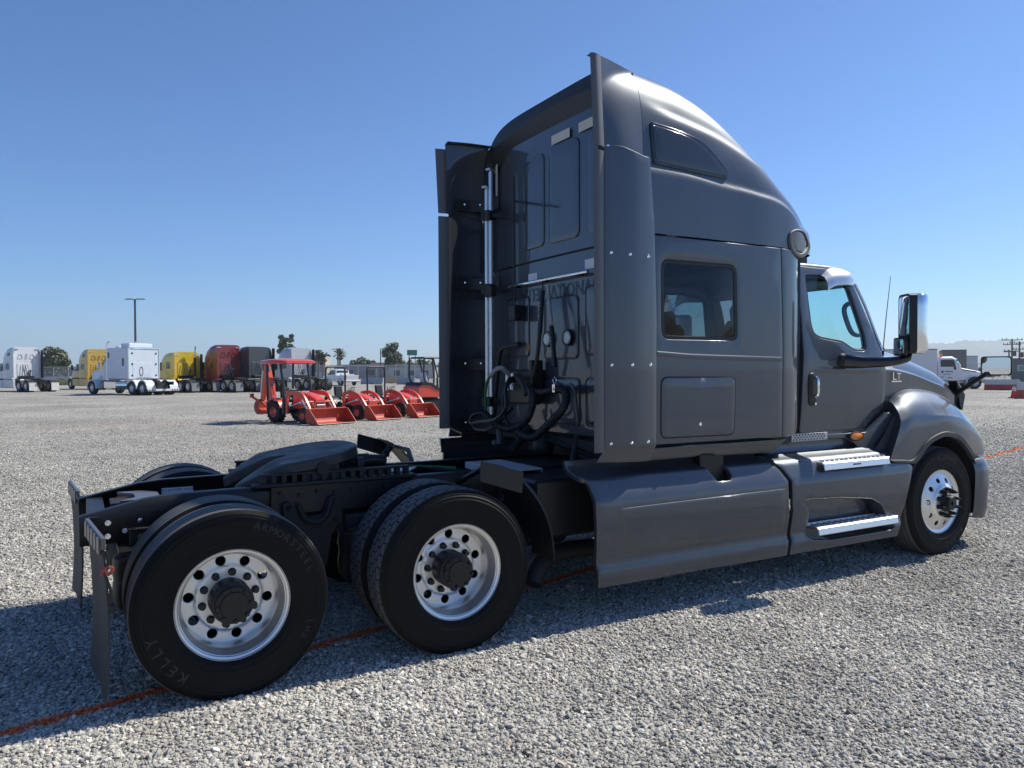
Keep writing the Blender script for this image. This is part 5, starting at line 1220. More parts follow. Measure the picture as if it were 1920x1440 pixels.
for s in (-1, 1):
    for x in (0, 1.32):
        rows = []
        for k in range(13):
            a = D2(180*k/12); rows.append([(x+.66*math.cos(a), s*y, .46+.66*math.sin(a)) for y in (.58, .9, 1.24)]+[(x+.58*math.cos(a), s*1.27, .46+.58*math.sin(a))])
        m = MB(); m.sheet(rows); m.build('wheel_fender', WHITEST if False else YW, R_, smooth=50); add_wheel(R_, DW, (x, s*.92, .51))
    add_wheel(R_, SW, (6.7, s*1.05, .51))
    rows = []
    for k in range(13):
        a = D2(-5+190*k/12); rows.append([(6.7+.64*math.cos(a), s*y, .50+.64*math.sin(a)) for y in (.7, 1.1, 1.22)]+[(6.7+.58*math.cos(a), s*1.23, .50+.57*math.sin(a))])
    m = MB(); m.sheet(rows); m.build('front_fender', YB, R_, smooth=50)
    m = MB(); m.cyl((1.9, s*.95, .72), (3.3, s*.95, .72), .33, n=20); m.build('fuel_tank', CHROME, R_); m = MB(); m.box((4.3, s*1.0, .72), (1.5, .4, .55), b=.05); m.build('step_box', CHROME, R_)
    m = MB(); m.box((1.4, s*.43, .87), (5.4, .08, .24)); m.build('frame_rail', FRAME, R_)
    m = MB(); m.box((5.5, s*1.32, 2.2), (.10, .20, .5), b=.03); m.tube([(5.3, s*1.0, 2.1), (5.5, s*1.3, 2.1)], .03, 6); m.build('side_mirror', CHROME, R_)
m = MB(); m.box((-.75, 0, .38), (.06, 2.5, .16), b=.01); lb = m.build('light_bar', YW, R_)
for y in (-1.1, -.9, -.7, .7, .9, 1.1): m = MB(); m.lathe([(.0, -.03), (.05, -.025), (.055, 0)], (-.78, y, .38), 'X', 12); m.build('tail_lamp', M('tail_lamp_red', (.25, .01, .01), .2), lb)
m = MB(); m.prism(rpoly([(-.40, -.12), (-.05, -.44), (.30, -.42), (.40, 0), (.30, .42), (-.05, .44), (-.40, .12), (-.05, 0)], .04), lambda u, v, d: (.66+u, v, 1.12+.12*u+d), 0, .07); m.box((.66, 0, 1.03), (.7, .8, .1)); m.box((0, 0, .7), (1.2, .9, .4)); m.build('fifth_wheel', CAST, R_)

# ----- white pickup
PK = empty('pickup_truck'); tag(PK, 'white pickup truck seen from its tailgate near the concrete barriers', 'pickup'); place(PK, G(652, 90), 100)
YP = pmat('pickup_white_paint', (.72, .73, .75))
m = loftbody([(-1.15, .95, .55, 1.22), (1.30, .97, .50, 1.22), (1.32, .97, .50, 1.22)], 10); m.build('cargo_bed', YP, PK)
m = loftbody([(1.30, .95, .5, 1.25), (1.35, .90, .5, 1.85), (2.0, .92, .5, 1.93), (2.7, .90, .5, 1.88), (3.25, .95, .5, 1.30), (4.5, .93, .5, 1.18), (4.75, .85, .5, .95)], 6); m.build('cab', YP, PK, smooth=40)
for s in (-1, 1):
    m = MB(); m.prism(rpoly([(1.45, 1.30), (3.05, 1.28), (2.65, 1.75), (1.5, 1.78)], .06), lambda u, v, d: (u, s*(.905+d), v), 0, .012); m.build('side_window', DGLASS, PK)
    for x in (0, 3.6):
        w = obj('wheel', SW[0], None, PK, (x, s*.82, .39)); w.scale = (.76, .85, .76); q = obj('rim', SW[1], None, w)
        rows = []
        for k in range(11): a = D2(180*k/10); rows.append([(x+.48*math.cos(a), s*.93, .42+.48*math.sin(a)), (x+.47*math.cos(a), s*.985, .42+.47*math.sin(a)), (x+.42*math.cos(a), s*.985, .42+.42*math.sin(a))])
        m = MB(); m.sheet(rows); m.build('wheel_arch', BLK, PK)
    m = MB(); m.box((-1.16, s*.86, .95), (.06, .16, .42), b=.02); m.build('tail_lamp', bpy.data.materials['tail_lamp_red'], PK)
    m = MB(); m.box((2.85, s*1.06, 1.35), (.1, .2, .18), b=.03); m.build('side_mirror', BLK, PK)
m = MB(); m.box((1.33, 0, 1.55), (.02, 1.45, .38), b=.01); m.build('rear_window', DGLASS, PK)
m = MB(); m.box((-1.17, 0, .90), (.05, 1.55, .58), b=.01); m.build('tailgate', YP, PK); m = MB(); m.box((-1.22, 0, .55), (.14, 1.85, .18), b=.03); m.build('rear_bumper', BALU, PK)
m = MB(); m.box((.1, 0, 1.27), (.3, 1.7, .10), b=.02); m.build('bed_toolbox', BALU, PK)
# ================================================================= small red machines
KR = pmat('orange_red_machine_paint', (.64, .06, .032)); KR2 = M('scuffed_bucket_paint', (.42, .05, .025), .55, var=.35, vs=5, bump=.1, bs=40); KGR = M('dark_grey_frame_tube', (.035, .036, .04), .5); WORN = M('worn_bare_steel', (.35, .30, .26), .45, .5)
KT = M('lug_tyre_rubber', (.016, .016, .017), .8)
def lug_wheel(r, w):
    m = MB(); m.lathe([(r*.5, -w/2), (r*.85, -w/2), (r*.93, -w/2+.03), (r*.95, 0), (r*.93, w/2-.03), (r*.85, w/2), (r*.5, w/2)], n=28)
    for k in range(18):
        for s in (-1, 1):
            a = 2*math.pi*(k+(.5 if s > 0 else 0))/18; c = Vector((r*.965*math.cos(a), s*w*.22, r*.965*math.sin(a)))
            rot = Matrix.Rotation(-a, 3, 'Y') @ Matrix.Rotation(s*.6, 3, 'X'); m.box(c, (r*.09, w*.52, r*.085), rot)
    t = m.mesh('tyre', 30); t.materials.append(KT)
    m = MB()
    for s in (-1, 1): m.lathe([(r*.52, s*w*.48), (r*.47, s*w*.40), (r*.30, s*w*.28), (r*.22, s*w*.30), (.0, s*w*.30)], n=24)
    q = m.mesh('rim', 40); q.materials.append(KR); return t, q
def bucket(root, x, w, h, dpt, z0, mat, nm='loader_bucket'):
    pr = [(0, h), (-.12*dpt, h*.55), (-.06*dpt, h*.15), (.15*dpt, 0), (dpt, -.02)]
    m = MB(); cv = catmull([Vector((a, 0, b)) for a, b in pr], 4)
    m.sheet([[(x+p.x, -w/2, z0+p.z), (x+p.x, w/2, z0+p.z)] for p in cv]); m.sheet([[(x+p.x-.02, -w/2, z0+p.z-.012), (x+p.x-.02, w/2, z0+p.z-.012)] for p in cv])
    for s in (-1, 1):
        o = [(p.x, p.z) for p in cv]+[(dpt*.9, h*.18), (.25*dpt, h)]; m.prism(o, lambda u, v, d: (x+u, s*(w/2-d), z0+v), 0, .015)
    b = m.build(nm, mat, root, smooth=30)
    m = MB(); m.box((x+dpt, 0, z0-.012), (.09, w, .018), b=.003); m.build('cutting_edge', WORN, b); m = MB(); m.box((x+.03, 0, z0+h), (.07, w, .03), b=.006); m.build('bucket_lip', mat, b); return b
BW_R, BW_F = lug_wheel(.37, .30), lug_wheel(.27, .24)
def tractor_common(root, hood_top=.98, hx=(.55, 1.70)):
    for s in (-1, 1):
        for msh, x, y, r in ((BW_R, 0, .48, .36), (BW_F, 1.45, .46, .262)):
            t = obj('wheel', msh[0], None, root, (x, s*y, r)); obj('rim', msh[1], None, t)
    m = MB(); m.box((.7, 0, .42), (1.7, .34, .26), b=.03); m.cyl((0, -.45, .37), (0, .45, .37), .07, n=12); m.cyl((1.45, -.42, .27), (1.45, .42, .27), .05, n=12); m.build('chassis', BLK, root)
    m = MB(); m.box((.42, 0, .46), (.6, .9, .03), b=.005); m.build('foot_platform', KGR, root)
    m = MB(); m.box((.02, 0, .72), (.42, .44, .10), b=.04); sx = m.build('seat', BLK, root); m = MB(); m.box((-.17, 0, .96), (.10, .40, .46), (0, -.15, 0), b=.05); m.build('seat_back', BLK, sx)
    m = MB(); m.lathe([(.15, -.012), (.162, 0), (.15, .012), (.138, 0), (.15, -.012)], (0, 0, 0), 'Z', 20); m.tube([(-.15, 0, 0), (.15, 0, 0)], .012, 5); m.cyl((0, 0, 0), (0, 0, -.35), .025, n=8); m.build('steering_wheel', BLK, root, loc=(.52, 0, 1.06), rot=(0, -.5, 0))
def loader(root, w, spread, zb=.06, style=0):
    for s in (-1, 1):
        y = s*spread
        m = MB(); m.box((.62, y, .62), (.12, .07, .62), b=.01); m.build('loader_post', KR, root)
        arc = [(.62, .92), (1.05, .95), (1.45, .82), (1.80, .45), (1.98, .18)] if style else [(.60, 1.0), (1.1, 1.0), (1.45, .92), (1.75, .55), (1.95, .2)]
        c = catmull([Vector((a, 0, b)) for a, b in arc], 5)
        m = MB(); rows = []
        for p in c:
            hh = .075 if style == 0 else .06; rows.append([(p.x, y-.03, p.z-hh), (p.x, y+.03, p.z-hh), (p.x, y+.03, p.z+hh), (p.x, y-.03, p.z+hh)])
        m.sheet(rows, cu=True); m.f += [(0, 1, 2, 3), tuple(len(rows)*4-k for k in (1, 2, 3, 4))]; m.build('loader_arm', KR, root, smooth=30)
        m = MB(); m.cyl((1.40, y*1.02, .78), (1.75, y*1.02, .40), .022, n=8); m.cyl((.75, y, .55), (1.3, y, .70), .028, n=8); m.build('hydraulic_cylinder', STEELP, root)
    m = MB(); m.cyl((1.62, -spread, .66 if style else .72), (1.62, spread, .66 if style else .72), .035, n=10); m.build('arm_cross_tube', KR, root)
    bucket(root, 1.98, w, .46, .55, zb, KR2)
HD = -66
# --- backhoe loader
BH = empty('backhoe_tractor'); tag(BH, 'red backhoe loader tractor with red canopy and wide front bucket', 'tractor'); place(BH, Vector((5.62, 21.35, 0)), HD); BH.scale = (1, 1, 1)
tractor_common(BH); loader(BH, 1.60, .52, .05, 0)
m = loftbody([(.62, .27, .50, 1.02), (.9, .28, .48, 1.05), (1.3, .27, .48, .98), (1.62, .25, .48, .86), (1.70, .22, .48, .80)], 5); m.build('hood', KR, BH, smooth=40)
for k in range(3): m = MB(); m.box((1.71, 0, .52+.085*k), (.02, .34, .05), b=.006); m.build('grille_bar', BLK if k != 1 else BALU, BH)
for s in (-1, 1):
    rows = []
    for k in range(9): a = D2(15+130*k/8); rows.append([(.44*math.cos(a), s*.36, .38+.46*math.sin(a)), (.44*math.cos(a), s*.64, .38+.46*math.sin(a)), (.40*math.cos(a), s*.645, .38+.42*math.sin(a))])
    m = MB(); m.sheet(rows); m.build('rear_fender', KR, BH, smooth=50)
    m = MB(); m.tube([(.50, s*.56, .40), (.50, s*.56, 1.25), (.38, s*.56, 1.72), (.34, s*.56, 2.0)], .042, 8); m.build('canopy_post', KGR, BH); m = MB(); m.tube([(-.42, s*.52, .45), (-.42, s*.54, 2.0)], .042, 8); m.build('canopy_post', KGR, BH)
    m = MB(); m.box((.5, s*.56, .55), (.10, .09, .5), b=.008); m.build('loader_upright', KGR, BH)
    m = MB(); m.tube([(-.70, s*.4, .55), (-.95, s*.75, .85)], .04, 8); m.box((-.95, s*.78, .9), (.08, .12, .14)); m.build('stabiliser_leg', KR, BH)
m = loftbody([(-.72, .62, 2.0, 2.06), (-.66, .66, 1.98, 2.13), (.0, .70, 1.98, 2.17), (.55, .68, 1.98, 2.14), (.72, .60, 2.0, 2.08)], 4); m.build('canopy', KR, BH, smooth=50)
for s in (-1, 1): m = MB(); m.box((.66, s*.42, 1.96), (.08, .14, .08), b=.02); m.build('canopy_lamp', LENS, BH)
m = MB(); m.box((.34, .0, .98), (.06, .34, .3), b=.03); m.build('dash_cover', BLK, BH)
m = MB(); m.box((-.75, 0, .55), (.3, .5, .4), b=.03); m.build('backhoe_mount', KR, BH)
bo = [(-.85, .55), (-1.05, 1.1), (-1.28, 1.85)]
def beam(name, a, b, w, h0, h1, mat, root, y=0.0):
    a, b = Vector((a[0], y, a[1])), Vector((b[0], y, b[1])); d = (b-a).normalized(); n_ = Vector((-d.z, 0, d.x)); m = MB(); rows = []
    for p, h in ((a, h0), (b, h1)): rows.append([p+n_*h/2+Vector((0, -w/2, 0)), p+n_*h/2+Vector((0, w/2, 0)), p-n_*h/2+Vector((0, w/2, 0)), p-n_*h/2+Vector((0, -w/2, 0))])
    m.sheet(rows, cu=True); m.f += [(0, 1, 2, 3), (7, 6, 5, 4)]; return m.build(name, mat, root)
beam('backhoe_boom', (-.80, .60), (-.98, 1.25), .16, .20, .26, KR, BH); beam('backhoe_boom', (-.98, 1.2), (-1.15, 1.95), .16, .26, .14, KR, BH)
beam('backhoe_dipper', (-1.12, 1.98), (-1.42, .72), .13, .22, .12, KR, BH); m = MB(); m.cyl((-1.0, 0, 1.9), (-1.08, 0, 1.2), .035, n=10); m.cyl((-1.42, 0, 1.75), (-1.52, 0, .95), .03, n=10); m.build('boom_cylinder', STEELP, BH)
m = MB(); o = catmull([Vector((a, b, 0)) for a, b in ((-1.45, .75), (-1.62, .62), (-1.66, .40), (-1.50, .22), (-1.28, .25), (-1.22, .38), (-1.38, .42), (-1.36, .62))], 3, True); m.prism([(p.x, p.y) for p in o], lambda u, v, d: (u, -.2+d, v), 0, .4); m.build('digging_bucket', KR2, BH, smooth=30)
for s in (-1, 1): m = MB(); m.tube([(-.55, s*.18, .9), (-.62, s*.2, 1.25)], .015, 6); m.lathe([(.0, -.03), (.028, 0), (.0, .03)], (-.62, s*.2, 1.27), 'Z', 8); m.build('control_lever', BLK, BH)
# --- two compact loader tractors
def compact(label, loc):
    T_ = empty('compact_tractor'); tag(T_, label, 'tractor', 'compact loader tractors in a row'); place(T_, loc, HD); tractor_common(T_); loader(T_, 1.25, .42, .05, 1)
    m = loftbody([(.62, .27, .50, .90), (.9, .28, .48, .93), (1.3, .27, .48, .86), (1.60, .25, .48, .74), (1.70, .20, .48, .66)], 4); m.build('hood', KR, T_, smooth=40)
    for s in (-1, 1):
        m = MB(); m.lathe([(.0, .05), (.06, .04), (.075, .0)], (1.63, s*.13, .68), 'X', 14); m.build('headlamp', LENS, T_)
        rows = []
        for k in range(9): a = D2(20+130*k/8); rows.append([(.42*math.cos(a), s*.34, .38+.44*math.sin(a)), (.42*math.cos(a), s*.62, .38+.44*math.sin(a)), (.38*math.cos(a), s*.625, .38+.40*math.sin(a))])
        m = MB(); m.sheet(rows); m.build('rear_fender', BLK, T_, smooth=50)
    m = MB(); m.box((1.66, 0, .56), (.06, .30, .16), b=.03); m.build('grille', KGR, T_)
    m = MB(); m.tube(catmull([(-.32, -.46, .55), (-.32, -.46, 1.70), (-.32, -.43, 1.82), (-.32, -.34, 1.88), (-.32, .34, 1.88), (-.32, .43, 1.82), (-.32, .46, 1.70), (-.32, .46, .55)], 4), .034, 10); m.build('roll_bar', KGR, T_)
    m = MB(); m.box((.55, .0, .95), (.10, .30, .2), b=.04); m.build('dash_cover', BLK, T_)
    m = MB(); m.tube([(.72, -.42, .9), (.74, -.44, 1.15)], .014, 6); m.build('loader_lever', BLK, T_); return T_
compact('red compact loader tractor with roll bar next to the backhoe canopy tractor', G(640, 28.6)); compact('red compact loader tractor with roll bar next to the mini excavator', G(716, 30.0))
# --- mini excavator
EX = empty('mini_excavator'); tag(EX, 'red and black mini excavator with open tube canopy behind the grey truck', 'excavator'); place(EX, G(806, 33.5), 15)
for s in (-1, 1):
    o = rpoly([(-.85, .02), (.75, .02), (.88, .22), (.75, .42), (-.85, .42), (-.98, .22)], .12); m = MB(); m.prism(o, lambda u, v, d: (u, s*(.45+d), v), 0, .26); m.build('crawler_track', BLK, EX, smooth=30)
m = MB(); m.box((0, 0, .42), (1.0, 1.0, .18), b=.03); m.cyl((0, 0, .5), (0, 0, .62), .35, n=20); m.build('undercarriage', BLK, EX)
m = MB(); o = rpoly([(-1.0, .62), (-.2, .60), (.62, .60), (.68, .82), (.2, .86), (-.05, .95), (-.35, 1.18), (-.75, 1.20), (-1.02, 1.02)], .07); m.prism(o, lambda u, v, d: (u, -.55+d, v), 0, 1.1); m.build('engine_cover', KR, EX, smooth=30)
m = MB(); o = rpoly([(-.92, 1.12), (-.78, 1.24), (-.35, 1.22), (.15, .92), (.0, .9), (-.4, 1.10)], .04); m.prism(o, lambda u, v, d: (u, -.58+d, v), 0, 1.16); m.build('black_top_cover', BLK, EX, smooth=30)
for s in (-1, 1):
    m = MB(); m.tube(catmull([(-.55, s*.52, 1.2), (-.72, s*.52, 1.45), (-.70, s*.52, 2.2), (-.60, s*.52, 2.28), (.45, s*.50, 2.26), (.55, s*.5, 2.15), (.62, s*.5, 1.5), (.60, s*.5, .8)], 4), .04, 8); m.build('canopy_tube', KGR, EX)
    m = MB(); m.tube([(-.2, s*.5, 2.25), (.0, s*.5, 1.6), (.05, s*.5, .95)], .035, 8); m.build('canopy_brace', KGR, EX)
m = MB(); m.box((-.1, 0, 2.29), (1.05, 1.02, .06), b=.02); m.build('canopy_roof', BLK, EX)
m = MB(); m.box((-.15, 0, 1.12), (.42, .46, .12), b=.04); sx = m.build('seat', BALU, EX); m = MB(); m.box((-.36, 0, 1.42), (.12, .44, .5), (0, -.15, 0), b=.05); m.build('seat_back', WHITEST, sx)
for s in (-1, 1): m = MB(); m.tube([(.12, s*.3, .95), (.15, s*.3, 1.35)], .02, 6); m.box((.15, s*.3, 1.38), (.05, .05, .1), b=.01); m.build('control_lever', BLK, EX)
beam('boom', (.65, .75), (1.15, 1.9), .16, .24, .24, KR, EX); beam('boom', (1.12, 1.85), (1.9, 2.1), .16, .24, .16, KR, EX); beam('dipper', (1.85, 2.15), (2.1, .9), .13, .18, .12, KR, EX)
m = MB(); m.box((1.05, 0, .22), (.08, 1.4, .36), b=.02); m.tube([(.5, -.3, .4), (1.0, -.3, .22)], .04, 6); m.build('dozer_blade', KR2, EX)
# ================================================================= right-hand side of the yard
UT = empty('utility_truck'); tag(UT, 'white box-bodied service truck with amber roof beacons', 'truck'); place(UT, G(1768, 66), -42)
m = loftbody([(-1.2, 1.02, .55, 2.2), (-1.2, 1.02, .55, 2.2)], 10)
m = MB(); m.box((-3.6, 0, 2.05), (5.6, 2.5, 2.6), b=.04); m.build('cargo_box', pmat('box_body_white', (.66, .67, .69)), UT)
m = MB(); m.box((-3.6, 0, 3.36), (5.62, 2.52, .05)); m.build('box_roof_rim', KGR, UT)
m = loftbody([(-.7, 1.0, .75, 2.75), (.5, 1.0, .75, 2.75), (.75, .98, .75, 2.6), (1.15, .95, .75, 1.85), (1.25, .93, .75, 1.78), (2.6, .82, .75, 1.50), (2.95, .72, .75, 1.2), (3.05, .65, .75, .95)], 6); m.build('cab_and_hood', YP, UT, smooth=40)
for s in (-1, 1):
    m = MB(); m.prism(rpoly([(-.5, 1.7), (.75, 1.62), (.55, 2.45), (-.48, 2.45)], .06), lambda u, v, d: (u, s*(.985+d), v), 0, .012); m.build('door_window', DGLASS, UT)
    add_wheel(UT, SW, (2.1, s*.95, .51)); add_wheel(UT, DW, (-3.4, s*.9, .51))
    rows = []
    for k in range(11): a = D2(180*k/10); rows.append([(2.1+.64*math.cos(a), s*.85, .52+.62*math.sin(a)), (2.1+.64*math.cos(a), s*1.1, .52+.62*math.sin(a)), (2.1+.58*math.cos(a), s*1.11, .52+.56*math.sin(a))])
    m = MB(); m.sheet(rows); m.build('front_fender', YP, UT, smooth=50)
    m = MB(); m.box((.85, s*1.2, 1.95), (.12, .18, .5), b=.03); m.build('side_mirror', YP, UT)
    m = MB(); m.prism([(1.0, 1.62), (2.3, 1.40), (2.3, 1.48), (1.0, 1.72)], lambda u, v, d: (u, s*(.90+d), v), 0, .02); m.build('hood_stripe', PRINT, UT)
    V, F = text_geo('SERVICE', .2, 0); 
m = MB(); m.prism([(.80, -.85), (1.12, -.85), (1.12, .85), (.80, .85)], lambda u, v, d: (u, v, 2.60-(u-.78)*1.9+d), 0, .015); m.build('windshield', GTEAL, UT)
for y in (-.6, .6): m = MB(); m.cyl((-.35, y, 2.72), (-.35, y, 2.98), .13, .11, 14); m.build('amber_beacon', AMBER, UT)
m = MB()
for (x, z, w, h) in ((-.35, 1.45, .18, .16), (.15, 1.47, .62, .07), (.0, 1.25, .62, .05), (-.35, 1.0, .25, .05), (.25, .95, .35, .06)): m.box((x, -1.003, z), (w, .01, h))
m.build('door_decal', M('dark_blue_print', (.03, .05, .09), .5), UT)
m = MB(); m.box((3.05, 0, .62), (.2, 2.2, .3), b=.05); m.box((-1, 0, .6), (7.5, .8, .22)); m.build('bumper_and_frame', BALU, UT)
def boxtrailer(label, px, dep, yaw, L_, w, z0, z1, mat):
    t = empty('box_trailer'); tag(t, label, 'trailer'); place(t, G(px, dep), yaw); m = MB(); m.box((0, 0, (z0+z1)/2), (L_, w, z1-z0), b=.03); m.build('trailer_body', mat, t)
    m = MB(); m.box((0, 0, z1), (L_+.02, w+.02, .06)); m.build('top_rail', KGR, t)
    for s in (-1, 1):
        for x in (-L_*.3, -L_*.3-1.2): add_wheel(t, DW, (x, s*.85, .51))
        m = MB(); m.box((L_*.3, s*.6, .6), (.12, .12, 1.2)); m.build('landing_leg', FRAME, t)
    m = MB(); m.box((0, 0, z0-.1), (L_, .9, .15)); m.build('trailer_frame', FRAME, t)
boxtrailer('brown ribbed box trailer showing above the service truck cab', 1785, 92, 34, 7, 2.5, 1.15, 3.85, M('brown_trailer_side', (.20, .17, .15), .6)); boxtrailer('small pale grey box trailer beyond the service truck hood', 1812, 120, 36, 5.5, 2.4, 1.1, 3.6, M('pale_trailer_side', (.5, .52, .55), .5))
# barriers: white with a red band
BWH = M('weathered_white_concrete', (.50, .50, .50), .85, var=.2, vs=3, bump=.2, bs=20); BRD = M('faded_red_paint', (.42, .07, .05), .8, var=.2, vs=3); BBL = M('bluish_grey_concrete', (.30, .33, .38), .9, var=.2, vs=2, bump=.2, bs=20); BTN = M('tan_plastic', (.45, .33, .18), .7)
def barrier(label, p0, p1, h, top, band=None, group=None, nm='road_barrier', cat='barrier'):
    p0, p1 = Vector(p0), Vector(p1); L_ = (p1-p0).length; t = empty(nm); tag(t, label, cat, group); t.location = (p0+p1)/2; t.rotation_euler = (0, 0, math.atan2((p1-p0).y, (p1-p0).x))
    pr = [(-.30, 0), (-.28, .10), (-.14, h*.42), (-.10, h), (.10, h), (.14, h*.42), (.28, .10), (.30, 0)]; m = MB(); m.prism(pr, lambda u, v, d: (d, u, v), -L_/2, L_/2); m.build('barrier_body', top, t)
    if band is not None:
        hb = h*.52; pb = [(-.315, 0), (-.295, .11), (-.155, h*.42), (-.14, hb), (.14, hb), (.155, h*.42), (.295, .11), (.315, 0)]; m = MB(); m.prism(pb, lambda u, v, d: (d, u, v+.003), -L_/2-.004, L_/2+.004); m.build('painted_band', band, t)
    n_ = max(1, int(L_/3))
    for k in range(n_): m = MB(); m.box((-L_/2+(k+.5)*L_/n_, -.02, .05), (.5, .70, .08)); m.build('foot_slot', DARKIN, t)
    return t
barrier('long white barrier with faded red lower band before the service truck', G(1846, 61.5), G(1912, 60.5), .85, BWH, BRD)
barrier('short white barrier with red lower band next to the traffic cone', G(1909, 44), G(1960, 44.2), .95, BWH, BRD)
barrier('blue-grey concrete barrier beside the pickup tailgate', G(678, 99), G(719, 98), .82, BBL, None, 'concrete barriers along the fence')
barrier('blue-grey concrete barrier ending behind the excavator', G(747, 97), G(778, 95), .82, BBL, None, 'concrete barriers along the fence')
barrier('tan plastic barrier between two blue-grey concrete barriers', G(722, 104), G(746, 104), .8, BTN)
barrier('low white concrete wall behind the weeds by the fence', G(82, 118), G(133, 116), 1.0, BWH, None, None, 'concrete_wall', 'wall')
CN = empty('traffic_cone'); tag(CN, 'red and white traffic cone beside the short barrier', 'cone'); CN.location = G(1901, 45)
m = MB(); m.lathe([(.17, .03), (.05, .72), (.0, .72)], (0, 0, 0), 'Z', 20); m.build('cone_body', M('cone_red', (.6, .04, .03), .6), CN); m = MB(); m.lathe([(.108, .42), (.062, .66)], (0, 0, .002), 'Z', 20); m.build('white_band', WHITEST, CN); m = MB(); m.box((0, 0, .02), (.42, .42, .04), b=.01); m.build('cone_base', BLK, CN)
# grey site office and pale truck at the right edge
SO = empty('site_office'); tag(SO, 'grey flat-roofed site building with a small window at the fence', 'building'); place(SO, G(1938, 92), 20)
m = MB(); m.box((0, 0, 1.4), (4.5, 4, 2.8), b=.03); m.build('wall', M('grey_cladding', (.17, .18, .18), .7), SO); m = MB(); m.box((0, 0, 2.83), (4.7, 4.2, .1)); m.build('roof', KGR, SO)
m = MB(); m.box((-2.26, .6, 1.75), (.04, 1.5, .7), b=.01); w = m.build('window', BALU, SO); m = MB(); m.box((-2.285, .6, 1.75), (.01, 1.3, .55)); m.build('pane', GTEAL, w)
m = MB(); m.box((1.0, -2.01, 1.0), (1.0, .04, 2.0), b=.01); m.build('door', M('pale_door', (.4, .42, .42), .6), SO)
# ================================================================= poles, fence, trees
POLE = M('brown_pole_paint', (.07, .055, .055), .5); WOOD = M('weathered_pole_wood', (.10, .085, .075), .9)
def lamp_post(label, px, dep, h, arms, mat=POLE):
    t = empty('lamp_post'); tag(t, label, 'lamp post'); t.location = G(px, dep); t.rotation_euler = (0, 0, YAW-math.pi/2)
    m = MB(); m.cyl((0, 0, 0), (0, 0, h), .13, .10, 10); m.cyl((0, 0, 0), (0, 0, .6), .25, n=12); m.build('pole', mat, t)
    for s in arms:
        m = MB(); m.tube([(0, 0, h-.05), (s*.2, 0, h+.02), (s*.35, 0, h+.03)], .05, 6); a = m.build('arm', mat, t); m = MB(); m.box((s*.65, 0, h+.03), (.7, .34, .09), (0, s*.03, 0), b=.03); m.build('lamp_head', mat, a)
    return t
lamp_post('tall brown lamp post with two arms behind the box-sleeper truck', 255, 80, 9.2, (-1, 1)); lamp_post('brown lamp post with one arm by the pickup and palm', 634, 118, 5.0, (-1,)); lamp_post('thin grey floodlight pole beside the tall leafy tree', 714, 165, 6.4, (1,), KGR)
def power_pole(label, px, dep, h, arms):
    t = empty('power_pole'); tag(t, label, 'power pole', 'power poles on the right'); t.location = G(px, dep); t.rotation_euler = (0, 0, D2(-55)); m = MB(); m.cyl((0, 0, 0), (0, 0, h), .2, .14, 10); m.build('pole', WOOD, t)
    for z, w in arms:
        m = MB(); m.box((0, 0, z), (w, .14, .14)); a = m.build('cross_arm', WOOD, t)
        for x in (-w*.45, -w*.25, w*.25, w*.45): m = MB(); m.lathe([(.07, 0), (.05, .2), (.08, .25), (.0, .35)], (x, 0, z+.07), 'Z', 8); m.build('insulator', KGR, a)
    m = MB(); m.cyl((.45, 0, h*.55), (.45, 0, h*.55+1.0), .28, n=12); m.build('transformer', KGR, t); return t
power_pole('power pole with wide upper cross arm', 1897, 150, 7.4, ((7.2, 3.6), (6.3, 3.0), (5.0, 2.6))); power_pole('power pole with transformer next to its taller twin', 1911, 150, 6.9, ((6.6, 3.4), (5.4, 2.2))); power_pole('thin far power pole beside the power poles', 1891.5, 165, 5.6, ((5.2, 2.0),))
# chain-link fence
FM = bpy.data.materials.new('chain_link_mesh'); FM.use_nodes = True; nt = FM.node_tree; N = nt.nodes; N.remove(N['Principled BSDF'])
tc = N.new('ShaderNodeTexCoord'); mp = N.new('ShaderNodeMapping'); mp.inputs['Rotation'].default_value = (0, D2(45), 0); mp.inputs['Scale'].default_value = (14, 14, 14); ck = N.new('ShaderNodeTexBrick')
sp = N.new('ShaderNodeSeparateXYZ'); cb = N.new('ShaderNodeCombineXYZ'); nt.links.new(tc.outputs['Object'], mp.inputs[0]); nt.links.new(mp.outputs[0], sp.inputs[0]); nt.links.new(sp.outputs['X'], cb.inputs['X']); nt.links.new(sp.outputs['Z'], cb.inputs['Y']); nt.links.new(cb.outputs[0], ck.inputs['Vector'])
ck.offset = 0.0; ck.inputs['Scale'].default_value = 1.; ck.inputs['Brick Width'].default_value = 1.; ck.inputs['Row Height'].default_value = 1.; ck.inputs['Mortar Size'].default_value = .06; ck.inputs['Mortar Smooth'].default_value = 0
t1 = N.new('ShaderNodeBsdfTransparent'); t2 = N.new('ShaderNodeBsdfDiffuse'); t2.inputs[0].default_value = (.42, .43, .44, 1); mx = N.new('ShaderNodeMixShader'); nt.links.new(ck.outputs['Fac'], mx.inputs[0]); nt.links.new(t1.outputs[0], mx.inputs[1]); nt.links.new(t2.outputs[0], mx.inputs[2]); nt.links.new(mx.outputs[0], N['Material Output'].inputs[0])
FP = M('galvanised_fence_post', (.45, .46, .48), .5, .4)
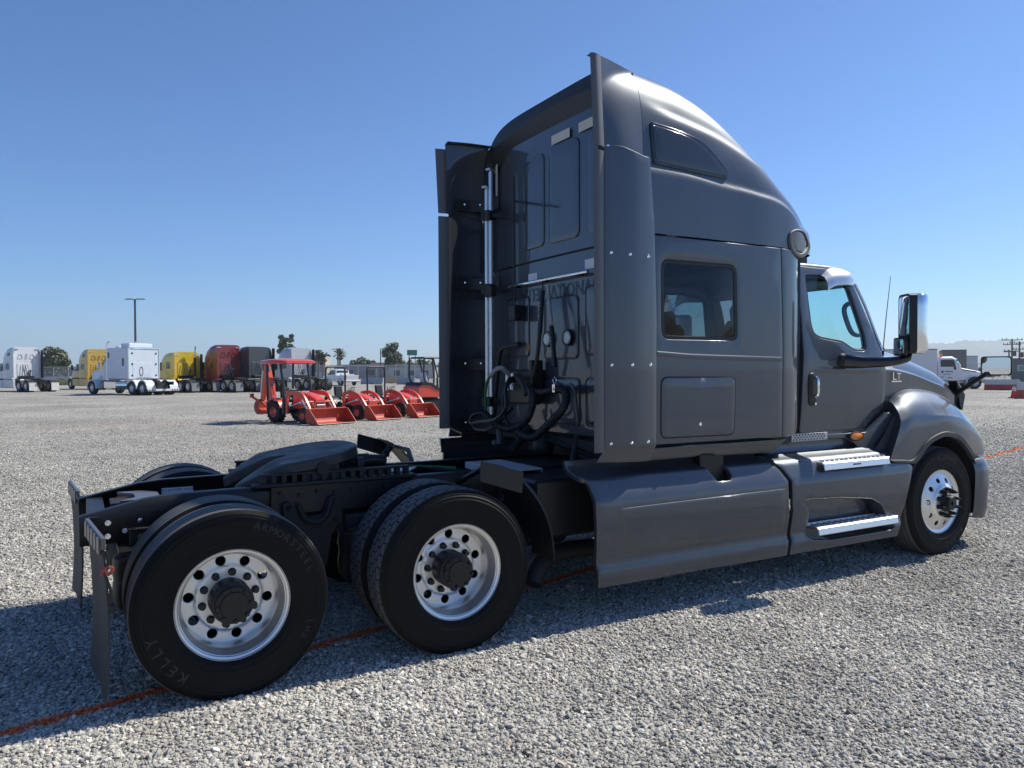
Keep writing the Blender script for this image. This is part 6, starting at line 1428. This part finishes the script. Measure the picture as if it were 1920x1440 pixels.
def fence(label, p0, p1, h, n):
    p0, p1 = Vector(p0), Vector(p1); L_ = (p1-p0).length; t = empty('chain_link_fence'); tag(t, label, 'fence'); t.location = p0; t.rotation_euler = (0, 0, math.atan2((p1-p0).y, (p1-p0).x))
    for k in range(n+1): m = MB(); m.cyl((L_*k/n, 0, 0), (L_*k/n, 0, h+.05), .045, n=8); m.build('post', FP, t)
    m = MB(); m.cyl((0, 0, h), (L_, 0, h), .03, n=8); m.build('top_rail', FP, t)
    m = MB(); m.add([(0, .05, .03), (L_, .05, .03), (L_, .05, h), (0, .05, h)], [(0, 1, 2, 3)]); m.add([(0, .058, .03), (L_, .058, .03), (L_, .058, h), (0, .058, h)], [(3, 2, 1, 0)]); m.build('mesh', FM, t)
fence('chain-link fence behind the weeds and gold truck', G(-60, 124), G(330, 116), 2.5, 14); fence('chain-link fence behind the pickup and concrete barriers', G(585, 112), G(905, 108), 2.5, 18); fence('chain-link fence beyond the service truck and site building', G(1690, 112), G(2000, 104), 2.4, 14)
# sheds and signs beyond
def shed(label, px, dep, w, d, h, mat, yaw, rh=.5):
    t = empty('low_shed'); tag(t, label, 'shed'); place(t, G(px, dep), yaw); m = MB(); m.box((0, 0, h/2), (w, d, h)); m.build('wall', mat, t)
    m = MB(); m.prism([(-d/2-.2, h), (0, h+rh), (d/2+.2, h), (0, h+rh-.12)], lambda u, v, q: (q, u, v+.01), -w/2-.2, w/2+.2); m.build('roof', KGR, t)
    for k in range(3): m = MB(); m.box((-w*.3+k*w*.3, -d/2-.02, h*.5), (w*.12, .06, h*.45)); wv = m.build('opening', DARKIN, t)
GSH = M('grey_shed_metal', (.22, .24, .26), .6); GS2 = M('pale_shed_metal', (.40, .41, .40), .7)
shed('long grey shed beyond the fence behind the pickup', 700, 175, 16, 7, 2.6, GSH, -30); shed('pale long shed beyond the fence behind the excavator', 775, 165, 10, 6, 2.4, GS2, -30); shed('pale low building under the palms', 596, 185, 5, 5, 5.2, M('sand_wall', (.42, .40, .36), .8), -30); shed('grey low shed beyond the weeds', 118, 165, 14, 6, 2.2, GS2, -30)
def signboard(label, px, dep, zc, w, h, mat):
    t = empty('signboard'); tag(t, label, 'sign', 'roadside signboards'); place(t, G(px, dep), YAW*180/math.pi-90); m = MB(); m.box((0, 0, zc), (w, .15, h), b=.02); m.build('board', mat, t)
    for s in (-1, 1): m = MB(); m.cyl((s*w*.3, .1, 0), (s*w*.3, .1, zc), .1, n=8); m.build('post', KGR, t)
signboard('faded pink signboard above the long shed', 713, 185, 2.9, 4.6, 1.5, M('faded_pink', (.55, .30, .28), .7)); signboard('dull red and grey signboard under the tall leafy tree', 735, 180, 3.3, 2.9, 1.9, M('dull_red_grey', (.30, .16, .16), .7)); signboard('small green sign above the excavator', 773, 185, 6.0, 2.4, 1.3, M('sign_green', (.06, .22, .14), .7))
# trees
def leafmat(name, col):
    m = M(name, col, .7, var=.35, vs=1.2); return m
LF1 = leafmat('grey_green_leaves', (.12, .14, .085)); LF2 = leafmat('mid_green_leaves', (.11, .15, .065)); LF3 = leafmat('dusty_green_leaves', (.14, .16, .075)); LFP = leafmat('palm_leaves', (.12, .135, .055)); LFD = leafmat('dry_palm_skirt', (.20, .15, .08)); BARK = M('grey_bark', (.12, .10, .08), .9)
def crown(blobs, n, size, rng, gap=.0):
    V = []; F = []
    for (c, rx, rz) in blobs:
        for k in range(n):
            d = rng.normal(size=3); d /= np.linalg.norm(d); q = rng.uniform(.35, 1.0)**.5
            p = np.array(c)+d*np.array([rx, rx, rz])*q; a = rng.normal(size=3); a /= np.linalg.norm(a); b = np.cross(a, rng.normal(size=3)); b /= np.linalg.norm(b)+1e-9; s = size*rng.uniform(.6, 1.4); i = len(V)
            V += [tuple(p+a*s), tuple(p+b*s*.6), tuple(p-a*s), tuple(p-b*s*.6)]; F.append((i, i+1, i+2, i+3))
    m = MB(); m.add(V, F); return m
def tree(label, px, dep, h, w, mat, seed, nm='tree', cat='tree', nb=14, n=170, trunk=.25, size=.30, low=.25, group=None, tall=1.0):
    rng = np.random.default_rng(seed); t = empty(nm); tag(t, label, cat, group); t.location = G(px, dep); t.rotation_euler = (0, 0, seed)
    bl = []
    for k in range(nb):
        z = h*(low+(1-low)*rng.uniform(.08, .92)); rr = w*.5*math.sqrt(max(.08, 1-((z/h-.58)/.5)**2)); a = rng.uniform(0, 6.28); q = rng.uniform(.2, .75)
        bl.append(((rr*q*math.cos(a), rr*q*math.sin(a), z), w*rng.uniform(.09, .19), w*rng.uniform(.08, .16)*tall))
    m = crown(bl, n, size, rng); m.build('crown', mat, t, smooth=0)
    m = MB(); m.tube([(0, 0, 0), (.05*w*.3, 0, h*.3), (0, .03*w, h*.62)], [trunk, trunk*.75, trunk*.35], 8)
    for (c, r0, r1) in bl[::2]: m.tube([(0, 0, h*.28), (c[0]*.5, c[1]*.5, c[2]*.8), c], [trunk*.5, trunk*.3, trunk*.1], 5)
    m.build('trunk', BARK, t); return t
tree('broad grey-green tree rising behind the white tall sleeper truck', 101, 140, 6.1, 6.5, LF1, 3, nb=30, n=110, low=.15); tree('dark leafy tree low behind the fence beside the white truck', 84, 138, 4.0, 5.0, LF2, 5, nb=12)
tree('small round tree top above the pale grey truck', 536, 150, 9.2, 4.2, LF1, 8, nb=24, n=110, low=.3, size=.24); tree('tall leafy tree standing above the long grey shed', 734, 168, 7.7, 5.2, LF1, 11, nb=40, n=90, low=.12, tall=1.5, size=.24)
for i, (px, dep, h, w, mt) in enumerate(((655, 190, 3.6, 8, LF3), (676, 192, 4.6, 7, LF2), (697, 196, 3.9, 6, LF3), (692, 200, 4.2, 5, LF2), (760, 190, 4.4, 9, LF3), (793, 195, 4.6, 9, LF2), (822, 190, 3.8, 7, LF3), (1862, 150, 2.2, 6, LF3))):
    tree(['rounded dusty bush line behind the pickup roof', 'taller green bush between pickup and first compact tractor', 'dusty bush behind the first roll bar', 'dark bush behind the first roll bar', 'wide dusty bush behind the green sign', 'green bush behind the excavator canopy', 'dusty bush beside the excavator canopy', 'low bush under the hood mirror by the site building'][i], px, dep, h, w, mt, 20+i, 'bush', 'bush', 10, 150, .15, .3, .05, 'bushes beyond the fence')
def palm(label, px, dep, h, seed):
    rng = np.random.default_rng(seed); t = empty('palm_tree'); tag(t, label, 'palm', 'palms beyond the fence'); t.location = G(px, dep); m = MB(); m.tube([(0, 0, 0), (.1, 0, h*.5), (.05, .05, h*.95)], [.28, .2, .2], 8); m.build('trunk', BARK, t)
    for nm, mt, n, e0, e1, L_ in (('frond_crown', LFP, 46, -.3, 1.3, 1.7), ('dry_skirt', LFD, 26, -1.3, -.5, 1.2)):
        V = []; F = []
        for k in range(n):
            a = rng.uniform(0, 6.28); e = rng.uniform(e0, e1); d = Vector((math.cos(a)*math.cos(e), math.sin(a)*math.cos(e), math.sin(e))); sd_ = Vector((-math.sin(a), math.cos(a), 0)); o = Vector((.05, .05, h*.93)); p = o.copy(); i = len(V)
            for q in range(5): 
                w = .30*math.sin((q+.6)/5*2.6); V += [tuple(p-sd_*w), tuple(p+sd_*w)]; p = p+d*L_/4; d = (d+Vector((0, 0, -.16))).normalized()
            F += [(i+2*q, i+2*q+1, i+2*q+3, i+2*q+2) for q in range(4)]
        m = MB(); m.add(V, F); m.build(nm, mt, t, smooth=0)
palm('fan palm with dry skirt just beyond the pale low building', 597, 178, 5.4, 1); palm('fan palm leaning next to the pale low building', 605, 176, 5.0, 2); palm('fan palm standing behind the one-arm lamp post', 637, 172, 5.6, 4)
# weeds by the fence
rng = np.random.default_rng(5); V = []; F = []
for k in range(5200):
    p = G(rng.uniform(84, 152), rng.uniform(100, 113)); h = rng.uniform(.25, 1.0)*(.5+.5*math.sin(p.x*1.3+2)**2); a = rng.uniform(0, 6.28); dx, dy = math.cos(a)*.05, math.sin(a)*.05; i = len(V); lx, ly = rng.normal(size=2)*.2
    V += [(p.x-dx, p.y-dy, -.02), (p.x+dx, p.y+dy, -.02), (p.x+lx, p.y+ly, h)]; F.append((i, i+1, i+2))
m = MB(); m.add(V, F); tag(m.build('weeds', leafmat('dry_weeds', (.16, .17, .07)), smooth=0), 'green and straw weeds growing along the fence', 'weeds', kind='stuff')
# ================================================================= ground
def line_mask(nt):
    """orange spray line on the gravel, in world metres"""
    N = nt.nodes; Lk = nt.links; g = N.new('ShaderNodeNewGeometry'); s = N.new('ShaderNodeSeparateXYZ'); Lk.new(g.outputs['Position'], s.inputs[0])
    def mth(op, a, b=None):
        n = N.new('ShaderNodeMath'); n.operation = op
        for i, q in enumerate((a, b)):
            if q is None: continue
            if isinstance(q, (int, float)): n.inputs[i].default_value = q
            else: Lk.new(q, n.inputs[i])
        return n.outputs[0]
    nz = N.new('ShaderNodeTexNoise'); nz.inputs['Scale'].default_value = 9; nz.inputs['Detail'].default_value = 4; Lk.new(g.outputs['Position'], nz.inputs['Vector'])
    n2 = N.new('ShaderNodeTexNoise'); n2.inputs['Scale'].default_value = .55; Lk.new(g.outputs['Position'], n2.inputs['Vector'])
    wob = mth('MULTIPLY', mth('SUBTRACT', n2.outputs['Fac'], .5), .12)
    out = None
    for (a, b, x0, x1, hw, gain) in ((.2605, -.812, -40, 60, .060, .95), (.23, 22.6, -2, 16, .10, .40), (.25, 12.5, 1.5, 6, .08, .22)):
        d = mth('ABSOLUTE', mth('ADD', mth('SUBTRACT', s.outputs['Y'], mth('MULTIPLY', s.outputs['X'], a)), mth('SUBTRACT', wob, b)))
        e = mth('ADD', d, mth('MULTIPLY', mth('SUBTRACT', nz.outputs['Fac'], .5), .09))
        mr = N.new('ShaderNodeMapRange'); mr.inputs['From Min'].default_value = hw; mr.inputs['From Max'].default_value = hw*.35; mr.inputs['To Max'].default_value = gain; Lk.new(e, mr.inputs['Value'])
        k = mth('MULTIPLY', mr.outputs[0], mth('MULTIPLY', mth('GREATER_THAN', s.outputs['X'], x0), mth('LESS_THAN', s.outputs['X'], x1)))
        out = k if out is None else mth('MAXIMUM', out, k)
    return out
ORANGE = (.70, .13, .025, 1)
STN = bpy.data.materials.new('crushed_gravel_stone'); STN.use_nodes = True; nt = STN.node_tree; N = nt.nodes; Lk = nt.links; b = N['Principled BSDF']; b.inputs['Roughness'].default_value = .85; b.inputs['Specular IOR Level'].default_value = .25
at_ = N.new('ShaderNodeAttribute'); at_.attribute_type = 'INSTANCER'; at_.attribute_name = 'tone'; cr = N.new('ShaderNodeValToRGB'); el_ = cr.color_ramp.elements; el_[0].position = 0; el_[0].color = (.13, .123, .115, 1); el_[1].position = 1; el_[1].color = (.72, .685, .62, 1)
for p_, c_ in ((.22, (.305, .294, .272, 1)), (.5, (.425, .408, .375, 1)), (.75, (.53, .508, .465, 1)), (.86, (.50, .42, .34, 1)), (.9, (.60, .58, .55, 1))):
    e = cr.color_ramp.elements.new(p_); e.color = c_
Lk.new(at_.outputs['Fac'], cr.inputs[0]); lm = line_mask(nt); mx = N.new('ShaderNodeMix'); mx.data_type = 'RGBA'; Lk.new(lm, mx.inputs['Factor']); mx.inputs['B'].default_value = ORANGE; Lk.new(mx.outputs['Result'], b.inputs['Base Color'])
g = N.new('ShaderNodeNewGeometry'); mul = None
for sc__, lo__, hi__ in ((.35, .80, 1.12), (1.6, .84, 1.12)):
    nz = N.new('ShaderNodeTexNoise'); nz.inputs['Scale'].default_value = sc__; nz.inputs['Detail'].default_value = 4; Lk.new(g.outputs['Position'], nz.inputs['Vector']); mr = N.new('ShaderNodeMapRange'); mr.inputs['From Min'].default_value = .32; mr.inputs['From Max'].default_value = .68; mr.inputs['To Min'].default_value = lo__; mr.inputs['To Max'].default_value = hi__; Lk.new(nz.outputs['Fac'], mr.inputs['Value'])
    mm = N.new('ShaderNodeMix'); mm.data_type = 'RGBA'; mm.blend_type = 'MULTIPLY'; mm.inputs['Factor'].default_value = 1; Lk.new(cr.outputs[0] if mul is None else mul, mm.inputs['A']); Lk.new(mr.outputs[0], mm.inputs['B']); mul = mm.outputs['Result']
Lk.new(mul, mx.inputs['A'])
GRD = bpy.data.materials.new('gravel_ground'); GRD.use_nodes = True; nt = GRD.node_tree; N = nt.nodes; Lk = nt.links; b = N['Principled BSDF']; b.inputs['Roughness'].default_value = .9; b.inputs['Specular IOR Level'].default_value = .2
g = N.new('ShaderNodeNewGeometry'); vo = N.new('ShaderNodeTexVoronoi'); vo.inputs['Scale'].default_value = 34; Lk.new(g.outputs['Position'], vo.inputs['Vector'])
sx = N.new('ShaderNodeSeparateColor'); Lk.new(vo.outputs['Color'], sx.inputs[0]); cr = N.new('ShaderNodeValToRGB'); el_ = cr.color_ramp.elements; el_[0].position = 0; el_[0].color = (.12, .115, .108, 1); el_[1].position = 1; el_[1].color = (.58, .555, .505, 1)
for p_, c_ in ((.3, (.272, .264, .245, 1)), (.7, (.418, .404, .368, 1))):
    e = cr.color_ramp.elements.new(p_); e.color = c_
Lk.new(sx.outputs[0], cr.inputs[0])
# broad drifts: lighter fines, darker damp or driven lanes
nz = N.new('ShaderNodeTexNoise'); nz.inputs['Scale'].default_value = .22; nz.inputs['Detail'].default_value = 6; Lk.new(g.outputs['Position'], nz.inputs['Vector']); mr = N.new('ShaderNodeMapRange'); mr.inputs['From Min'].default_value = .3; mr.inputs['From Max'].default_value = .7; mr.inputs['To Min'].default_value = .68; mr.inputs['To Max'].default_value = 1.06; Lk.new(nz.outputs['Fac'], mr.inputs['Value'])
n3 = N.new('ShaderNodeTexNoise'); n3.inputs['Scale'].default_value = 3.; n3.inputs['Detail'].default_value = 5; Lk.new(g.outputs['Position'], n3.inputs['Vector']); m3 = N.new('ShaderNodeMapRange'); m3.inputs['From Min'].default_value = .3; m3.inputs['From Max'].default_value = .7; m3.inputs['To Min'].default_value = .85; m3.inputs['To Max'].default_value = 1.12; Lk.new(n3.outputs['Fac'], m3.inputs['Value'])
ml = N.new('ShaderNodeMath'); ml.operation = 'MULTIPLY'; Lk.new(mr.outputs[0], ml.inputs[0]); Lk.new(m3.outputs[0], ml.inputs[1])
mm = N.new('ShaderNodeMix'); mm.data_type = 'RGBA'; mm.blend_type = 'MULTIPLY'; mm.inputs['Factor'].default_value = 1; Lk.new(cr.outputs[0], mm.inputs['A']); Lk.new(ml.outputs[0], mm.inputs['B'])
lm = line_mask(nt); mx = N.new('ShaderNodeMix'); mx.data_type = 'RGBA'; Lk.new(lm, mx.inputs['Factor']); Lk.new(mm.outputs['Result'], mx.inputs['A']); mx.inputs['B'].default_value = ORANGE; Lk.new(mx.outputs['Result'], b.inputs['Base Color'])
bp = N.new('ShaderNodeBump'); bp.inputs['Strength'].default_value = 1.0; bp.inputs['Distance'].default_value = .02; iv = N.new('ShaderNodeMath'); iv.operation = 'SUBTRACT'; iv.inputs[0].default_value = 1.; Lk.new(vo.outputs['Distance'], iv.inputs[1]); Lk.new(iv.outputs[0], bp.inputs['Height']); Lk.new(bp.outputs[0], b.inputs['Normal'])
m = MB(); S_ = 5000.0; m.add([(-S_, -S_, 0), (S_, -S_, 0), (S_, S_, 0), (-S_, S_, 0)], [(0, 1, 2, 3)]); tag(m.build('ground', GRD, smooth=0), kind='structure')
# loose stones: real pieces near the camera, one object
rng = np.random.default_rng(12)
def band(d0, d1, dens_):
    hw = 1.05; A = (d1*d1-d0*d0)*hw; n = int(A*dens_); d = np.sqrt(rng.uniform(d0*d0, d1*d1, n)); q = rng.uniform(-hw, hw, n); k_ = rng.uniform(0, 1, n) < np.clip((hw-np.abs(q))/(hw-.72), 0, 1); d = d[k_]; q = q[k_]*d
    f2 = np.array([math.cos(YAW), math.sin(YAW)]); r2 = np.array([math.sin(YAW), -math.cos(YAW)]); return CAM[:2]+d[:, None]*f2+q[:, None]*r2
XY = [band(2.0, 6.0, 5200)]
for k in range(40): XY.append(band(6+k, 7+k, 5200*math.exp(-(k+.5)/4.5)))
XY = np.concatenate(XY); n = len(XY)
dist = np.linalg.norm(XY-CAM[:2], axis=1); scl = rng.lognormal(-.05, .32, n)*.0098*np.clip(.92+.05*(dist-5)/4, .92, 1.3); scl = np.clip(scl, .005, .024)
me = bpy.data.meshes.new('loose_gravel'); me.vertices.add(n); co = np.zeros((n, 3), np.float32); co[:, :2] = XY; co[:, 2] = scl*rng.uniform(.0, .55, n); me.vertices.foreach_set('co', co.ravel())
for nm, tp, arr in (('tone', 'FLOAT', np.clip(rng.normal(.52, .24, n), 0, 1)), ('scl', 'FLOAT', scl), ('rot', 'FLOAT_VECTOR', np.stack([rng.uniform(-.5, .5, n), rng.uniform(-.5, .5, n), rng.uniform(0, 6.28, n)], 1)), ('pick', 'INT', rng.integers(0, 5, n))):
    a = me.attributes.new(nm, tp, 'POINT'); a.data.foreach_set('vector' if tp == 'FLOAT_VECTOR' else 'value', np.ascontiguousarray(arr, dtype=np.int32 if tp == 'INT' else np.float32).ravel())
me.update(); go = obj('loose_gravel', me); tag(go, 'loose grey crushed gravel covering the yard', 'gravel', kind='stuff'); me.materials.append(STN)
ng = bpy.data.node_groups.new('gravel_scatter', 'GeometryNodeTree'); ng.interface.new_socket('Geometry', in_out='INPUT', socket_type='NodeSocketGeometry'); ng.interface.new_socket('Geometry', in_out='OUTPUT', socket_type='NodeSocketGeometry')
N = ng.nodes; Lk = ng.links; gi_ = N.new('NodeGroupInput'); go_ = N.new('NodeGroupOutput'); jn = N.new('GeometryNodeGeometryToInstance')
for k in range(5):
    ic = N.new('GeometryNodeMeshIcoSphere'); ic.inputs['Radius'].default_value = 1.; ic.inputs['Subdivisions'].default_value = 1 if k else 2
    sp_ = N.new('GeometryNodeSetPosition'); nz = N.new('ShaderNodeTexNoise'); nz.noise_dimensions = '4D'; nz.inputs['Scale'].default_value = .9; nz.inputs['W'].default_value = k*3.7; vm = N.new('ShaderNodeVectorMath'); vm.operation = 'SUBTRACT'; vm.inputs[1].default_value = (.5, .5, .5); vs_ = N.new('ShaderNodeVectorMath'); vs_.operation = 'SCALE'; vs_.inputs['Scale'].default_value = 1.5
    Lk.new(nz.outputs['Color'], vm.inputs[0]); Lk.new(vm.outputs[0], vs_.inputs[0]); Lk.new(ic.outputs['Mesh'], sp_.inputs['Geometry']); Lk.new(vs_.outputs[0], sp_.inputs['Offset'])
    tf = N.new('GeometryNodeTransform'); tf.inputs['Scale'].default_value = ((1.15, .85, .6), (.95, .9, .75), (1.35, .75, .5), (1.0, 1.0, .55), (1.2, .7, .7))[k]; sm = N.new('GeometryNodeSetMaterial'); sm.inputs['Material'].default_value = STN; ss = N.new('GeometryNodeSetShadeSmooth'); ss.inputs['Shade Smooth'].default_value = False
    Lk.new(sp_.outputs[0], tf.inputs[0]); Lk.new(tf.outputs[0], sm.inputs[0]); Lk.new(sm.outputs[0], ss.inputs[0]); Lk.new(ss.outputs[0], jn.inputs[0])
ip = N.new('GeometryNodeInstanceOnPoints'); ip.inputs['Pick Instance'].default_value = True; Lk.new(gi_.outputs[0], ip.inputs['Points']); Lk.new(jn.outputs[0], ip.inputs['Instance'])
def nattr(nm, tp):
    a = N.new('GeometryNodeInputNamedAttribute'); a.data_type = tp; a.inputs['Name'].default_value = nm; return a.outputs['Attribute']
Lk.new(nattr('pick', 'INT'), ip.inputs['Instance Index']); er = N.new('FunctionNodeEulerToRotation'); Lk.new(nattr('rot', 'FLOAT_VECTOR'), er.inputs[0]); Lk.new(er.outputs[0], ip.inputs['Rotation']); Lk.new(nattr('scl', 'FLOAT'), ip.inputs['Scale']); Lk.new(ip.outputs[0], go_.inputs[0])
md = go.modifiers.new('scatter', 'NODES'); md.node_group = ng
# ================================================================= far hills and the air
ridge = [(1380, 672), (1450, 664), (1520, 668), (1600, 655), (1660, 660), (1705, 652), (1740, 645), (1775, 647), (1810, 640.5), (1850, 642), (1885, 639), (1930, 643), (2000, 636), (2100, 645), (2200, 640)]
DH = 4200.0; rows = [[], [], [], []]
for i in range((len(ridge)-1)*8+1):
    a = i/8; k = min(int(a), len(ridge)-2); t = a-k; px = ridge[k][0]*(1-t)+ridge[k+1][0]*t; py = ridge[k][1]*(1-t)+ridge[k+1][1]*t-1.2*math.sin(i*1.9)-.8*math.sin(i*.73); p = G(px, DH); z = CAM[2]+(693-py)*DH/FPX
    away = Vector((FW[0], FW[1], 0)).normalized()
    rows[0].append(p-away*380+Vector((0, 0, -1))); rows[1].append(p-away*190+Vector((25*math.sin(i*.31), 20*math.cos(i*.43), z*.50+2*math.sin(i*.6)))); rows[2].append(p+Vector((0, 0, z))); rows[3].append(p+away*300+Vector((0, 0, -1)))
m = MB(); m.sheet(rows); hm_ = m.build('mountains', M('dry_hills', (.05, .062, .062), .95, var=.2, vs=.01), smooth=60); tag(hm_, kind='structure')
HZM = bpy.data.materials.new('thin_haze'); HZM.use_nodes = True; nt = HZM.node_tree; nt.nodes.remove(nt.nodes['Principled BSDF']); pv = nt.nodes.new('ShaderNodeVolumePrincipled'); pv.inputs['Color'].default_value = (.80, .90, 1.0, 1); pv.inputs['Density'].default_value = 2.4e-4; pv.inputs['Anisotropy'].default_value = 0.3
nt.links.new(pv.outputs[0], nt.nodes['Material Output'].inputs['Volume'])
m = MB(); m.box((0, 0, 84.5), (10600, 10600, 171)); hz = m.build('haze', HZM, smooth=0); tag(hz, kind='stuff')
